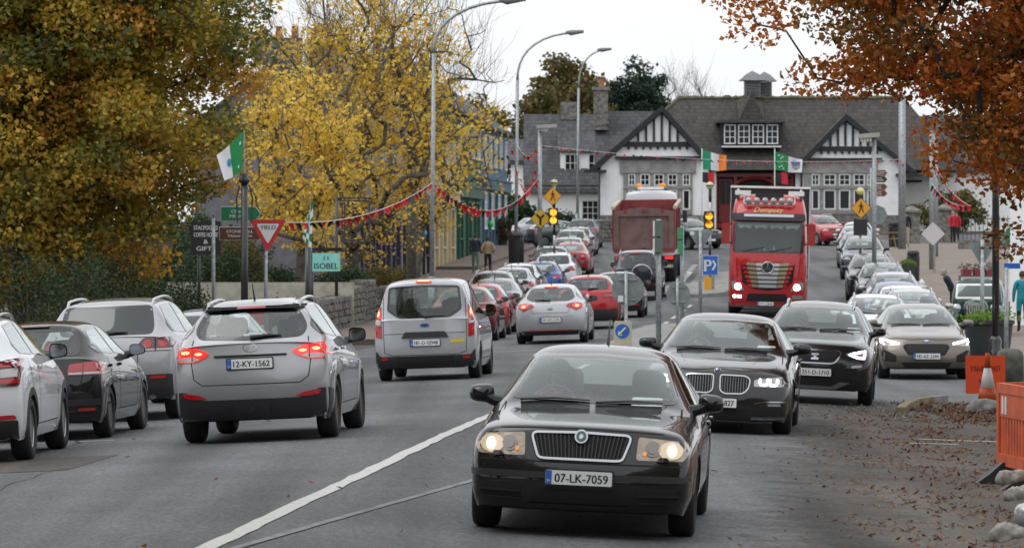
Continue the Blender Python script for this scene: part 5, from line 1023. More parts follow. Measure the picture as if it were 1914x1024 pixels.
# white crossover from behind
S_DUS = dict(L=4.32, W=1.82, H=1.63, wb=2.67, fo=.82, R=.345, zn=.93, yc=1.1, zc=1.12, yw=1.9, zw=1.56, yr=3.85, zr=1.555, yb=4.2, zb=1.15, zt=1.12, bf=1.06, br=1.14, wt=.60, zs=.24, tw=.22, crr=.6, wr0=.92, archmat=BLK,
    rw=[(-.57, 1.16), (.57, 1.16), (.60, 1.24), (.53, 1.47), (-.53, 1.47), (-.60, 1.24)], swr=3.55, swb=3.85, mz=1.15, mh=.17, my=.42)
r_dus = [('tail_lamp', TAILDK, 'R', [(.62, .83), (.86, .83), (.88, 1.10), (.84, 1.125), (.64, 1.10)], dict(m=1, r=.03, off=.014, subs=[('lamp_field', TAIL, [(.64, .86), (.85, .86), (.86, .91), (.64, .91)], dict(off=.02)), ('reversing_lamp', TAILW, [(.66, .92), (.84, .93), (.84, 1.02), (.66, 1.01)], dict(off=.02)), ('lamp_field', TAIL, [(.65, 1.03), (.85, 1.04), (.85, 1.10), (.65, 1.085)], dict(off=.02))])),
    ('lower_bumper', BLK, 'R', [(-.83, .25), (.83, .25), (.83, .46), (-.83, .46)], dict(off=.012, rim=.02)), ('rear_reflector', TAIL, 'R', [(.60, .47), (.82, .475), (.80, .52), (.60, .515)], dict(m=1, off=.016)), ('badge', CHR, 'R', ell(0, .98, .09, .035), dict(r=0, off=.012))]
# silver hatchback mid street from behind
S_AST = dict(L=4.42, W=1.815, H=1.51, wb=2.685, fo=.92, R=.325, zn=.82, yc=1.15, zc=1.02, yw=1.95, zw=1.45, yr=3.65, zr=1.44, yb=4.18, zb=1.06, zt=1.02, bf=.98, br=1.05, wt=.575, wtr=.55, zs=.20, tw=.205, crr=.55, wr0=.92, bowr=.16,
    rw=[(-.46, 1.055), (.46, 1.055), (.605, 1.13), (.60, 1.18), (.49, 1.385), (-.49, 1.385), (-.60, 1.18), (-.605, 1.13)], rwiper=((.0, 1.075), (-.38, 1.085)), swr=3.45, swb=3.85, mz=1.07, my=.44)
r_ast = [('tail_lamp', TAIL, 'R', [(.40, .95), (.46, 1.0), (.66, 1.02), (.80, .985), (.79, .88), (.66, .82), (.54, .88), (.41, .915)], dict(m=1, r=.025, off=.014, subs=[('brake_lamp', TAILON, [(.56, .91), (.76, .90), (.78, .96), (.66, .995), (.56, .98)], dict(off=.02)), ('lamp_glow', TAILHOT, ell(.665, .935, .05, .03), dict(r=0, off=.025))])),
    ('high_brake_lamp', TAILON, 'R', [(-.17, 1.405), (.17, 1.405), (.16, 1.43), (-.16, 1.43)], dict(off=.025, rim=.03, subs=[('lamp_glow', TAILHOT, [(-.14, 1.41), (.14, 1.41), (.14, 1.425), (-.14, 1.425)], dict(off=.03))])), ('badge', CHR, 'R', ell(0, .955, .065, .06), dict(r=0, off=.012)), ('badge_slot', UNDER, 'R', [(-.08, .87), (.08, .87), (.05, .845), (-.05, .845)], dict(off=.006)),
    ('lower_bumper', BLK, 'R', [(-.70, .21), (.70, .21), (.74, .33), (-.74, .33)], dict(off=.008)), ('rear_reflector', TAIL, 'R', [(-.55, .325), (.55, .325), (.55, .345), (-.55, .345)], dict(off=.012)), ('lower_bumper', BLK, 'R', [(-.88, .21), (-.70, .21), (-.74, .30), (-.88, .30)], dict(off=.008)), ('lower_bumper', BLK, 'R', [(.70, .21), (.88, .21), (.88, .30), (.74, .30)], dict(off=.008)),
    seam('R', [(-.56, 1.04), (-.50, .90), (-.44, .77), (.44, .77), (.50, .90), (.56, 1.04)])]
# red crossover from behind
S_CAP = dict(L=4.12, W=1.78, H=1.57, wb=2.60, fo=.83, R=.335, zn=.88, yc=1.05, zc=1.08, yw=1.85, zw=1.50, yr=3.55, zr=1.50, yb=3.95, zb=1.10, zt=1.06, bf=1.02, br=1.11, wt=.575, wtr=.56, zs=.22, tw=.21, crr=.6, archmat=BLK,
    rw=[(-.58, 1.12), (.58, 1.12), (.60, 1.19), (.52, 1.44), (-.52, 1.44), (-.60, 1.19)], rwiper=((.0, 1.14), (.3, 1.15)), swr=3.4, swb=3.7, mz=1.1, my=.42)
r_cap = [('tail_lamp', TAILDK, 'R', [(.40, .91), (.86, .89), (.88, 1.02), (.70, 1.03), (.42, .97)], dict(m=1, r=.03, off=.014, subs=[('lamp_field', TAIL, [(.47, .925), (.80, .91), (.80, .99), (.66, .995), (.47, .955)], dict(off=.02))])),
    ('lower_bumper', BLK, 'R', [(-.90, .23), (.90, .23), (.90, .55), (.74, .58), (-.74, .58), (-.90, .55)], dict(off=.01)), ('rear_reflector', TAIL, 'R', [(.50, .55), (.70, .57), (.70, .62), (.54, .61)], dict(m=1, off=.016)), ('badge', CHR, 'R', [(0, .89), (.05, .97), (0, 1.05), (-.05, .97)], dict(off=.012))]
# dark off-roader with the spare wheel on its tailgate
S_PRA = dict(L=4.75, W=1.88, H=1.88, wb=2.79, fo=.90, R=.39, zn=1.08, yc=1.3, zc=1.22, yw=2.0, zw=1.80, yr=4.35, zr=1.81, yb=4.66, zb=1.22, zt=1.18, bf=1.15, br=1.2, wt=.66, wtr=.65, zs=.34, tw=.265, crr=.7, wr0=.94, bowr=.10,
    rw=[(-.60, 1.25), (.60, 1.25), (.57, 1.70), (-.57, 1.70)], swr=4.1, swb=4.3, mz=1.26, mh=.22, my=.38)
r_pra = [('tail_lamp', TAIL, 'R', [(.72, 1.02), (.88, 1.02), (.85, 1.36), (.73, 1.30)], dict(m=1, off=.014, subs=[('lamp_field', TAILW, [(.74, 1.06), (.86, 1.06), (.85, 1.13), (.74, 1.13)], dict(off=.02))])), ('lower_bumper', BLK, 'R', [(-.93, .36), (.93, .36), (.93, .62), (-.93, .62)], dict(off=.012)), ('rear_reflector', TAIL, 'R', [(.66, .58), (.86, .58), (.86, .66), (.66, .66)], dict(m=1, off=.02)), ('high_brake_lamp', TAIL, 'R', [(-.2, 1.74), (.2, 1.74), (.2, 1.77), (-.2, 1.77)], dict(off=.03))]
# generic designs for the parked rows
S_SUV = dict(L=4.45, W=1.84, H=1.64, wb=2.66, fo=.88, R=.35, zn=.95, yc=1.2, zc=1.12, yw=1.98, zw=1.58, yr=3.9, zr=1.575, yb=4.28, zb=1.16, zt=1.12, bf=1.07, br=1.16, wt=.61, wtr=.60, zs=.23, tw=.22, crr=.6,
    rw=[(-.60, 1.17), (.60, 1.17), (.63, 1.25), (.56, 1.51), (-.56, 1.51), (-.63, 1.25)], swr=3.7, swb=4.0, mz=1.15, my=.42)
S_GH = dict(L=4.25, W=1.78, H=1.47, wb=2.60, fo=.85, R=.315, zn=.80, yc=1.12, zc=1.0, yw=1.9, zw=1.41, yr=3.55, zr=1.41, yb=4.02, zb=1.03, zt=1.0, bf=.96, br=1.03, wt=.57, wtr=.55, zs=.20, tw=.205, crr=.55,
    rw=[(-.57, 1.04), (.57, 1.04), (.59, 1.13), (.50, 1.35), (-.50, 1.35), (-.59, 1.13)], swr=3.35, swb=3.7, mz=1.05, my=.42)
S_EST = dict(S_GH, L=4.65, wb=2.70, yr=4.15, yb=4.48, H=1.50, zw=1.44, zr=1.435, rw=[(-.57, 1.05), (.57, 1.05), (.60, 1.13), (.52, 1.38), (-.52, 1.38), (-.60, 1.13)], swr=3.95, swb=4.2)
S_GS = dict(L=4.70, W=1.80, H=1.46, wb=2.70, fo=.92, R=.32, zn=.80, yc=1.30, zc=.97, yw=2.08, zw=1.41, yr=3.4, zr=1.40, yb=4.1, zb=1.05, zt=1.03, bf=.93, br=.98, wt=.56, wtr=.54, zs=.20, tw=.21,
    rw=[(-.58, 1.07), (.58, 1.07), (.47, 1.345), (-.47, 1.345)], mz=1.03, my=.42)
def gen_rear(S, lit=False):
    z = S['zt']; a = z-.20
    return [('tail_lamp', TAIL, 'R', [(.50, a), (.86, a-.01), (.875, a+.13), (.72, a+.17), (.52, a+.12)], dict(m=1, r=.03, off=.014, subs=[('reversing_lamp', TAILW, [(.53, a+.01), (.66, a+.01), (.66, a+.05), (.53, a+.05)], dict(off=.02)), ('lamp_field', TAILDK, [(.67, a+.01), (.69, a+.01), (.69, a+.14), (.67, a+.14)], dict(off=.02))])),
        ('lower_bumper', BLK, 'R', [(-.90, .22), (.90, .22), (.90, .36), (-.90, .36)], dict(off=.008)), ('badge', CHR, 'R', ell(0, a+.09, .05, .05, 12), dict(r=0, off=.012)), ('rear_reflector', TAIL, 'R', [(.56, .40), (.76, .40), (.76, .435), (.56, .435)], dict(m=1, off=.012))]
def gen_front(S, tall=0):
    z = S['zn']; h = z-.02
    return [('headlamp', LENS, 'F', [(.50, h-.14), (.80, h-.12), (.86, h-.02), (.80, h+.02), (.52, h-.06)], dict(m=1, r=.025, off=.008, subs=[('lamp_reflector', CHR, ell(.68, h-.07, .045, .035, 12), dict(r=0, off=.012))])),
        ('grille', UNDER, 'F', [(-.42, h-.05), (.42, h-.05), (.34, h-.22), (-.34, h-.22)], dict(r=.03, off=.008)), ('grille_slat', CHR, 'F', [(-.38, h-.11), (.38, h-.11)], dict(strip=.015, off=.014, rim=.01)), ('grille_slat', CHR, 'F', [(-.36, h-.17), (.36, h-.17)], dict(strip=.015, off=.014, rim=.01)),
        ('badge', CHR, 'F', ell(0, h-.09, .05, .05, 12), dict(r=0, off=.02)), ('air_intake', UNDER, 'F', [(-.60, .25), (.60, .25), (.66, .42), (-.66, .42)], dict()), ('parking_permit', PERMIT, 'F', [(.40, S['zc']+.06), (.58, S['zc']+.06), (.57, S['zc']+.12), (.41, S['zc']+.12)], dict(off=.001, rim=0))]

def lab(e, label, group=None, cat='car'): return tag(e, label, cat, group)
# ---------------------------------------------------------------- traffic near us
G1 = 'cars driving in the street'; G2 = 'cars parked along the left kerb'; G3 = 'cars parked along the right kerb'
c, skB = make_car('saloon_car', S_SAL, P_BLACK, 4, f_sal, plate_f=((0, .475), '07-LK-7059'), rimmat=RIM, aerial=3.3)
place(c, XD(1077, 33.4), 33.4, R(-.4), L=4.8); lab(c, 'black saloon car with chrome framed grille and aged yellowish headlamps lit', G1); CAR_SK = c
c, _ = make_car('luxury_saloon_car', S_LUX, P_BLACK, 4, f_lux, plate_f=((0, .385), '192-D-22827'), rimmat=RIM)
place(c, XD(1337, 53.3), 53.3, R(-1.2), L=4.4); CAR_BM = c; lab(c, 'glossy black luxury saloon car with twin kidney grilles and ringed white lamps', G1)
c, _ = make_car('crossover_car', S_XOV, P_DGREY, 4, f_xov, plate_f=((0, .50), '251-D-1710'), rails=CHR)
place(c, XD(1519, 66), 66, R(-1.5), L=4.4); CAR_AT = c; lab(c, 'dark grey crossover car with triangular lit lamps and silver roof rails', G1)
c, _ = make_car('hatchback_car', S_HAT, P_TAUPE, 4, f_hat, plate_f=((0, .46), '182-KE-2394'))
place(c, XD(1737, 83)-.05, 83, R(3), L=4.4); CAR_FO = c; lab(c, 'taupe hatchback car with bright L shaped lamps beside the orange board', G1)
c, _ = make_car('crossover_car', S_IX, P_SILVER, 4, (), r_ix, plate_r=((0, .905), '12-KY-1562'), rails=P_SILVER, aerial=3.72, rimmat=RIMD, show='R', mirmat=BLK)
place(c, XD(473, 48.8), 48.8, R(180), L=4.4); lab(c, 'dusty silver crossover car with brake lamps lit and towbar seen from behind', G1)
c, _ = make_car('people_carrier', S_VAN, P_SILV2, 4, (), r_van, plate_r=((0, .67), '181-D-32948'), rimmat=RIMD, show='R', mirmat=BLK)
place(c, XD(797, 75.2), 75.2, R(180), L=4.4); lab(c, 'silver boxy people carrier with tall red lamps and yellow sticker on tailgate', G1)
c, _ = make_car('crossover_car', S_DUS, P_WHITE, 4, (), r_dus, rails=P_GREY, show='R', mirmat=BLK)
place(c, XD(68, 47)-.94, 46.2, R(182.5), L=4.4); lab(c, 'white crossover car with black arches parked behind the black hatchback', G2)
c, _ = make_car('hatchback_car', S_GOLF, P_BLACK, 4, (), r_golf, rimmat=RIMD, show='R')
place(c, XD(213, 53.5)-.88, 52, R(180), L=4.4); lab(c, 'black parked hatchback car between white crossover and large silver SUV', G2)
c, _ = make_car('large_suv', S_TOU, P_SILVER, 4, (), r_tou, rails=P_SILV2, privacy=True, show='R', mirmat=BLK)
place(c, XD(205, 58.6), 58.6, R(180), L=4.4); lab(c, 'large silver SUV with dark rear window, round red lamps and tall roof rails', G2)
c, _ = make_car('hatchback_car', S_AST, P_SILV2, 4, (), r_ast, plate_r=((0, .60), '151-KY-1275'), aerial=3.5, show='R', mirmat=BLK)
place(c, XD(1030, 106.7), 106.7, R(180), L=4.4); lab(c, 'silver hatchback car with its high brake lamp lit behind a red crossover', G1)
c, _ = make_car('crossover_car', S_CAP, P_RED, 3, (), r_cap, aerial=3.3, show='R', mirmat=BLK)
place(c, XD(1100, 121), 121, R(180), L=4.4); lab(c, 'bright red crossover car with black lower bumper and bare arches', G1)
c, PB = make_car('offroad_car', S_PRA, P_NAVY, 3, (), r_pra, rails=P_SILVER, show='R')
sw = empty('spare_wheel', (-.22, S_PRA['L']/2+.10, .98), 0); sw.parent = c; sw.rotation_euler = (0, 0, R(90))
MB().lathe([(.001, .11), (.30, .11), (.365, .08), (.385, .02), (.385, -.10), (.36, -.12), (.001, -.12)], 28, axis='x').build('wheel_cover', P_NAVY, sw, 'auto'); MB().lathe([(.372, .075), (.395, .06), (.395, .0), (.386, -.02)], 28, axis='x').build('cover_ring', CHR, sw, True)
place(c, XD(1190, 158), 158, R(180), L=4.4); lab(c, 'dark navy off-road car with chrome ringed spare wheel behind the tipper truck', G1)

# ---------------------------------------------------------------- copies of the generic designs
_tpl = {}
def generic(kind, view):
    k = (kind, view)
    if k not in _tpl:
        S = dict(suv=S_SUV, hatch=S_GH, estate=S_EST, saloon=S_GS)[kind]; nm = dict(suv='suv_car', hatch='hatchback_car', estate='estate_car', saloon='saloon_car')[kind]
        e, _ = make_car(nm, S, P_SILVER, 3, gen_front(S) if view == 'F' else (), gen_rear(S) if view == 'R' else (), near=False, show=view, rails=(P_SILV2 if kind in ('suv', 'estate') else None), plate_f=((0, .47), None) if view == 'F' else None, plate_r=((0, .62), None) if view == 'R' else None, aerial=(S['yr']-.2 if view == 'R' else None), mirmat=None)
        e.hide_render = True; _tpl[k] = [e, False]
    return _tpl[k]
def repaint(o, pm):
    for ch in o.children:
        for sl in ch.material_slots:
            if sl.material == P_SILVER: sl.link = 'OBJECT'; sl.material = pm
def parked(kind, view, px, d, pm, label, group, yaw=0, ctr=True):
    t = generic(kind, view)
    if not t[1]: e = t[0]; t[1] = True; e.hide_render = False; new = copy_tree(e); t[0] = new; drop.append(new)
    else: e = copy_tree(t[0])
    repaint(e, pm); Ln = dict(suv=4.45, hatch=4.25, estate=4.65, saloon=4.7)[kind]
    place(e, XD(px, d), d, (math.pi if view == 'R' else 0)+R(yaw), L=Ln); return lab(e, label, group)
drop = []
# left kerb, from near to far
parked('hatch', 'R', 372, 66.5, P_SILV2, 'silver hatchback car parked in front of the large silver SUV, mostly hidden', G2)
parked('hatch', 'R', 866, 112, P_MAROON, 'dark red hatchback car parked just beyond the silver people carrier', G2)
parked('hatch', 'R', 893, 119, P_RED, 'red hatchback car parked between the dark red one and a grey saloon', G2)
parked('saloon', 'R', 920, 127.5, P_GREY, 'grey saloon car parked next after the red hatchback', G2)
parked('estate', 'R', 917, 139, P_GREY, 'mid grey estate car with roof rails parked beyond the grey saloon', G2)
parked('hatch', 'R', 953, 147.5, P_SILV2, 'pale silver hatchback car parked ahead of the grey estate, partly hidden', G2)
parked('estate', 'R', 967, 154.5, P_WHITE, 'white estate car parked behind the blue hatchback', G2)
parked('hatch', 'R', 1008, 162, P_BLUE, 'blue hatchback car parked in the left row, only blue one there', G2)
parked('suv', 'R', 1036, 169, P_WHITE, 'white SUV parked next after the blue hatchback', G2)
parked('suv', 'R', 1027, 177, P_BLACK, 'black SUV parked behind the red saloon, under the amber signal', G2)
parked('saloon', 'R', 1064, 187, P_RED, 'red saloon car parked uphill in the left row', G2)
parked('hatch', 'R', 1061, 197, P_SILVER, 'silver hatchback car parked uphill of the red saloon, mostly hidden', G2)
parked('suv', 'R', 1067, 206, P_CHAMP, 'champagne SUV parked uphill in the left row', G2)
parked('estate', 'R', 1079, 217, P_SILV2, 'light silver estate car parked uphill of the champagne SUV', G2)
parked('suv', 'R', 1088, 228, P_GREY, 'grey SUV with pale roof rails, last of the left parked row', G2)
parked('hatch', 'R', 1150, 134, P_BLACK, 'black hatchback car driving between the red crossover and the off-road car', G1)
# right kerb, from near to far
parked('estate', 'F', 1638, 95, P_WHITE, 'white car driving behind the dark grey crossover', G1)
parked('estate', 'F', 1708, 106, P_CHAMP, 'champagne estate car with roof rails parked behind the taupe hatchback', G3)
parked('hatch', 'F', 1690, 113.5, P_WHITE, 'white hatchback car parked behind the champagne estate', G3)
parked('hatch', 'F', 1676, 121, P_BLUE, 'blue hatchback car parked in the right row, only blue one there', G3)
parked('suv', 'F', 1671, 129, P_SILV2, 'light silver SUV parked beside the ice cream cone', G3)
parked('suv', 'F', 1650, 142, P_DGREY, 'dark grey SUV parked uphill of the light silver SUV', G3)
parked('suv', 'F', 1629, 152, P_BLACK, 'black SUV parked at the pedestrian sign', G3)
parked('suv', 'F', 1614, 168, P_NAVY, 'navy SUV parked beyond the pedestrian crossing', G3)
parked('estate', 'F', 1604, 179, P_GREY, 'mid grey estate car parked uphill of the navy SUV', G3)
parked('hatch', 'F', 1601, 190, P_SILVER, 'silver hatchback car parked uphill in the right row', G3)
parked('hatch', 'F', 1604, 201, P_WHITE, 'white hatchback car, last parked uphill in the right row', G3)
parked('suv', 'F', 1567, 226, P_RED, 'red SUV turning at the top of the street by the hall', G1, yaw=22)
parked('suv', 'F', 1330, 222, P_BLACK, 'black SUV waiting between the two trucks before the hall', G1, yaw=32)
parked('hatch', 'R', 985, 232, P_GREY, 'mid grey hatchback crossing sideways at the top of the street', 'cars at the top junction', yaw=-72)
parked('hatch', 'R', 958, 240, P_SILV2, 'silver hatchback half hidden behind the corner shop window', 'cars at the top junction', yaw=-72)
parked('hatch', 'F', 2330, 20.4, P_SILV2, 'silver car parked by the orange barriers with only its wing mirror in view', G3)
for q in drop:
    def rm(o):
        for ch in list(o.children): rm(ch)
        bpy.data.objects.remove(o)
    rm(q)
# ================================================================ trucks and the vintage car
class MBody(Body):
    def __init__(s, v, fs, cr, level=3):
        s.S = {}; s.me = subsurf(np.array(v), fs, cr, level); n = len(s.me.vertices); s.v = np.empty(n*3); s.me.vertices.foreach_get('co', s.v); s.v = s.v.reshape(-1, 3)
        s.f = [tuple(p.vertices) for p in s.me.polygons]; s.bvh = BVHTree.FromPolygons([Vector(p) for p in s.v], s.f); fa = np.array([f if len(f) == 4 else f+(f[-1],) for f in s.f]); s.c = s.v[fa].mean(1); a = s.v[fa[:, 2]]-s.v[fa[:, 0]]; b = s.v[fa[:, 3]]-s.v[fa[:, 1]]; s.n = np.cross(a, b); s.n /= np.linalg.norm(s.n, axis=1)[:, None]+1e-9; s.keep = np.ones(len(s.f), bool)
def box_cage(levels):
    """stacked sections (z, half width, y front, y rear, front bow): cage of a rounded box closed at top"""
    vs = []; fs = []; n = 12
    for z, hw, yf, yr, bw in levels:
        vs += [(0, yf-bw, z), (hw*.5, yf-bw*.75, z), (hw*.88, yf, z), (hw, yf+.12, z), (hw, (yf+yr)/2, z), (hw, yr, z), (0, yr, z), (-hw, yr, z), (-hw, (yf+yr)/2, z), (-hw, yf+.12, z), (-hw*.88, yf, z), (-hw*.5, yf-bw*.75, z)]
    for k in range(len(levels)-1): fs += [(k*n+i, k*n+(i+1) % n, (k+1)*n+(i+1) % n, (k+1)*n+i) for i in range(n)]
    b = (len(levels)-1)*n; fs += [(b+0, b+1, b+11), (b+1, b+2, b+10, b+11), (b+2, b+3, b+9, b+10), (b+3, b+4, b+8, b+9), (b+4, b+5, b+7, b+8), (b+5, b+6, b+7)]
    cr = {}
    for k in range(len(levels)):
        for i in (4, 5, 6, 7): cr[tuple(sorted((k*n+i, k*n+(i+1) % n)))] = .3
    for k in range(len(levels)-1):
        for i in (5, 7): cr[tuple(sorted((k*n+i, (k+1)*n+i)))] = .9
    return vs, fs, cr
def big_wheel(parent, x, y, r, tw, dual=False):
    tm, km, dm = wheel_mesh(r, tw, 8, RIMD); w = empty('wheel', (x, y, r), 0 if x > 0 else math.pi); w.parent = parent; link('tyre', tm, w); link('rim', km, w)
    return w

# --- red articulated truck coming towards us
T = empty('red_truck', (0, 0, 0), 0, 'red articulated truck with gold and silver grille, lamp bar and gold script lettering', 'truck')
B = MBody(*box_cage([(.32, 1.18, .10, 2.2, .06), (.50, 1.25, .02, 2.2, .10), (1.0, 1.25, .0, 2.25, .12), (1.75, 1.25, .02, 2.25, .13), (2.05, 1.24, .06, 2.25, .13), (3.05, 1.20, .24, 2.25, .10), (3.35, 1.18, .34, 2.25, .08), (3.75, 1.10, .62, 2.2, .06), (3.92, .98, .95, 2.1, .05)]), 3)
GOLD = mat('grille_gold', (.36, .31, .19), .35, .8); SILVR = mat('grille_silver', (.6, .6, .6), .3, .8)
tp = []
def tpanel(name, mt, view, poly, off=.01, r=.03, rim=.02, par=None, **k):
    o = B.panel(view, rpoly(poly, r) if r else poly, off, .09, rim, **k).build(name, mt, par or T, 'auto'); return o
ws = rpoly([(-1.12, 2.05), (1.12, 2.05), (1.09, 3.05), (-1.09, 3.05)], .08); B.cut('F', inset(ws, .05)); ob = B.panel('F', ws, .006, .09, .012, inner=inset(ws, .07)).build('windscreen', [FRIT, GL], T, 'auto')
tpanel('sun_visor', BLK, 'F', [(-1.13, 3.06), (1.13, 3.06), (1.10, 3.28), (-1.10, 3.28)], .10, .04, .12); tpanel('visor_strip', CHR, 'F', [(-.78, 3.17), (.78, 3.17), (.78, 3.25), (-.78, 3.25)], .125, .02, .03)
gr = tpanel('grille', UNDER, 'F', [(-.86, 1.74), (.86, 1.74), (.80, 1.10), (.40, .90), (0, .86), (-.40, .90), (-.80, 1.10)], .012)
for k in range(6):
    z = 1.66-k*.135; w = .84-k*.045; dz = -.05
    for (a, b, mt, nm) in ((-w, -w*.80, P_TRED, 'red'), (-w*.80, -w*.45, GOLD, 'gold'), (-w*.45, w*.45, SILVR, 'silver'), (w*.45, w*.80, GOLD, 'gold'), (w*.80, w, P_TRED, 'red')):
        B.panel('F', [(a+.003, z-.05+abs(a)*.06), (b-.003, z-.05+abs(b)*.06), (b-.003, z+.045+abs(b)*.06), (a+.003, z+.045+abs(a)*.06)], .045, .12, .04).build('grille_slat', mt, gr, 'auto')
st = B.strip('F', ell(0, 1.58, .18, .18, 24), .035, .08, True, .1, .04).build('star_badge', CHR, T, True); B.panel('F', ell(0, 1.58, .165, .165, 20), .06, .1, .03).build('badge_disc', BLK, st)
for a in (90, 210, 330): B.strip('F', [(0, 1.58), (.17*math.cos(R(a)), 1.58+.17*math.sin(R(a)))], .035, .075, rim=.02).build('badge_point', CHR, st)
for s in (-1, 1):
    f = lambda P: P if s > 0 else mirror2(P)
    h = tpanel('headlamp', LENS, 'F', f([(.72, .84), (1.10, .88), (1.16, 1.12), (1.02, 1.14), (.80, .98)]), .015); B.panel('F', ell(s*.93, .97, .10, .10, 16), .025, .1, .01).build('bulb', BULB, h)
    if s < 0: q = tpanel('fog_lamp', LENS, 'F', f([(.80, .60), (1.12, .60), (1.12, .72), (.80, .72)]), .015); B.panel('F', ell(s*1.03, .66, .05, .045, 12), .022, .1, .01).build('bulb', BULB, q); B.panel('F', f([(.82, .62), (.94, .62), (.94, .69), (.82, .69)]), .022, .1, .01).build('bulb', BULB, q)
    else: tpanel('fog_lamp', LENS, 'F', f([(.80, .60), (1.12, .60), (1.12, .72), (.80, .72)]), .015)
    tpanel('corner_panel', P_TRED, 'F', f([(.98, 1.25), (1.20, 1.28), (1.20, 1.98), (1.02, 1.92)]), .03, .05, .03)
    m = MB(); m.prism(rpoly([(-.13, -.34), (.13, -.34), (.13, .34), (-.13, .34)], .06), -.10, .06); o = m.build('wing_mirror', [P_TRED], T, 'auto'); o.location = (s*1.36, .25, 2.65); MB().tube([(-s*.2, .05, .3), (0, 0, .3)], .03, 6).build('mirror_arm', BLK, o); MB().tube([(-s*.2, .05, -.3), (0, 0, -.3)], .03, 6).build('mirror_arm', BLK, o)
    MB().lathe([(.05, 0), (.05, .3), (.02, .36), (.001, .36)], 10, (s*1.0, .7, 3.72)).build('air_horn', CHR, T, True)
    for y, r in ((1.35, .5), (6.2, .5), (9.5, .5), (10.8, .5)): big_wheel(T, s*1.08, y, r, .32)
    m = MB(); m.prism(rpoly([(1.25, .35), (1.25, .15), (5.5, .35), (5.5, .9), (2.3, .9)], .05), s*.98, s*1.2, 'yz'); m.build('side_skirt', P_TRED, T)
tpanel('air_intake', UNDER, 'F', [(-.68, .52), (.68, .52), (.60, .76), (-.60, .76)], .012); tpanel('step_bar', CHR, 'F', [(-1.05, .33), (1.05, .33), (1.05, .37), (-1.05, .37)], .05, .01, .04)
tpanel('wiper', BLK, 'F', [(-.80, 2.07), (-.10, 2.22), (-.10, 2.25), (-.80, 2.11)], .03, 0, .01); tpanel('wiper', BLK, 'F', [(.05, 2.07), (.75, 2.22), (.75, 2.25), (.05, 2.11)], .03, 0, .01)
# pelmet inside the windscreen, lamp bar and lettering
m = MB(); sc_ = [(-1.0+.1*i, 2.98-.14*abs(math.sin(i*math.pi/2.5))-.04) for i in range(21)]; m.add([(x, .30, 3.02) for x, z in sc_]+[(x, .29, z) for x, z in sc_], [(i, i+1, 22+i, 21+i) for i in range(20)]); m.build('pelmet', mat('pelmet_green', (.30, .40, .38), .7), T)
for x in (-.12, .18): MB().prism([(x-.04, 2.12), (x+.04, 2.12), (x, 2.32)], .14, .16).build('pennant', mat('pennant_green', (.05, .35, .28), .6), T)
lb = B.strip('F', [(-.80, 3.78), (-.80, 3.56), (.80, 3.56), (.80, 3.78)], .035, .12, rim=.03).build('lamp_bar', CHR, T, True)
for i in range(6): x = -.66+i*.264; MB().lathe([(.001, -.06), (.09, -.05), (.11, .0), (.08, .06), (.001, .08)], 14, (x, .30, 3.70), 'y').build('spot_lamp', LENS, lb, True)
m = MB(); m.box((0, .62, 3.86), (.9, .1, .14)); m.build('roof_sign', BLK, T)
for x in (-.85, .85): MB().box((x, .7, 3.95), (.5, .12, .14)).build('roof_light', WHT, T)
t = MB(); v, f = text_geo('Dempsey'); P, _ = B.project('F', [(a*.17+b*.05, 3.41+b*.16) for a, b in v], .03); t.add(P, f); t.build('lettering', mat('letter_gold', (.75, .55, .22), .4), T)
plate_obj(B, 'F', (-.05, .44), '171-C-3568', T); B.shell('cab', P_TRED, T)
m = MB(); m.box((0, 1.2, 2.2), (2.2, .1, 1.0)); m.build('cab_interior', TRIM, T); m = MB(); m.box((0, .75, 1.95), (2.2, .7, .2)); m.build('dashboard', TRIM, T)
m = MB(); m.box((0, 8.3, 2.65), (2.54, 11.0, 2.95)); m.build('trailer', mat('trailer_dark', (.02, .02, .023), .4), T)
for s in (-1, 1): MB().box((s*1.275, 8.3, 2.65), (.02, 11.02, 2.97)).build('trailer_side', mat('trailer_white', (.55, .56, .57), .4), T)
MB().box((0, 2.76, 4.14), (2.58, .12, .07)).build('trailer_top_rail', WHT, T)
m = MB(); m.box((0, 4, .75), (.9, 7.5, .4)); m.build('chassis', UNDER, T)
place(T, XD(1433, 136), 136, 0)

# --- dusty red tipper truck driving away
D = empty('tipper_truck', (0, 0, 0), 0, 'dusty dark red tipper truck with white cab seen from behind', 'truck'); DRED = mat('dusty_red', (.125, .07, .064), .78, col2=(.19, .12, .11), vs=2.2, bump=.15, bs=20); DRED2 = mat('tipper_red', (.20, .03, .032), .5, var=.25, vs=2)
# local: rear at y=0 (towards us), front at +y
def frame_panel(mb, x0, x1, z0, z1, y, w, t):
    for a, b, c, d in ((x0, x1, z0, z0+w), (x0, x1, z1-w, z1), (x0, x0+w, z0+w, z1-w), (x1-w, x1, z0+w, z1-w)): mb.box(((a+b)/2, y, (c+d)/2), (b-a, t, d-c))
top = [(-1.22+2.44*i/12, 2.93+.16*math.sin(math.pi*i/12)) for i in range(13)]
m = MB(); m.prism([(-1.22, 1.42), (1.22, 1.42)]+top[::-1], .05, .12); m.build('tailgate', DRED, D); m = MB(); frame_panel(m, -1.22, 1.22, 1.42, 2.95, .02, .20, .10); m.build('tailgate_frame', DRED, D)
m = MB(); m.box((0, -.01, 1.33), (2.46, .16, .14)); m.build('tailgate_sill', DRED2, D)
for x in (-.75, 0, .75): MB().box((x, -.04, 2.98), (.10, .08, .10)).build('tailgate_hinge', DRED2, D)
MB().box((0, -.06, 1.36), (.16, .06, .2)).build('tailgate_latch', BLK, D)
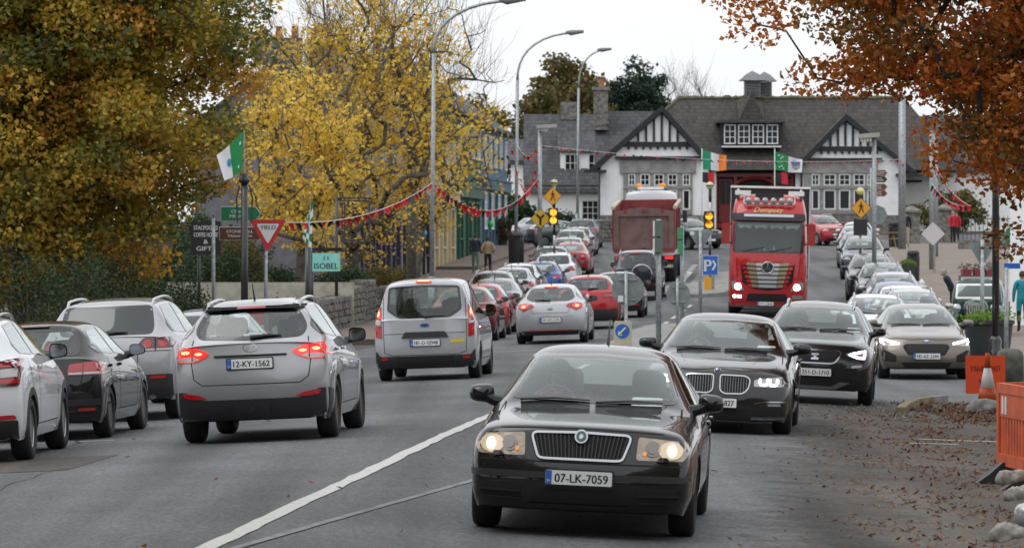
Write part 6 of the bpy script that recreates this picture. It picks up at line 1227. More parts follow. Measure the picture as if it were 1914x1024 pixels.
for s in (-1, 1):
    m = MB(); m.prism([(.0, 1.35), (6.2, 1.35), (6.2, 3.25), (.0, 3.05)], s*1.20, s*1.27, 'yz'); m.build('body_side', DRED2, D); MB().tube([(s*1.26, -.05, 3.10), (s*1.26, 6.2, 3.30)], .075, 8).build('sheet_rail', mat('rail_cream', (.45, .40, .28), .6), D)
    for k in range(5): MB().box((s*1.29, .7+k*1.2, 2.2), (.05, .1, 1.6)).build('side_rib', DRED2, D)
    for y in (1.1, 2.5, 7.6): big_wheel(D, s*1.08, y, .52, .32)
    for y in (1.1, 2.5): big_wheel(D, s*.74, y, .52, .30)
    MB().box((s*.92, .35, .85), (.62, .03, .55)).build('mudflap', BLK, D); MB().box((s*.92, .25, 1.05), (.55, .12, .16)).build('lamp_board', BLK, D); l = MB(); l.box((s*1.0, .18, 1.05), (.34, .04, .11)); l.build('tail_lamp', TAILON, D)
    MB().box((s*1.42, 7.9, 2.6), (.18, .14, .5)).build('wing_mirror', BLK, D); MB().tube([(s*1.2, 7.9, 2.4), (s*1.42, 7.9, 2.4)], .03, 6).build('mirror_arm', BLK, D)
m = MB(); m.box((0, 6.2, 2.4), (2.44, .1, 1.9)); m.build('headboard', DRED2, D); m = MB(); m.box((0, 3.1, 1.45), (2.4, 6.1, .1)); m.build('body_floor', DRED2, D)
m = MB(); m.box((0, 3.5, .95), (.9, 7.2, .3)); m.build('chassis', UNDER, D); m = MB(); m.box((0, .2, .72), (2.3, .1, .12)); m.build('rear_bumper', mat('bumper_cream', (.4, .36, .27), .7, var=.3), D)
CB = MBody([(x, -y+8.2, z) for x, y, z in box_cage([(.9, 1.22, -1.0, .9, .05), (2.2, 1.24, -1.0, .9, .05), (3.0, 1.18, -.9, .9, .05), (3.55, 1.08, -.7, .9, .04), (3.72, .98, -.5, .85, .03)])[0]], box_cage([(.9, 1.22, -1.0, .9, .05), (2.2, 1.24, -1.0, .9, .05), (3.0, 1.18, -.9, .9, .05), (3.55, 1.08, -.7, .9, .04), (3.72, .98, -.5, .85, .03)])[1], {}, 2); CB.shell('cab', P_WHITE, D)
MB().box((0, 7.7, 3.82), (1.1, .25, .12)).build('beacon_bar', WHT, D)
for x in (-.5, .5): MB().lathe([(.13, 0), (.13, .1), (.1, .15), (.001, .16)], 12, (x, 7.7, 3.86)).build('beacon', mat('beacon_amber', (.6, .2, .02), .3, emit=(1, .4, .05), es=.3), D, True)
hd = -HEAD; dzz = gzf(XD(1207, 180), 180)-gzf(XD(1205, 173), 173); x0 = XD(1205, 173.5)
D.matrix_world = Matrix.Translation((x0, 173.5, gzf(x0, 174.6)-.03)) @ Matrix.Rotation(hd, 4, 'Z') @ Matrix.Rotation(math.atan2(dzz, 7)*.8, 4, 'X') @ Matrix.Rotation(R(-.8), 4, 'Y')

# --- vintage dark green car
V = empty('vintage_car', (0, 0, 0), 0, 'dark green vintage car with white framed windscreen and round headlamps', 'car')
cab = MBody(*box_cage([(.45, .66, .95, 3.1, .03), (.95, .70, .93, 3.15, .03), (1.15, .70, .95, 3.1, .03), (1.52, .62, 1.15, 2.9, .03), (1.62, .54, 1.3, 2.75, .03)]), 3)
w_ = rpoly([(-.58, 1.10), (.58, 1.10), (.555, 1.50), (-.555, 1.50)], .06); cab.cut('F', inset(w_, .04)); cab.panel('F', w_, .006, .08, .01, inner=inset(w_, .05)).build('windscreen', [WHT, GL], V, 'auto')
for vw in ('S', 'Z'): q = rpoly([(1.4, 1.12), (2.2, 1.12), (2.2, 1.46), (1.5, 1.46)], .05); cab.cut(vw, inset(q, .02)); cab.panel(vw, q, .005, .08, .01, inner=inset(q, .03)).build('side_window', [FRIT, GL], V, 'auto')
cab.shell('cabin', P_GREEN, V)
bn = MBody(*box_cage([(.45, .33, -.30, 1.2, .04), (.75, .36, -.30, 1.2, .05), (1.0, .33, -.25, 1.2, .05), (1.10, .20, -.18, 1.2, .03)]), 3); bn.shell('bonnet', P_GREEN, V)
bn.panel('F', rpoly([(-.22, .5), (.22, .5), (.25, .95), (0, 1.02), (-.25, .95)], .05), .012, .08).build('grille', REFL, V, 'auto')
for k in range(7): bn.strip('F', [(-.18+k*.06, .52), (-.18+k*.06, .95)], .02, .02).build('grille_slat', UNDER, V)
for s in (-1, 1):
    m = MB(); pts = [(s*.56, -.45+.0, .42), (s*.56, -.38, .66), (s*.57, -.1, .78), (s*.58, .25, .70), (s*.60, .65, .42), (s*.62, 1.0, .34), (s*.62, 2.1, .34)]; m.tube(pts, [.10, .16, .19, .18, .13, .08, .06], 10); m.build('front_wing', P_GREEN, V, True)
    m = MB(); m.tube([(s*.60, 2.1, .36), (s*.60, 2.35, .62), (s*.60, 2.7, .74), (s*.60, 3.05, .62), (s*.60, 3.2, .35)], [.08, .15, .18, .15, .08], 10); m.build('rear_wing', P_GREEN, V, True)
    h = MB(); h.lathe([(.001, -.02), (.11, .0), (.13, .03), (.12, .10), (.06, .19), (.001, .21)], 16, (s*.50, -.32, .86), 'y'); h.build('headlamp', CHR, V, True)
    big_wheel(V, s*.58, -.05, .32, .13); big_wheel(V, s*.58, 2.65, .32, .13)
MB().tube([(-.68, -.5, .45), (.68, -.5, .45)], .03, 8).build('bumper', CHR, V); m = MB(); m.box((0, 1.2, .40), (.7, 3.2, .2)); m.build('chassis', UNDER, V)
r = MB()
for y in (1.4, 1.85, 2.3): r.tube([(-.5, y, 1.70), (.5, y, 1.70)], .015, 5)
for x in (-.5, .5): r.tube([(x, 1.4, 1.70), (x, 2.3, 1.70)], .015, 5); r.tube([(x, 1.4, 1.55), (x, 1.4, 1.70)], .012, 5); r.tube([(x, 2.3, 1.5), (x, 2.3, 1.70)], .012, 5)
r.build('roof_rack', BLKM, V)
place(V, XD(1824, 114), 114, R(-4)); VM = V.matrix_world.copy()
for k in range(3):
    e = empty('flower_box', tuple(VM @ Vector((-.32+k*.32, 1.8, 1.715))), 0, ('red flower box on the kerb side of the vintage car roof rack', 'red flower box in the middle of the vintage car roof rack', 'red flower box on the plaza side of the vintage car roof rack')[k], 'flower box', 'flower boxes on the roof rack'); MB().prism([(-.13, .16), (.13, .16), (.11, 0), (-.11, 0)], -.3, .3).build('trough', mat('trough_red', (.22, .02, .03), .5), e)
    r_ = np.random.default_rng(80+k); c_ = r_.normal(size=(160, 3))*np.array([.07, .18, .05])+np.array([0, 0, .24]); tag(link('foliage', leaf_mesh('foliage', c_, r_.uniform(0, 1, 160), .07, leaf_mat('flower_mix', [(.03, .06, .02), (.05, .09, .03), (.4, .3, .3), (.6, .58, .55)]), r_), e), kind='stuff')
# ================================================================ street furniture, walls, signs
def pole(name, label, cat, px, d, top_y=None, h=None, r=.045, mt=None, group=None, base_z=None, lean=0, n=10):
    """Empty at the foot of a post plus its shaft; returns (empty, height)"""
    x = XD(px, d); z = gzf(x, d)+(.1 if base_z is None else base_z); hh = h if h else HC-(top_y-HY)/F_PX*d-z
    e = empty(name, (x, d, z), 0, label, cat, group); MB().tube([(0, 0, -.15), (lean*.5, 0, hh*.5), (lean, 0, hh)], [r*1.05, r, r*.92], n).build('post', mt or GALV, e, True); return e, hh
def zrel(e, y): return HC-(y-HY)/F_PX*e.location.y-e.location.z
def xrel(e, x): return XD(x, e.location.y)-e.location.x
def signplate(e, poly, y, mt, back=None, name='sign_face', th=.012, rim=None):
    o = MB().prism(poly, y-th, y).build(name, mt, e); 
    if back: MB().prism(poly, y+.0005, y+th).build('sign_back', back, e)
    return o
def TXT(parent, s, x, y, z, w, h, mt, name='lettering', mirror=False, bold=0): t = MB(); text_on(t, s, Matrix.Translation((x, y, z)), w, h, mirror=mirror, bold=bold); return t.build(name, mt, parent)

# tall lamp posts along the left kerb
for (px, d, ty, ax, ay, lb) in ((806, 134, 100, 962, 2, 'tall grey street lamp in front of the yellow trees'), (964, 200, 150, 1077, 62, 'tall grey street lamp beside the black bin'), (1079, 255, 165, 1132, 94, 'tall grey street lamp by the cottage gate')):
    e, h = pole('street_lamp', lb, 'street lamp', px, d, ty, r=.085 if d > 140 else .07, group='tall street lamps', lean=.08); x1, z1 = xrel(e, ax), zrel(e, ay); z0 = h
    pts = [(.08, 0, z0)]+[(.08+(x1-.08)*(1-math.cos(t))**1.15, 0, z0+(z1-z0)*math.sin(t)) for t in np.linspace(.15, math.pi/2, 9)]; MB().tube(pts, [.07]+[.05]*9, 8).build('lamp_arm', GALV, e, True)
    MB().tube([(x1-.5, 0, z1+.02), (x1-.25, 0, z1+.0), (x1+.35, 0, z1+.06)], [.05, .13, .07], 8).build('lamp_head', mat('lamp_grey', (.16, .165, .17), .5), e, True)
    MB().tube([(0, 0, -.1), (0, 0, 1.3)], r=.13 if d > 140 else .11, n=10).build('lamp_base', GALV, e, True)
e, h = pole('wooden_pole', 'weathered ivy stained pole with cut top between the yellow trees', 'pole', 768, 146, 232, r=.17, mt=BARKG, lean=.08)
# left: yield sign, flag post, finger signs
def tri(cx, cz, w): h = w*.866; return rpoly([(cx-w/2, cz+h/3*1.0), (cx, cz-h*2/3), (cx+w/2, cz+h/3)], .05)
SW = mat('sign_white', (.62, .62, .60), .5, var=.06)
e, h = pole('yield_sign', 'red and white triangular YIELD sign on a grey post', 'sign', 497, 92, 412, r=.04)
cz = zrel(e, 412)-.75*.866/3; xo = xrel(e, 501); signplate(e, tri(xo, cz, .80), -.045, RED, SIGNBACK); signplate(e, tri(xo, cz, .50), -.058, SW, name='sign_field', th=.003); TXT(e, 'YIELD', xo, -.0635, cz+.068, .33, .085, PTXT, bold=.004)
e, h = pole('flag_post', 'black iron post flying a green and white flag beside the yield sign', 'post', 457, 87, 333, r=.075, mt=BLKM)
MB().tube([(0, 0, h), (0, 0, zrel(e, 244))], .014, 6).build('flagstaff', GALV, e); MB().lathe([(.10, -.1), (.12, -.02), (.06, .02), (.09, .08), (.001, .12)], 10, (0, 0, h)).build('post_cap', BLKM, e, True)
for s in (-1, 1): MB().tube([(s*.14, 0, h-.9), (s*.16, 0, h-.4), (s*.10, 0, h-.15)], .02, 6).build('bracket', BLKM, e)
def flag(name, label, pts_px, d, cols, bands, group=None, crest=None, wave=.05, text=None):
    """cloth between four photograph points (hoist top, hoist bottom, fly bottom, fly top) at distance d; bands: list of (fraction, material)"""
    A, B_, C_, D_ = [PX(x, y, d) for x, y in pts_px]; o = A.copy(); e = empty(name, tuple(o), 0, label, 'flag', group); nu, nv = 16, 8
    def S(u, v):
        p = (A*(1-u)+D_*u)*(1-v)+(B_*(1-u)+C_*u)*v; p = p+Vector((0, wave*math.sin(u*9+v*2)*u, wave*.35*math.sin(u*7+1)*u)); return p-o
    f0 = 0
    for f1, mt in bands:
        m = MB(); us = np.linspace(f0, f1, max(3, int(nu*(f1-f0))+1)); vs = [S(u, v) for u in us for v in np.linspace(0, 1, nv+1)]; k = nv+1
        m.add(vs, [(i*k+j, (i+1)*k+j, (i+1)*k+j+1, i*k+j+1) for i in range(len(us)-1) for j in range(nv)]); m.build('flag_band', mt, e, True); f0 = f1
    def decal(poly, mt, nm, ds=.02):
        m = MB(); m.add([S(u, v)+Vector((0, -ds, 0)) for u, v in poly], [tuple(range(len(poly)))]); m.build(nm, mt, e)
    return e, decal
BLUEC = mat('crest_blue', (.05, .25, .45), .7); SAND = mat('crest_sand', (.5, .38, .12), .7); ORG = mat('flag_orange', (.75, .22, .03), .7)
def star(cu, cv, r, asp): return [(cu+(r if i % 2 == 0 else r*.45)*math.cos(i*math.pi/5-math.pi/2)*asp, cv+(r if i % 2 == 0 else r*.45)*math.sin(i*math.pi/5-math.pi/2)) for i in range(10)]
f, dc = flag('county_flag', 'green and white flag hanging from the black post by the yield sign', [(455, 245), (453, 318), (420, 340), (405, 293)], 86.6, None, [(.52, GRN), (1, WFAB)], wave=.07)
dc(star(.12, .25, .07, .7), WFAB, 'star'); dc(star(.2, .85, .07, .7), WFAB, 'star'); dc(ell(.62, .5, .10, .12, 12), BLUEC, 'crest')
e, h = pole('direction_sign', 'leaning stack of tourist direction signs on a grey post', 'sign', 399, 106, 408, r=.045)
def board(e, x0, x1, y0, y1, mt, yy, lines, tc=None, name='sign_board', arrow=False, edge=None):
    a, b, c, d = xrel(e, x0), xrel(e, x1), zrel(e, y1), zrel(e, y0); pl = [(a, c), (b, c), (b, d), (a, d)] if not arrow else [(a, c), (b-.12, c), (b, (c+d)/2), (b-.12, d), (a, d)]
    if edge: MB().prism(inset(pl, -.015), yy+.001, yy+.012).build('sign_edge', edge, e)
    q = MB().prism(pl, yy-.012, yy).build(name, mt, e); n = len(lines)
    for i, s in enumerate(lines): hh = (d-c)/(n+.8); TXT(q, s, (a+b)/2-(.05 if arrow else 0), yy-.014, d-hh*(i+.9), (b-a)*.80, hh*.62, tc or SW, bold=.002)
    return q
board(e, 414, 487, 387, 412, mat('sign_green', (.01, .16, .07), .5), -.06, ['Choice', 'MERICH'], arrow=True, edge=SW); board(e, 411, 486, 425, 448, mat('sign_brown', (.10, .035, .022), .5), -.06, ['STONEHALL', 'Visitor Farm'], edge=SW)
e, h = pole('shop_sign', 'black board with white and red lettering half hidden by leaves', 'sign', 372, 112, 412, r=.04, mt=BLKM); board(e, 357, 413, 414, 476, BLK, -.06, ['STACPOOLES', 'COFFEE HOUSE', '&', 'GIFTS'])
e, h = pole('shop_sign', 'pale grey two panel sign hidden in the autumn leaves', 'sign', 218, 92, 410, r=.04); board(e, 228, 322, 411, 434, SIGNBACK, -.06, []); board(e, 228, 322, 446, 473, SIGNBACK, -.06, [])
e, h = pole('flag_post', 'low black post flying a green and white chequered flag', 'post', 576, 116, 462, r=.09, mt=BLKM); MB().tube([(.0, 0, h), (.08, 0, zrel(e, 358))], .014, 6).build('flagstaff', GALV, e)
f, dc = flag('chequered_flag', 'narrow green and white chequered flag on the low black post', [(586, 372), (582, 470), (566, 445), (570, 415)], 116, None, [(1, GRN)], wave=.03)
for i in range(3):
    for j in range(6):
        if (i+j) % 2: u0, u1, v0, v1 = i/3, (i+1)/3, j/6, (j+1)/6; dc([(u0, v0), (u1, v0), (u1, v1), (u0, v1)], WFAB, 'check', .012); dc([(u0, v0), (u1, v0), (u1, v1), (u0, v1)], WFAB, 'check', -.012)
TURQ = mat('sign_turquoise', (.25, .62, .56), .5, var=.05)
e, h = pole('hanging_sign', 'turquoise sign with black lettering hanging from a black iron arm', 'sign', 582, 118, 462, r=.06, mt=BLKM); q = board(e, 584, 636, 473, 507, TURQ, -.05, []); TXT(q, 'ISOBEL', xrel(e, 610), -.065, zrel(e, 497), .66, .16, PTXT, bold=.004); MB().box((xrel(e, 608), 0, zrel(e, 466)), (.95, .05, .09)).build('arm', BLKM, e)
for k in range(2): MB().tube([(xrel(e, 605+k*8), -.064, zrel(e, 486)), (xrel(e, 607+k*6), -.064, zrel(e, 479))], .012, 5).build('figure', PTXT, q)
e, h = pole('iron_signpost', 'empty black iron hanging frame beneath the yellow tree', 'signpost', 629, 124, 366, r=.05, mt=BLKM)
for (a, b) in (((626, 370), (693, 370)), ((640, 375), (690, 375)), ((640, 375), (640, 452)), ((690, 370), (690, 452)), ((640, 452), (692, 452)), ((636, 448), (690, 448)), ((644, 378), (644, 448))): MB().tube([(xrel(e, a[0]), 0, zrel(e, a[1])), (xrel(e, b[0]), 0, zrel(e, b[1]))], .022, 6).build('bar', BLKM, e)

# dry stone walls: every stone a block of its own
def stone_wall(name, label, pts, h, seed, hw=.22):
    r_ = random.Random(seed); a0 = Vector(pts[0]); e = empty(name, (a0.x, a0.y, gzf(a0.x, a0.y)), 0, label, 'wall'); core = MB(); bases = []
    for k in range(8):
        b = bmesh.new(); bmesh.ops.create_cube(b, size=1); bmesh.ops.bevel(b, geom=b.edges[:], offset=.12, segments=1, affect='EDGES')
        for v in b.verts: v.co += Vector((r_.uniform(-.05, .05), r_.uniform(-.05, .05), r_.uniform(-.06, .06)))
        me = bpy.data.meshes.new('stone'); b.to_mesh(me); b.free(); me.materials.append(STONE); bases.append(me)
    for p, q in zip(pts[:-1], pts[1:]):
        p, q = Vector(p), Vector(q); t = (q-p); L_ = t.length; t.normalize(); ang = math.atan2(t.y, t.x); nrm = Vector((-t.y, t.x)); mid = (p+q)/2; core.box((mid.x-a0.x, mid.y-a0.y, (gzf(mid.x, mid.y)-e.location.z)+h(mid)*.5-.1), (L_, hw*1.5, h(mid)*.82), ang)
        s = 0; 
        for side in (-1, 1) if True else (1,):
            z = 0.0; row = 0; hh = max(h(p), h(q))
            while z < hh-.05:
                rh = r_.uniform(.12, .25); rh = min(rh, hh-z); u = r_.uniform(-.3, 0)
                while u < L_:
                    w = r_.uniform(.16, .48); c = p+t*min(L_-.05, max(.05, u+w/2))+nrm*side*hw*.75; 
                    if z+rh*.5 < h(c):
                        o = link('stone', r_.choice(bases), e); o.location = (c.x-a0.x, c.y-a0.y, gzf(c.x, c.y)-e.location.z+z+rh/2); o.scale = (w*r_.uniform(.9, 1.05), .3*r_.uniform(.8, 1.15), rh*r_.uniform(.88, 1.02)); o.rotation_euler = (r_.uniform(-.10, .10), r_.uniform(-.10, .10), ang+r_.uniform(-.10, .10))
                    u += w
                z += rh
    core.build('wall_core', mat('wall_mortar', (.10, .095, .085), .95), e); return e
stone_wall('stone_wall', 'rough grey stone boundary wall with a square end by the footpath', [(-6.3, 112), (-5.6, 120), (-4.75, 128.5), (-4.5, 132.5)], lambda c: 1.0+.35*min(1, max(0, (c.y-122)/9)), 3)
stone_wall('stone_wall', 'low stone wall stepping up along the shops behind the lamp post', [(-4.2, 139), (-3.5, 147), (-3.0, 154)], lambda c: .95, 4)
stone_wall('stone_wall', 'stone wall before the hall beside the tipper truck', [(XD(1085, 243), 243), (XD(1160, 244), 244)], lambda c: 1.25, 5)
m = MB(); m.box((0, 0, .45), (6.5, .25, 1.6)); m.build('garden_wall', mat('cream_wall', (.36, .345, .29), .88, var=.2, vs=3), None, label='low cream garden wall behind the yield sign', cat='wall').location = (XD(455, 126), 126, gzf(-8, 126)+.15)
e = empty('stone_planter', (XD(500, 108), 108, gzf(-6, 108)+.35), 0, 'round stone planter on a pedestal behind the yield sign', 'planter'); MB().lathe([(.16, -.4), (.18, 0), (.32, .1), (.52, .42), (.60, .52), (.56, .58), (.45, .52), (.001, .5)], 18).build('bowl', mat('planter_stone', (.16, .13, .11), .9, var=.3, bump=.4), e, True)
r_ = np.random.default_rng(3); tag(link('foliage', leaf_mesh('foliage', r_.normal(size=(500, 3))*np.array([.3, .3, .12])+np.array([0, 0, .68]), r_.uniform(0, 1, 500), .09, L_OLV, r_), e), kind='stuff')
GS = 'shrubs along the left boundary'
for i, (px, d, r, h, lm, lb) in enumerate(((370, 104, .8, .85, L_IVY, 'dark leafy shrub under the tourist signs'), (300, 100, 1.3, 1.6, L_IVY, 'broad dark shrub behind the large silver SUV'), (440, 131, .9, 2.6, L_OLV, 'brownish clipped shrub behind the yield post'), (520, 134, .8, 1.6, L_GRN, 'rounded green shrub beside the chequered flag'), (640, 136, 1.0, 1.5, L_GRN, 'dark shrub beneath the turquoise sign'), (400, 128, 1.3, 2.3, L_GRN, 'tall dark hedge plant behind the cream wall'), (180, 90, 1.8, 2.2, L_IVY, 'dark spreading shrub under the large autumn tree'), (60, 84, 2.2, 2.4, L_IVY, 'dark green shrub at the foot of the autumn tree'), (720, 148, 1.0, 1.3, L_OLV, 'low olive shrub at the end of the stone wall'))):
    shrub('garden_shrub', lb, XD(px, d), d, r, h, lm, 200+i, 110, 70, .09 if d > 110 else .07, group=GS)
for i in range(7):
    d = 118+i*5.5; px = 250+i*38; shrub('hedge_section', 'dark hedge section %s along the garden behind the left signs' % ('one', 'two', 'three', 'four', 'five', 'six', 'seven')[i], XD(px, d)-2, d+6, 2.2, 2.6+.3*(i % 3), L_GRN, 300+i, 120, 60, .14, group='hedge behind the left gardens')
e = empty('parking_meter_box', (XD(478, 100), 100, gzf(-6, 100)+.1), 0, 'small red dispenser box with sloping black lid by the flag post', 'box'); MB().prism([(-.2, 0), (.28, 0), (.28, .95), (-.05, .95), (-.2, .7)], -.15, .15).build('case', RED, e); MB().prism([(-.24, .68), (-.05, .96), (.30, .96), (.30, 1.02), (-.08, 1.02), (-.28, .72)], -.17, .17).build('lid', BLK, e); MB().box((.1, -.16, .45), (.2, .02, .3)).build('notice', SW, e)
m = MB(); m.box((0, 0, .25), (12, .35, .5)); q = m.build('kerb_wall', STONE, None, label='low stone kerb wall along the left verge behind parked cars', cat='wall'); q.location = (-9.3, 78, gzf(-9, 78)+.1); q.rotation_euler = (0, 0, R(12))

# amber signals, yellow diamond signs, beacons
YEL = mat('sign_yellow', (.62, .38, .02), .5); AMB = mat('sign_amber', (.70, .32, .02), .5); SIGLIT = mat('signal_amber_lit', (1, .5, .05), .3, emit=(1, .36, .03), es=3.2); GLOBE = mat('beacon_globe', (.50, .46, .25), .3, coat=.4, var=.2, vs=4); GLOBY = mat('beacon_globe_yellow', (.62, .55, .16), .3, coat=.4)
def bw_pole(e, h, r=.05):
    n = int(h/.5); 
    for i in range(n): MB().tube([(0, 0, i*h/n), (0, 0, (i+1)*h/n)], r, 10).build('pole_band', SW if i % 2 else PTXT, e, True)
def diamond(e, cx, cz, s, mt, y=-.07): 
    p = rpoly([(cx-s, cz), (cx, cz-s), (cx+s, cz), (cx, cz+s)], .05); MB().prism(p, y-.01, y).build('sign_border', PTXT, e); return MB().prism(inset(p, .018), y-.014, y-.0105).build('sign_face', mt, e)
def walker(q, cx, cz, s, y):
    m = MB(); T_ = lambda P: [(cx+a*s, cz+b*s) for a, b in P]; m.prism(ell(cx, cz+.62*s, .10*s, .11*s, 12), y-.003, y)
    for P in ([(-.12, .48), (.12, .48), (.13, .0), (-.10, .0)], [(-.10, .02), (.04, .02), (-.16, -.58), (-.34, -.58)], [(.0, .02), (.13, .02), (.30, -.30), (.34, -.60), (.22, -.60), (.18, -.32)], [(.10, .46), (.34, .10), (.28, .04), (.08, .32)], [(-.10, .46), (-.34, .16), (-.28, .08), (-.08, .32)]): m.prism(T_(P), y-.003, y)
    m.build('walking_figure', PTXT, q)
def signal(e, cx, z0, z1, y=-.12, w=.30):
    q = MB().prism(rpoly([(cx-w/2, z0), (cx+w/2, z0), (cx+w/2, z1), (cx-w/2, z1)], .04), y-.05, y+.12).build('signal_housing', BLK, e); h = (z1-z0)
    for f in (.28, .74): MB().lathe([(.001, 0), (w*.36, 0), (w*.36, .02), (.001, .035)], 16, (cx, y-.05, z0+h*f), 'y').build('signal_lamp', SIGLIT, q, True); l = MB(); l.tube([(cx+w*.40*math.cos(a), y-.10, z0+h*f+w*.40*math.sin(a)) for a in np.linspace(.1, math.pi-.1, 10)], .012, 5); l.build('signal_hood', BLK, q)
for (px, d, gy, sx, sy, sig, lb) in ((1036, 176, 342, 1033, 367, (1034, 389, 421), 'striped beacon post with yellow walker sign and twin amber lamps lit at the left kerb'), (1327, 166, 347, None, None, (1325, 395, 429), 'striped beacon post with twin amber lamps lit on the traffic island'), (1608, 160, 358, 1609, 389, None, 'striped beacon post with yellow walker sign and black box at the right kerb')):
    x = XD(px, d); e = empty('crossing_beacon', (x, d, gzf(x, d)+.1), 0, lb, 'crossing beacon', 'crossing beacons'); H_ = zrel(e, gy)
    bw_pole(e, H_-.1); MB().lathe([(.001, -.15), (.10, -.12), (.155, 0), (.11, .11), (.001, .155)], 18, (0, 0, H_)).build('globe', GLOBY if px > 1600 else GLOBE, e, True)
    if px < 1600: MB().lathe([(.157, -.02), (.165, 0), (.157, .02)], 18, (0, 0, H_)).build('globe_band', BLK, e)
    if sx: s = .36; cx, cz = xrel(e, sx), zrel(e, sy); q = diamond(e, cx, cz, s*1.1, AMB); walker(q, cx, cz-.0, .30, -.0875)
    if sig: signal(e, xrel(e, sig[0]), zrel(e, sig[2]), zrel(e, sig[1]), w=.40)
    elif px > 1600: MB().box((0, -.04, zrel(e, 425)), (.50, .2, .60)).build('signal_back', BLK, e)
e, h = pole('flood_lamp_post', 'grey post carrying a flat crossing floodlight and a yellow junction sign', 'post', 1009, 181, 240, r=.10); cx, cz = xrel(e, 1010), zrel(e, 409); q = diamond(e, cx, cz, .44, YEL, y=-.12)
for P in ([(0, -.26), (0, .02)], [(0, .02), (-.17, .19)], [(0, .02), (.15, .17)]): MB().tube([(cx+P[0][0], -.138, cz+P[0][1]), (cx+P[1][0], -.138, cz+P[1][1])], .045, 4).build('junction_mark', PTXT, q)
def floodbox(e, x0, x1, y):
    a, b, z = xrel(e, x0), xrel(e, x1), zrel(e, y); q = MB().prism(rpoly([(a, z-.02), (b, z+.03), (b, z+.18), (a, z+.13)], .03), -.25, .25).build('flood_lamp', mat('flood_grey', (.35, .34, .30), .5, var=.15), e)
    for i in range(4): MB().box((a+.12+i*.10, -.0, z-.07), (.07, .3, .12)).build('lamp_cell', SW, q)
floodbox(e, 1003, 1041, 240)
e, h = pole('flood_lamp_post', 'grey post carrying a flat crossing floodlight beside the brown finger signs', 'post', 1634, 150, 252, r=.08); floodbox(e, 1604, 1643, 258)
# poles on the near traffic island with signs facing away from us
def disc_back(e, cx, cz, r): MB().lathe([(.001, 0), (r, 0), (r, .015), (.001, .015)], 28, (cx, .06, cz), 'y').build('sign_back', SIGNBACK, e); [MB().box((cx, .045, cz+k*r*.62), (r*1.1, .03, .035)).build('sign_rail', GALV, e) for k in (-1, 1)]
e, h = pole('round_sign', 'round road sign seen from behind on a short post beside the keep left box', 'sign', 1170, 88, 506, r=.04, group=None); disc_back(e, xrel(e, 1174), zrel(e, 541), .335); MB().box((xrel(e, 1160), -.045, zrel(e, 558)), (.11, .004, .13)).build('sticker', SW, e)
MB().box((0, -.043, zrel(e, 588)), (.05, .006, .28)).build('code_label', SW, e)
for i, ch in enumerate('0014'): TXT(e, ch, 0, -.048, zrel(e, 578)-i*.065, .03, .045, PTXT)
e, h = pole('round_sign', 'smaller round road sign seen from behind further along the island', 'sign', 1266, 112, 520, r=.04); disc_back(e, xrel(e, 1268), zrel(e, 550), .315)
e, h = pole('sign_post', 'grey post with two stacked sign boxes seen edge on', 'post', 1231, 94, 410, r=.06); 
for (a, b) in ((412, 442), (445, 472)): q = MB().box((0, 0, (zrel(e, a)+zrel(e, b))/2), (.17, .35, zrel(e, a)-zrel(e, b))).build('sign_box', mat('green_grey', (.10, .13, .11), .6), e); MB().box((-.105, -.0, (zrel(e, a)+zrel(e, b))/2), (.03, .36, zrel(e, a)-zrel(e, b)-.02)).build('sign_edge', SW, q)
e, h = pole('sign_post', 'grey post with two green signs seen edge on', 'post', 1275, 116, 423, r=.055)
for (a, b) in ((425, 447), (450, 473)): MB().prism([(xrel(e, 1267), zrel(e, b)), (xrel(e, 1276), zrel(e, b)), (xrel(e, 1276), zrel(e, a)), (xrel(e, 1267), zrel(e, a))], -.3, .3).build('sign_board', [mat('sign_green_light', (.04, .25, .12), .5)], e)
e, h = pole('yield_sign', 'triangular yield sign seen from behind above a parking arrow sign', 'sign', 1309, 118, 430, r=.05)
cz = zrel(e, 430)-.72*.866/3; MB().prism(tri(xrel(e, 1310), cz, .72), .055, .07).build('sign_back', SIGNBACK, e); MB().box((xrel(e, 1294), .05, cz+.12), (.12, .005, .1)).build('sticker', SW, e)
q = board(e, 1314, 1341, 478, 513, PBLU, -.06, [], edge=SW); TXT(q, 'P', xrel(e, 1323), -.075, zrel(e, 496), .19, .33, SW, bold=.012)
for s in (-1, 1): MB().tube([(xrel(e, 1332), -.075, zrel(e, 496)+s*.13), (xrel(e, 1337), -.075, zrel(e, 496))], .028, 4).build('arrow', SW, q)
x = XD(1164, 87); e = empty('keep_left_bollard', (x, 87, gzf(x, 87)+.13), 0, 'cream keep left box with blue arrow disc on the traffic island', 'bollard'); zt = zrel(e, 600); MB().prism(rpoly([(-.18, 0), (.18, 0), (.18, zt), (-.18, zt)], .04), -.10, .10).build('case', mat('bollard_cream', (.45, .42, .32), .5, var=.1), e); q = MB().prism(ell(-.01, zt-.20, .145, .145, 24), -.112, -.101).build('disc', PBLU, e)
cz = zt-.2; MB().tube([(.06, -.115, cz+.07), (-.07, -.115, cz-.06)], .02, 4).build('arrow', mat('arrow_pale', (.5, .5, .38), .5), q); MB().prism([(-.10, cz-.09), (-.10, cz+.01), (.0, cz-.09)], -.117, -.113).build('arrow_head', _M['arrow_pale'], q)
x = XD(1311, 163); e = empty('yellow_post_box', (x+.25, 163, gzf(x, 163)+.12), 0, 'small yellow reflector board at the base of the island beacon', 'bollard'); MB().prism([(-.14, 0), (.14, 0), (.14, .5), (-.14, .5)], -.05, .05).build('board', AMB, e); MB().box((.2, .05, .35), (.1, .1, .9)).build('stub', GALV, e)
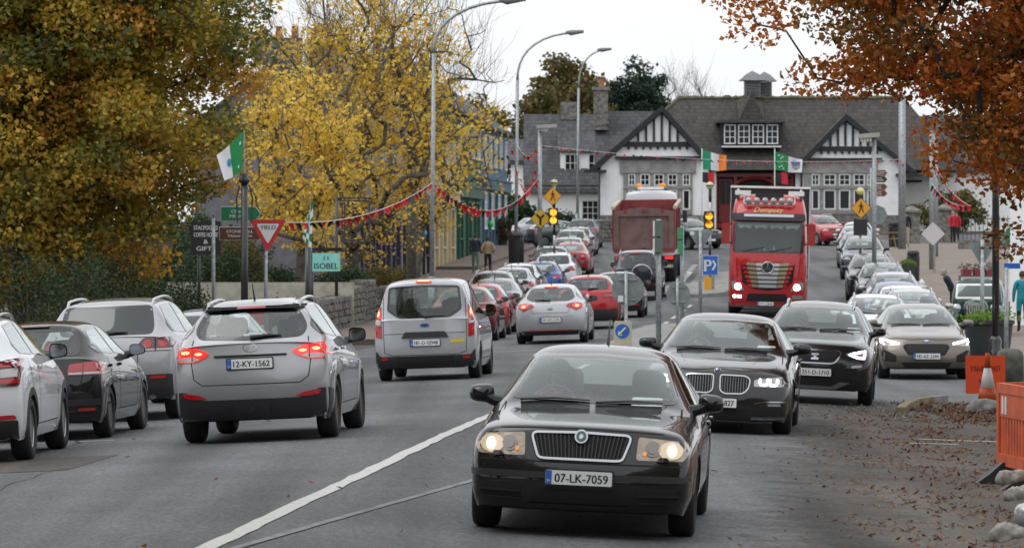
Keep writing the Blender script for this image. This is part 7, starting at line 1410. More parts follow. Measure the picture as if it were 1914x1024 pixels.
# brown finger signs and grey columns on the right
e, h = pole('finger_post', 'grey post with four brown tourist finger signs in front of the hall', 'sign', 1628, 205, 314, r=.06); BRN = mat('finger_brown', (.12, .04, .025), .5)
for i, (y0, s, mt) in enumerate(((318, 'AUGUSTINIAN CHURCH', BRN), (330, 'DARES CREAMERY', PTXT), (344, 'GAA CLUB', BRN), (356, 'GOLF CLUB', BRN))): board(e, 1630, 1658, y0, y0+11, mt, -.08, [s.split()[0], s.split()[1]], arrow=True, edge=SW)
MB().lathe([(.001, -.1), (.10, -.09), (.10, .05), (.001, .06)], 12, (xrel(e, 1631), -.1, zrel(e, 349)), 'y').build('green_disc', mat('disc_green', (.2, .5, .1), .5), e)
for (px, d, ty, r, lb) in ((1686, 205, 175, .18, 'thick grey steel column before the white house'), (1741, 175, 245, .10, 'grey lamp column wound with red bunting'), (1749, 190, 250, .11, 'second grey column close behind the bunting column')): e, h = pole('steel_column', lb, 'column', px, d, ty, r=r, group='steel columns by the plaza')
x = XD(1744, 172); e = empty('diamond_sign', (x, 172, gzf(x, 172)+.12), 0, 'white blank diamond sign seen from behind on the plaza', 'sign'); MB().tube([(.06, .05, 0), (.06, .05, 1.9)], .05, 8).build('post', GALV, e); cz = zrel(e, 437); MB().prism(rpoly([(-.48, cz), (0, cz-.48), (.48, cz), (0, cz+.48)], .05), -.01, .01).build('sign_back', mat('sign_pale', (.55, .52, .53), .5), e)
e, h = pole('octagon_sign', 'grey octagonal sign back beside the finger post', 'sign', 1633, 178, 368, r=.05); MB().lathe([(.001, 0), (.42, 0), (.42, .015), (.001, .015)], 8, (xrel(e, 1640), .06, zrel(e, 402)), 'y').build('sign_back', SIGNBACK, e)
e, h = pole('yield_sign', 'triangular sign seen from behind above the vintage car', 'sign', 1836, 92, 448, r=.045); cz = zrel(e, 450)-.75*.866/3; MB().prism(tri(xrel(e, 1836), cz, .62), .05, .065).build('sign_back', SIGNBACK, e)
e, h = pole('lamp_column', 'black fluted lamp column rising through the copper leaves', 'column', 1861, 84, 30, r=.07, mt=BLKM); MB().lathe([(.14, 0), (.15, .5), (.11, .56), (.12, .7), (.08, .78)], 14, (0, 0, -.05)).build('column_base', BLKM, e, True)
e, h = pole('sign_post', 'slim grey post beside the green planter on the right', 'post', 1881, 80, 500, r=.04)
MB().box((xrel(e, 1892), 0, zrel(e, 497)), (.3, .02, .10)).build('small_sign', PBLU, e)
# flags and small pennants before the hall
for (px, lb) in ((1312, 'slim staff of the tricolour flag before the hall'), (1448, 'slim staff of the county flag before the hall')): e, h = pole('flagstaff', lb, 'pole', px, 236, 278, r=.03, mt=SW)
f, dc = flag('tricolour_flag', 'green white and orange tricolour flag flying before the hall', [(1314, 281), (1314, 317), (1357, 320), (1358, 292)], 236, None, [(.34, mat('irish_green', (.01, .25, .12), .7)), (.68, WFAB), (1, ORG)], wave=.12)
f, dc = flag('county_flag', 'green and white county flag with a blue crest flying before the hall', [(1450, 284), (1449, 318), (1498, 324), (1500, 300)], 236, None, [(.48, GRN), (1, WFAB)], wave=.12)
for (u, v) in ((.12, .15), (.26, .18), (.2, .28), (.15, .8), (.3, .85), (.24, .72)): dc(star(u, v, .07, .55), WFAB, 'star', .05)
dc([(.64, .22), (.92, .22), (.92, .60), (.78, .82), (.64, .60)], BLUEC, 'crest', .05); dc([(.66, .56), (.9, .56), (.9, .62), (.78, .8), (.66, .62)], SAND, 'crest_base', .06)
for (px, lb) in ((1312, 'red and black pennant under the tricolour'), (1449, 'red and black pennant under the county flag')): f, dc = flag('pennant', lb, [(px, 322), (px, 340), (px+24, 346), (px+22, 322)], 236, None, [(.5, PTXT), (1, mat('bunting_red', (.55, .015, .03), .6))], 'red and black pennants')
# bunting
BR = _M['bunting_red']
def bunting(label, P, sag, n, fl=.28, flw=.2, black=.3, seed=0):
    """P: list of (x, y, d) photograph points; strings sag between them"""
    r_ = random.Random(seed); fl *= .55; flw *= .52; n = int(n*1.1); W_ = [PX(*p) for p in P]; o = W_[0].copy(); e = empty('bunting', tuple(o), 0, label, 'bunting', 'bunting strings'); pts = []
    for a, b in zip(W_[:-1], W_[1:]):
        k = 14; pts += [a.lerp(b, i/k)-Vector((0, 0, sag*4*(i/k)*(1-i/k)))-o for i in range(k)]
    pts.append(W_[-1]-o); MB().tube(pts, .009, 4).build('cord', SW, e)
    for i in range(n):
        t = (i+.5)/n*(len(pts)-1); j = min(len(pts)-2, int(t)); c = pts[j].lerp(pts[j+1], t-j); dr = (pts[j+1]-pts[j]).normalized(); a = r_.uniform(-.6, .6); s = r_.uniform(.8, 1.2)
        q = Vector((math.cos(a), math.sin(a)*.6, dr.z)).normalized(); tip = Vector((r_.uniform(-.12, .12), r_.uniform(-.1, .1), -fl*s)); m = MB(); m.add([c-q*flw/2, c+q*flw/2, c+q*.03+tip, c-q*.03+tip, c+tip*.55+Vector((0, .05, 0))], [(0, 1, 4), (1, 2, 4), (2, 3, 4), (3, 0, 4)]); m.build('pennant', PTXT if r_.random() < black else BR, e)
bunting('red and black bunting from the yield sign to the street lamp', [(536, 416, 92), (808, 342, 134)], .35, 26, .30, .22, .3, 1)
bunting('bunting sagging from the street lamp to the floodlight post', [(810, 342, 134), (1006, 334, 181)], 1.1, 30, .42, .28, .35, 2)
bunting('bunting looped low from the second street lamp to the floodlight post', [(966, 312, 199), (1006, 290, 181)], 1.3, 10, .45, .3, .15, 3)
bunting('bunting hanging from the blue shop to the second lamp', [(920, 283, 225), (966, 268, 200), (1006, 275, 182)], .5, 10, .35, .3, .4, 4)
bunting('long thin bunting stretched across the street before the hall', [(1006, 272, 182), (1686, 298, 205)], .35, 40, .22, .2, .35, 5)
bunting('bunting falling from the thick column', [(1688, 300, 204), (1684, 350, 204)], .02, 5, .3, .2, .3, 6)
bunting('upper bunting from the plaza column into the copper leaves', [(1750, 312, 175), (1812, 384, 150)], .25, 12, .35, .25, .15, 7)
bunting('lower bunting from the plaza column into the copper leaves', [(1742, 344, 175), (1815, 384, 150)], .3, 13, .38, .25, .2, 8)
bunting('bunting wound around the plaza column', [(1748, 280, 174.6), (1750, 330, 174.6)], .02, 6, .3, .25, .1, 9)
# bins, planters, boards, balloons
def bin_(px, d, w, h, lb, mt=None):
    x = XD(px, d); e = empty('litter_bin', (x, d, gzf(x, d)+.12), 0, lb, 'bin', 'black litter bins'); MB().lathe([(w*.44, 0), (w*.47, h*.05), (w*.5, h*.8), (w*.46, h*.82), (w*.46, h*.9), (w*.5, h*.92), (w*.42, h), (.001, h*1.02)], 14).build('body', mt or BLK, e, 'auto'); MB().box((0, -w*.5, h*.86), (w*.5, .05, h*.09)).build('slot', UNDER, e); return e
bin_(965, 199, .75, 1.5, 'tall black bin wrapped round the foot of the second street lamp'); bin_(1707, 165, .50, 1.15, 'black litter bin beside the square planter on the plaza'); bin_(1672, 212, .60, 1.25, 'black litter bin near the walking man with green hat')
def planter(px, d, w, h, lb, mt, lm, seed, round_=False, ls=.08):
    x = XD(px, d); e = empty('planter', (x, d, gzf(x, d)+.12), 0, lb, 'planter', 'planters'); (MB().lathe([(w*.4, 0), (w*.5, h*.9), (w*.54, h*.92), (w*.54, h), (w*.45, h), (.001, h*.95)], 20) if round_ else MB().prism(rpoly([(-w/2, 0), (w/2, 0), (w/2, h), (-w/2, h)], .02), -w/2, w/2)).build('tub', mt, e, 'auto'); r_ = np.random.default_rng(seed)
    tag(link('foliage', leaf_mesh('foliage', r_.normal(size=(700, 3))*np.array([w*.25, w*.25, .06])+np.array([0, 0, h+.06]), r_.uniform(0, 1, 700), ls, lm, r_), e), kind='stuff'); return e
L_LIME = leaf_mat('leaf_lime', [(.06, .13, .02), (.14, .25, .03), (.22, .34, .06)]); DKT = mat('tub_dark', (.03, .032, .035), .6)
planter(1697, 160, .45, .85, 'square dark planter with low green leaves on the plaza', DKT, L_LIME, 5); planter(1848, 88, 1.0, .95, 'large dark tub of lime green plants behind the taupe hatchback', DKT, L_LIME, 6, True)
def aboard(name, px, d, w, h, lb, lines, mt, tc): 
    x = XD(px, d); e = empty(name, (x, d, gzf(x, d)+.3), R(4), lb, 'sign board'); MB().prism(rpoly([(-w/2, .12), (w/2, .12), (w/2, h), (-w/2, h)], .03), -.02, .02).build('board', mt, e); MB().box((0, .05, .06), (w*1.05, .5, .1)).build('foot', BLK, e)
    for i, s in enumerate(lines): TXT(e, s, 0, -.023, h*.55-i*h*.16, w*.8, h*.11, tc, bold=.006)
    return e
e = aboard('shop_board', 896, 222, .80, 1.15, 'white board lettered NEW SEASON STOCK on the left path', ['NEW', 'SEASON', 'STOCK'], SW, mat('letter_red', (.4, .04, .05), .6)); TXT(e, 'adares', 0, -.023, .98, .5, .1, BR)
def balloon(px, py, d, r, mt, lb): c = PX(px, py, d); e = empty('balloon', tuple(c), 0, lb, 'balloon', 'balloons'); MB().lathe([(.001, -r*1.15), (r*.25, -r*1.05), (r*.7, -r*.7), (r, 0), (r*.85, r*.55), (r*.45, r*.9), (.001, r)], 16).build('skin', mt, e, True); MB().tube([(0, 0, -r*1.15), (.02, 0, -r*1.6), (0, .01, -r*2.4)], .006, 4).build('string', SW, e)
balloon(917, 419, 221.5, .17, mat('balloon_green', (.03, .5, .12), .25), 'green balloon on the right of the white board'); balloon(888, 418, 221.5, .15, mat('balloon_white', (.55, .58, .5), .25), 'white balloon on the left of the white board'); balloon(792, 436, 172, .14, mat('balloon_blue', (.06, .28, .5), .25), 'blue balloon by the navy shopfront'); balloon(778, 438, 172, .14, mat('balloon_lime', (.40, .48, .18), .25), 'lime balloon by the navy shopfront')
x = XD(1723, 118); e = empty('ice_cream_sign', (x, 118, gzf(x, 118)+.12), 0, 'large white ice cream swirl model behind the parked cars', 'sign'); MB().lathe([(.10, 0), (.22, .8), (.24, .9), (.001, .9)], 14).build('cone', mat('cone_biscuit', (.45, .28, .1), .7), e, True)
m = MB(); pr = []
for i in range(5): r0 = .27-i*.045; pr += [(r0*.8, .9+i*.10), (r0, .94+i*.10), (r0*.92, .985+i*.10)]
m.lathe(pr+[(.001, 1.48)], 16).build('swirl', SW, e, True); q = MB().prism([(.0, .55), (.38, .55), (.38, .75), (.0, .75)], -.33, -.30).build('panel', PBLU, e); TXT(q, 'ICE CREAM', .19, -.335, .65, .34, .1, SW)
# roadworks on the right
ORN = mat('barrier_orange', (.40, .06, .015), .55, col2=(.60, .10, .02), vs=3, bump=.1, bs=30)
x = XD(1842, 69.5); e = empty('roadworks_board', (x, 69.5, gzf(x, 69.5)+.13), 0, 'orange temporary stop board with reversed lettering', 'sign board'); w, h = .64, .62; MB().prism([(-w/2, .0), (w/2, .0), (w/2, h), (-w/2, h)], -.01, .01).build('board', mat('board_orange', (.75, .08, .015), .5), e); TXT(e, 'TEMPORARY', .0, -.013, h*.66, .50, .09, mat('print_dark', (.30, .03, .01), .6), mirror=True, bold=.004); TXT(e, 'STOP', -.0, -.013, h*.30, .22, .10, _M['print_dark'], mirror=True, bold=.004)
for s in (-1, 1): MB().tube([(s*.25, .02, .6), (s*.25, .25, 0)], .015, 6).build('leg', GALV, e)
x = XD(1846, 65); e = empty('traffic_cone', (x, 65, gzf(x, 65)+.13), 0, 'orange and white traffic cone before the orange board', 'cone'); MB().prism(rpoly([(-.2, -.2), (.2, -.2), (.2, .2), (-.2, .2)], .04), 0, .04, 'xy').build('base', BLK, e)
MB().lathe([(.15, .04), (.115, .22)], 18).build('lower_band', ORN, e, True); MB().lathe([(.113, .222), (.055, .52)], 18).build('white_sleeve', SW, e, True); MB().lathe([(.053, .522), (.035, .68), (.04, .69), (.03, .75), (.001, .75)], 18).build('tip', ORN, e, True)
def sandbag(px, py, d, s, lb, seed, rz=0):
    x = XD(px, d); z = HC-(py-HY)/F_PX*d; e = empty('sandbag', (x, d, z), rz, lb, 'sandbag', 'sandbags'); r_ = np.random.default_rng(seed); b = bmesh.new(); bmesh.ops.create_icosphere(b, subdivisions=4, radius=1)
    ph = r_.uniform(0, 6, 6)
    for v in b.verts:
        c = v.co.copy(); k = 1+.18*math.sin(5*c.x+ph[0])*math.sin(4*c.z+ph[1])+.12*math.sin(11*c.x+ph[2])*math.sin(9*c.y+ph[3])+.06*math.sin(23*c.x+8*c.z+ph[4]); t = (c.x+1)/2; v.co = Vector((c.x*s*(1.05), c.y*s*.55*k*(1-.35*t), max(-.42, c.z)*s*.62*k*(1-.40*t)+s*.26+t*t*s*.25))
    me = bpy.data.meshes.new('sack'); b.to_mesh(me); b.free(); me.shade_smooth(); me.materials.append(mat('sandbag_grey', (.20, .19, .17), .92, col2=(.36, .345, .315), vs=5, bump=.5, bs=14)); link('sack', me, e); MB().tube([(s*.95, 0, s*.5), (s*1.08, 0, s*.62), (s*1.2, .02, s*.72)], [.05, .035, .06], 8).build('tied_neck', me.materials[0], e, True)
sandbag(1838, 770, 63.5, .24, 'grey sandbag leaning against the traffic cone', 1); sandbag(1892, 905, 41, .17, 'pale sandbag on the near barrier foot', 2, .4); sandbag(1890, 1012, 30.5, .16, 'dirty sandbag low beside the car mirror', 3, .2); sandbag(1908, 935, 36, .15, 'small pale sandbag between barrier feet', 4, .3)
def barrier(x, d, ang, lb):
    z = gzf(x, d); e = empty('plastic_barrier', (x, d, z), ang, lb, 'barrier', 'orange barriers'); L_ = 1.9; P = [(0, .16), (L_, .16), (L_, 1.0), (L_-.1, 1.04), (.1, 1.04), (0, 1.0)]
    m = MB(); 
    for a, b, c, d2 in ((0, L_, .92, 1.02), (0, L_, .18, .30), (0, .10, .30, .92), (L_-.1, L_, .30, .92)): m.box(((a+b)/2, 0, (c+d2)/2), (b-a, .07, d2-c))
    m.build('frame', ORN, e); MB().box((L_/2, .0, .80), (L_-.2, .045, .24)).build('upper_panel', ORN, e)
    for k in range(2): q = MB().box((.25+k*.14, -.026, .80), (.08, .006, .18)).build('reflective_stripe', SW, e)
    for k in range(13): MB().box((.17+k*.13, 0, .49), (.075, .03, .38)).build('slat', ORN, e)
    for u in (.35, L_-.35): MB().prism([(-.35, 0), (.35, 0), (.2, .1), (.06, .22), (-.06, .22), (-.2, .1)], u-.06, u+.06, 'yz').build('foot', BLK, e)
    return e
b0 = Vector((XD(1869, 44.0), 44.0)); barrier(b0.x, b0.y, R(-84), 'orange plastic barrier closing the row at its far end'); barrier(b0.x+.02, b0.y+.02, R(35), 'orange plastic barrier turned across behind the row'); barrier(b0.x+.2, b0.y-2.0, R(-86), 'orange plastic barrier in the middle of the row'); barrier(b0.x+.33, b0.y-4.0, R(-86), 'orange plastic barrier beside the silver car')
x = XD(1888, 75); e = empty('stone_bollard', (x, 75, gzf(x, 75)+.12), 0, 'round mossy stone bollard behind the orange board', 'bollard'); MB().lathe([(.25, 0), (.24, .5), (.22, .58), (.16, .63), (.001, .65)], 18).build('shaft', mat('bollard_stone', (.06, .065, .05), .9, col2=(.13, .13, .11), vs=6, bump=.4), e, True)
# kerb edge, gravel heap and fallen leaves
KY = mat('kerb_yellow', (.20, .16, .09), .9, var=.3, vs=6); ke = [Vector((XD(1684, 63.8), 63.8)), Vector((XD(1694, 65.6), 65.6)), Vector((XD(1712, 67.2), 67.2)), Vector((XD(1736, 68.2), 68.2)), Vector((XD(1766, 68.8), 68.8))]
kb = empty('kerb_edge', (ke[0].x, ke[0].y, gzf(ke[0].x, ke[0].y)), 0, 'faded yellow kerb stones at the broken corner by the orange board', 'kerb')
for a, b in zip(ke[:-1], ke[1:]): m_ = (a+b)/2-ke[0]; MB().box((m_.x, m_.y, .03), ((b-a).length*.97, .14, .12), math.atan2((b-a).y, (b-a).x)).build('kerb_stone', KY if a is not ke[-2] else KERB, kb)
r_ = np.random.default_rng(9)
def litter(name, lb, n, fx, size, cols, tl=.5):
    X, D_ = fx(n); zz = gz(X, D_); c = np.stack([X, D_, zz+.012], 1); l = size*r_.uniform(.5, 1.4, n); a = r_.uniform(0, 6.28, n); t = r_.normal(0, tl, (n, 2)); V = np.empty((n, 4, 3)); dx = np.stack([np.cos(a), np.sin(a), t[:, 0]], 1)*l[:, None]; dy = np.stack([-np.sin(a), np.cos(a), t[:, 1]], 1)*l[:, None]*.5
    V[:, 0] = c-dx*.5; V[:, 1] = c+dy*.5; V[:, 2] = c+dx*.5; V[:, 3] = c-dy*.5; V[:, :, 2] = np.maximum(V[:, :, 2], c[:, None, 2]-.006)
    me = bpy.data.meshes.new(name); me.vertices.add(n*4); me.vertices.foreach_set('co', V.ravel()); me.loops.add(n*4); me.loops.foreach_set('vertex_index', np.arange(n*4)); me.polygons.add(n); me.polygons.foreach_set('loop_start', np.arange(n)*4); me.update(calc_edges=True); at = me.attributes.new('tone', 'FLOAT', 'FACE'); at.data.foreach_set('value', r_.uniform(0, 1, n).astype(np.float32)); me.materials.append(leaf_mat(name+'_tone', cols)); return tag(link(name, me), lb, 'leaves', kind='stuff')
def spread_r(n):
    D_ = 29+36*r_.uniform(0, 1, n)**.9; o = np.where(r_.uniform(size=n) < .7, 6.3-np.abs(r_.normal(0, .9, n))+.2*np.sin(D_), r_.uniform(5.0, 9.8, n)); cl_ = np.sin(D_*1.9+o*2)*np.sin(D_*.8-o*1.3); o = np.where(cl_ < -.15, o+.7, o); return axis(D_)+np.minimum(o, 10.2), D_
litter('fallen_leaves', 'brown fallen leaves scattered along the right side of the road', 5600, spread_r, .05, [(.04, .016, .011), (.10, .038, .018), (.19, .08, .035), (.28, .15, .07), (.03, .02, .018)])
def spread_m(n): D_ = np.concatenate([r_.uniform(64, 68.5, n//2), r_.uniform(60, 64.5, n-n//2)]); X = np.where(np.arange(n) < n//2, XD(1690, 66)+np.abs(r_.normal(0, 1.0, n)), XD(1760, 62)+np.abs(r_.normal(0, .8, n))); return X, D_
litter('fallen_leaves', 'drift of dark fallen leaves against the yellow kerb edge', 1400, spread_m, .08, [(.03, .015, .012), (.09, .035, .02), (.18, .07, .03), (.06, .03, .02)], .8)
def spread_a(n): D_ = r_.uniform(24, 75, n); X = axis(D_)+r_.uniform(-8, 8, n); return X, D_
litter('fallen_leaves', 'single yellow leaves lying across the open road', 130, spread_a, .075, [(.10, .05, .02), (.42, .28, .05), (.35, .12, .05), (.5, .38, .12)])
def spread_v(n): D_ = r_.uniform(60, 68, n); X = XD(1790, 64)+r_.normal(0, .9, n); return X, D_
litter('gravel', 'loose grey gravel on the broken corner by the orange board', 900, spread_v, .06, [(.10, .095, .085), (.2, .19, .17), (.3, .29, .26)], .9)
# stone piers, railings and bench by the far plaza
for (px, d, lb) in ((1703, 226, 'square stone gate pier with capped top beside the walking man'), (1766, 232, 'square stone gate pier behind the people in red')):
    x = XD(px, d); e = empty('gate_pier', (x, d, gzf(x, d)+.1), 0, lb, 'pier', 'stone gate piers'); MB().box((0, 0, .8), (.85, .85, 1.7)).build('shaft', STONE, e); MB().box((0, 0, 1.7), (1.05, 1.05, .12)).build('cap', STONE, e); MB().add([(-.5, -.5, 1.76), (.5, -.5, 1.76), (.5, .5, 1.76), (-.5, .5, 1.76), (0, 0, 2.05)], [(0, 1, 4), (1, 2, 4), (2, 3, 4), (3, 0, 4)]).build('cap_point', STONE, e)
x = XD(1800, 205); e = empty('iron_railing', (x, 205, gzf(x, 205)+.12), R(8), 'black iron railing on a stone base at the plaza edge', 'railing'); MB().box((1.4, 0, .2), (3.2, .4, .45)).build('base', STONE, e); MB().tube([(0, 0, 1.45), (2.8, 0, 1.45)], .025, 6).build('top_rail', BLKM, e)
for k in range(15): MB().tube([(k*.2, 0, .4), (k*.2, 0, 1.6)], .014, 5).build('bar', BLKM, e)
x = XD(1652, 210); e = empty('picnic_bench', (x, 210, gzf(x, 210)+.12), R(10), 'wooden picnic bench beside the litter bin', 'bench'); WOOD = mat('bench_wood', (.28, .16, .07), .7, var=.2, vs=6)
MB().box((0, 0, .74), (1.3, .7, .05)).build('table_top', WOOD, e)
for s in (-1, 1): MB().box((0, s*.6, .44), (1.3, .25, .05)).build('seat', WOOD, e); MB().tube([(s*.45, -.6, 0), (s*.45, 0, .72)], .035, 4).build('leg', WOOD, e); MB().tube([(s*.45, .6, 0), (s*.45, 0, .72)], .035, 4).build('leg', WOOD, e)
# shop and flower stall at the right edge
x = XD(1888, 126); e = empty('corner_shop', (x, 126, gzf(x, 126)), R(86-4), 'white shopfront with green sign at the right edge of the plaza', 'building'); MB().box((4, -3, 2.2), (8, 6, 5.4)).build('wall', RENDERW, e); MB().box((3.9, .06, 2.7), (7, .14, .5)).build('shop_fascia', mat('shop_fascia_green', (.01, .2, .09), .4), e); MB().box((4, -3, 5.0), (8.4, 6.4, .25)).build('roof', SLATE2, e); window(e, 1, 3, .8, 2.3, .03, 2, 1, .08)
x = XD(1850, 140); e = empty('flower_stall', (x, 140, gzf(x, 140)+.12), 0, 'wooden stall table with pots behind the vintage car', 'stall'); MB().box((0, 0, .85), (1.6, .8, .08)).build('table_top', WOOD, e)
for s in (-1, 1): MB().box((s*.7, 0, .4), (.08, .6, .8)).build('leg', WOOD, e)
shrub('flower_bush', 'pink flowered bush beside the blue corner shop door', XD(936, 228), 228, .55, 1.6, leaf_mat('pink_mix', [(.02, .05, .015), (.03, .07, .02), (.05, .09, .03), (.45, .08, .15)]), 401, 60, 40, .12, z=.25)
shrub('palm_bush', 'dark spiky bush behind the second street lamp', XD(955, 248), 248, 1.3, 2.4, L_GRN, 402, 100, 40, .35); shrub('garden_bush', 'green bush in the cottage garden', XD(1040, 256), 256, 1.4, 1.3, L_GRN, 403, 60, 60, .16); shrub('garden_bush', 'yellow green bush behind the people in red', XD(1775, 248), 248, 2.0, 2.4, L_OLV, 404, 90, 60, .2)

# ---------------------------------------------------------------- people
def skin_body(e, P_, J, E, rad, reg, mats, cut, root='pelvis'):
    me = bpy.data.meshes.new('body'); me.from_pydata(P_, [(J[a], J[b]) for a, b in E], []); o = link('body', me, None); o.modifiers.new('skin', 'SKIN'); sk = me.skin_vertices[0].data if me.skin_vertices else None
    if sk is None:
        bm = bmesh.new(); bm.from_mesh(me); bm.verts.layers.skin.verify(); bm.to_mesh(me); bm.free(); sk = me.skin_vertices[0].data
    for k, i in J.items(): sk[i].radius = (rad[k], rad[k]*(.72 if k in ('chest', 'waist', 'pelvis') else 1)); sk[i].use_root = (k == root)
    o.modifiers.new('sub', 'SUBSURF').levels = 2; o.modifiers['sub'].render_levels = 2; dg = bpy.context.evaluated_depsgraph_get(); dg.update(); m2 = bpy.data.meshes.new_from_object(o.evaluated_get(dg)); bpy.data.objects.remove(o); bpy.data.meshes.remove(me)
    m2.name = 'body'; m2.materials.clear()
    for q in mats: m2.materials.append(q)
    V_ = np.array(P_); n = len(m2.polygons); c = np.empty(n*3); m2.polygons.foreach_get('center', c); c = c.reshape(-1, 3); best = np.full(n, 9.); g = np.zeros(n, int)
    for ka, kb in E:
        a, b = V_[J[ka]], V_[J[kb]]; t = np.clip(((c-a) @ (b-a))/max(1e-9, np.dot(b-a, b-a)), 0, 1); dd = np.linalg.norm(c-(a+(b-a)*t[:, None]), axis=1); k = dd < best; best[k] = dd[k]; g[k] = np.where(t[k] < .5, reg[ka], reg[kb])
    g[(g == 1) & (c[:, 2] > cut)] = 0
    m2.polygons.foreach_set('material_index', g.astype(np.int32)); m2.shade_smooth(); return link('body', m2, e)
def hair_cap(e, hd, s, hair):
    hb = MB(); n = 14; vs = []
    for i in range(7):
        ph = i/6*math.pi*.62
        for j in range(n):
            th = 2*math.pi*j/n; k = 1.0 if math.sin(th) > -.45 else .80
            vs.append((hd[0]+.098*s*math.sin(ph)*math.cos(th), hd[1]+.015*s+.11*s*math.sin(ph)*math.sin(th)*k, hd[2]+.035*s+.115*s*math.cos(ph)*(1 if ph < 1.5 else 1.2)))
    hb.add(vs, [(i*n+j, i*n+(j+1) % n, (i+1)*n+(j+1) % n, (i+1)*n+j) for i in range(6) for j in range(n)]); hb.build('hair', hair, e, True)
def occupant(car, S, side, label, top, hair, drive=True):
    """seated figure; car local frame, side -1 = image left when the car faces us"""
    e = empty('person', (0, 0, 0), 0, label, 'person', 'people in cars'); e.matrix_world = car.matrix_world @ Matrix.Translation((side*.37, S['yc']+1.28-S['L']/2, .48)); J = {}; P_ = []; rad = {}; reg = {}
    def J_(k, p, r, g): J[k] = len(J); rad[k] = r; reg[k] = g; P_.append(p)
    hh = min(.0, S['H']-.30-.48-.66)
    J_('pelvis', (0, 0, .08), .15, 1); J_('waist', (0, .05, .22), .14, 0); J_('chest', (0, .10, .40+hh*.5), .155, 0); J_('neckb', (0, .10, .54+hh), .08, 0); J_('neck', (0, .08, .60+hh), .055, 2); J_('head', (0, .06, .69+hh), .095, 2); J_('crown', (0, .065, .76+hh), .075, 2)
    E = [('pelvis', 'waist'), ('waist', 'chest'), ('chest', 'neckb'), ('neckb', 'neck'), ('neck', 'head'), ('head', 'crown')]
    for a, sg in (('l', -1), ('r', 1)):
        J_('sho'+a, (sg*.18, .10, .50+hh), .07, 0); J_('elb'+a, (sg*.26, -.12, .28), .05, 0); J_('wri'+a, (sg*.17, -.38 if drive else -.2, .40 if drive else .15), .038, 0); J_('palm'+a, (sg*.15, -.45 if drive else -.26, .43 if drive else .13), .036, 2); J_('knee'+a, (sg*.12, -.45, .10), .075, 1)
        E += [('neckb', 'sho'+a), ('sho'+a, 'elb'+a), ('elb'+a, 'wri'+a), ('wri'+a, 'palm'+a), ('pelvis', 'knee'+a)]
    skin_body(e, P_, J, E, rad, reg, (top, PTXT, SKIN, PTXT), .2); hair_cap(e, P_[J['head']], 1.0, hair); return e
def person(label, px, d, h, top, bottom, hair, shoes=None, walk=0.0, rz=0, arms='down', puffy=1.0, coat=0, base=None, lean=0, hat=None, bend=0):
    x = XD(px, d); e = empty('person', (x, d, gzf(x, d)+(.12 if base is None else base)), rz, label, 'person', 'people on the footpaths'); s = h/1.75
    J = {}; E = []; rad = {}; reg = {}
    def J_(k, p, r, g): J[k] = len(J); rad[k] = r*s; reg[k] = g; P_.append((p[0]*s, p[1]*s+ (bend*max(0, p[2]-.9)*-.8)*s, (p[2]-bend*max(0, p[2]-.9)*.45)*s))
    P_ = []; w = walk
    J_('pelvis', (0, 0, .95), .155, 1); J_('waist', (0, 0, 1.10), .135*puffy, 0); J_('chest', (0, 0, 1.30), .155*puffy, 0); J_('neckb', (0, -.005, 1.45), .085, 0); J_('neck', (0, -.01, 1.52), .055, 2); J_('head', (0, -.025, 1.62), .095, 2); J_('crown', (0, -.02, 1.69), .075, 2)
    for a, sg in (('l', -1), ('r', 1)):
        J_('hip'+a, (sg*.09, 0, .90), .10, 1); J_('knee'+a, (sg*.10, -w*sg*.16-.02, .50), .068, 1); J_('ank'+a, (sg*.10, -w*sg*.26+.02, .10), .045, 1); J_('toe'+a, (sg*.11, -w*sg*.26-.13, .045), .038, 3)
        sw = w*sg*.22; J_('sho'+a, (sg*.17*puffy**.5, 0, 1.42), .068*puffy, 0)
        if arms == 'pockets': J_('elb'+a, (sg*.31, .06, 1.15), .06*puffy, 0); J_('wri'+a, (sg*.20, -.08, 1.02), .05*puffy, 0)
        else: J_('elb'+a, (sg*.24, sw*.5, 1.15), .055*puffy, 0); J_('wri'+a, (sg*.25, sw-.05, .92), .038, 0); J_('palm'+a, (sg*.25, sw-.06, .86), .036, 2)
    E = [('pelvis', 'waist'), ('waist', 'chest'), ('chest', 'neckb'), ('neckb', 'neck'), ('neck', 'head'), ('head', 'crown')]
    for a in 'lr': E += [('pelvis', 'hip'+a), ('hip'+a, 'knee'+a), ('knee'+a, 'ank'+a), ('ank'+a, 'toe'+a), ('neckb', 'sho'+a), ('sho'+a, 'elb'+a), ('elb'+a, 'wri'+a)]+([('wri'+a, 'palm'+a)] if arms != 'pockets' else [])
    skin_body(e, P_, J, E, rad, reg, (top, bottom, SKIN, shoes or PTXT), (.98 if not coat else coat)*s*.98)
    hd = np.array(P_[J['head']]); hair_cap(e, hd, s, hair)
    fc = MB(); fc.lathe([(.001, -.018*s), (.016*s, 0), (.001, .022*s)], 8, (hd[0], hd[1]-.10*s, hd[2]-.01*s)); fc.build('nose', SKIN, e, True)
    if hat: MB().lathe([(.11*s, 0), (.108*s, .05*s), (.08*s, .09*s), (.001, .10*s)], 14, (hd[0], hd[1]+.01, hd[2]+.06*s)).build('hat', hat, e, True)
    return e
c_ = lambda n, q: mat('cloth_'+n, q, .85, var=.15, vs=12, bump=.2, bs=40)
HBR = c_('hair_brown', (.05, .03, .02)); HDK = c_('hair_dark', (.015, .012, .01)); HGR = c_('hair_grey', (.3, .29, .28)); HFR = c_('hair_fair', (.30, .19, .09))
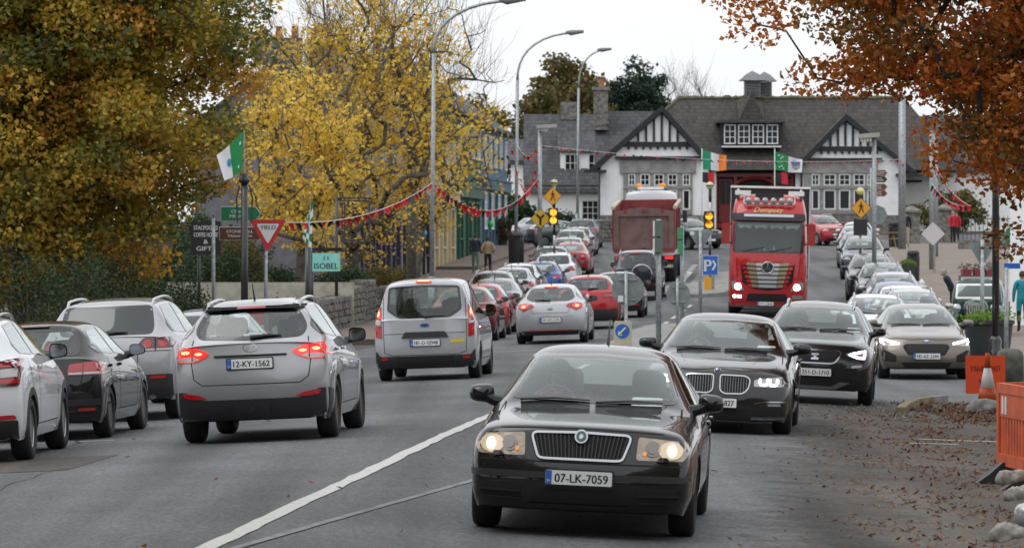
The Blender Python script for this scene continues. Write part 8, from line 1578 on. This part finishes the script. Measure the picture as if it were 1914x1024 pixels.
person('person walking away in a navy jacket and sage green trousers', 889, 187, 1.72, c_('navy', (.02, .025, .045)), c_('sage', (.13, .20, .15)), HBR, walk=.6, rz=math.pi, puffy=1.15)
person('person walking away in a beige puffer jacket and black leggings', 912, 186, 1.62, c_('beige', (.33, .23, .14)), c_('black', (.015, .015, .017)), HBR, walk=-.5, rz=math.pi, arms='pockets', puffy=1.3)
person('small child in navy beside the parked estate car', 910, 163, 1.12, c_('navy2', (.03, .035, .06)), c_('black', (.015, .015, .017)), HFR, rz=math.pi)
person('second small child with dark brown hair near the parked cars', 897, 161, 1.08, c_('brown', (.10, .06, .04)), c_('black', (.015, .015, .017)), HBR, rz=math.pi)
person('man walking away in dark jacket, pale trousers and green cap', 1693, 212, 1.80, c_('ink', (.015, .018, .03)), c_('stone', (.32, .27, .21)), HDK, walk=.7, rz=math.pi, puffy=1.1, hat=c_('green_cap', (.03, .35, .12)))
person('person in red jacket and black trousers chatting on the plaza', 1781, 226, 1.70, c_('red', (.45, .015, .03)), c_('black', (.015, .015, .017)), HFR, rz=.6)
person('second person in red jacket beside the railing', 1788, 228, 1.66, c_('red2', (.38, .01, .03)), c_('black', (.015, .015, .017)), HBR, rz=-.5)
person('person in a long teal coat at the right shopfront', 1911, 118, 1.68, c_('teal', (.015, .22, .27)), c_('black', (.015, .015, .017)), HBR, rz=math.pi, puffy=1.15, coat=.62)
person('person in navy bending behind the vintage car', 1782, 133, 1.72, c_('navy3', (.02, .03, .055)), c_('black', (.015, .015, .017)), HGR, rz=-1.4, bend=.55)
# driver of the black saloon
occupant(CAR_SK, S_SAL, -1, 'driver of the black saloon in a dark red top, hands on the wheel', c_('wine', (.22, .03, .03)), HDK)
occupant(CAR_BM, S_LUX, -1, 'driver of the black luxury saloon in a dark jacket', c_('ink', (.015, .018, .03)), HDK); occupant(CAR_AT, S_XOV, -1, 'driver of the dark grey crossover in a pale top', c_('oat', (.4, .36, .32)), HBR); occupant(CAR_FO, S_HAT, -1, 'driver of the taupe hatchback in a grey top', c_('grey', (.15, .15, .16)), HBR)
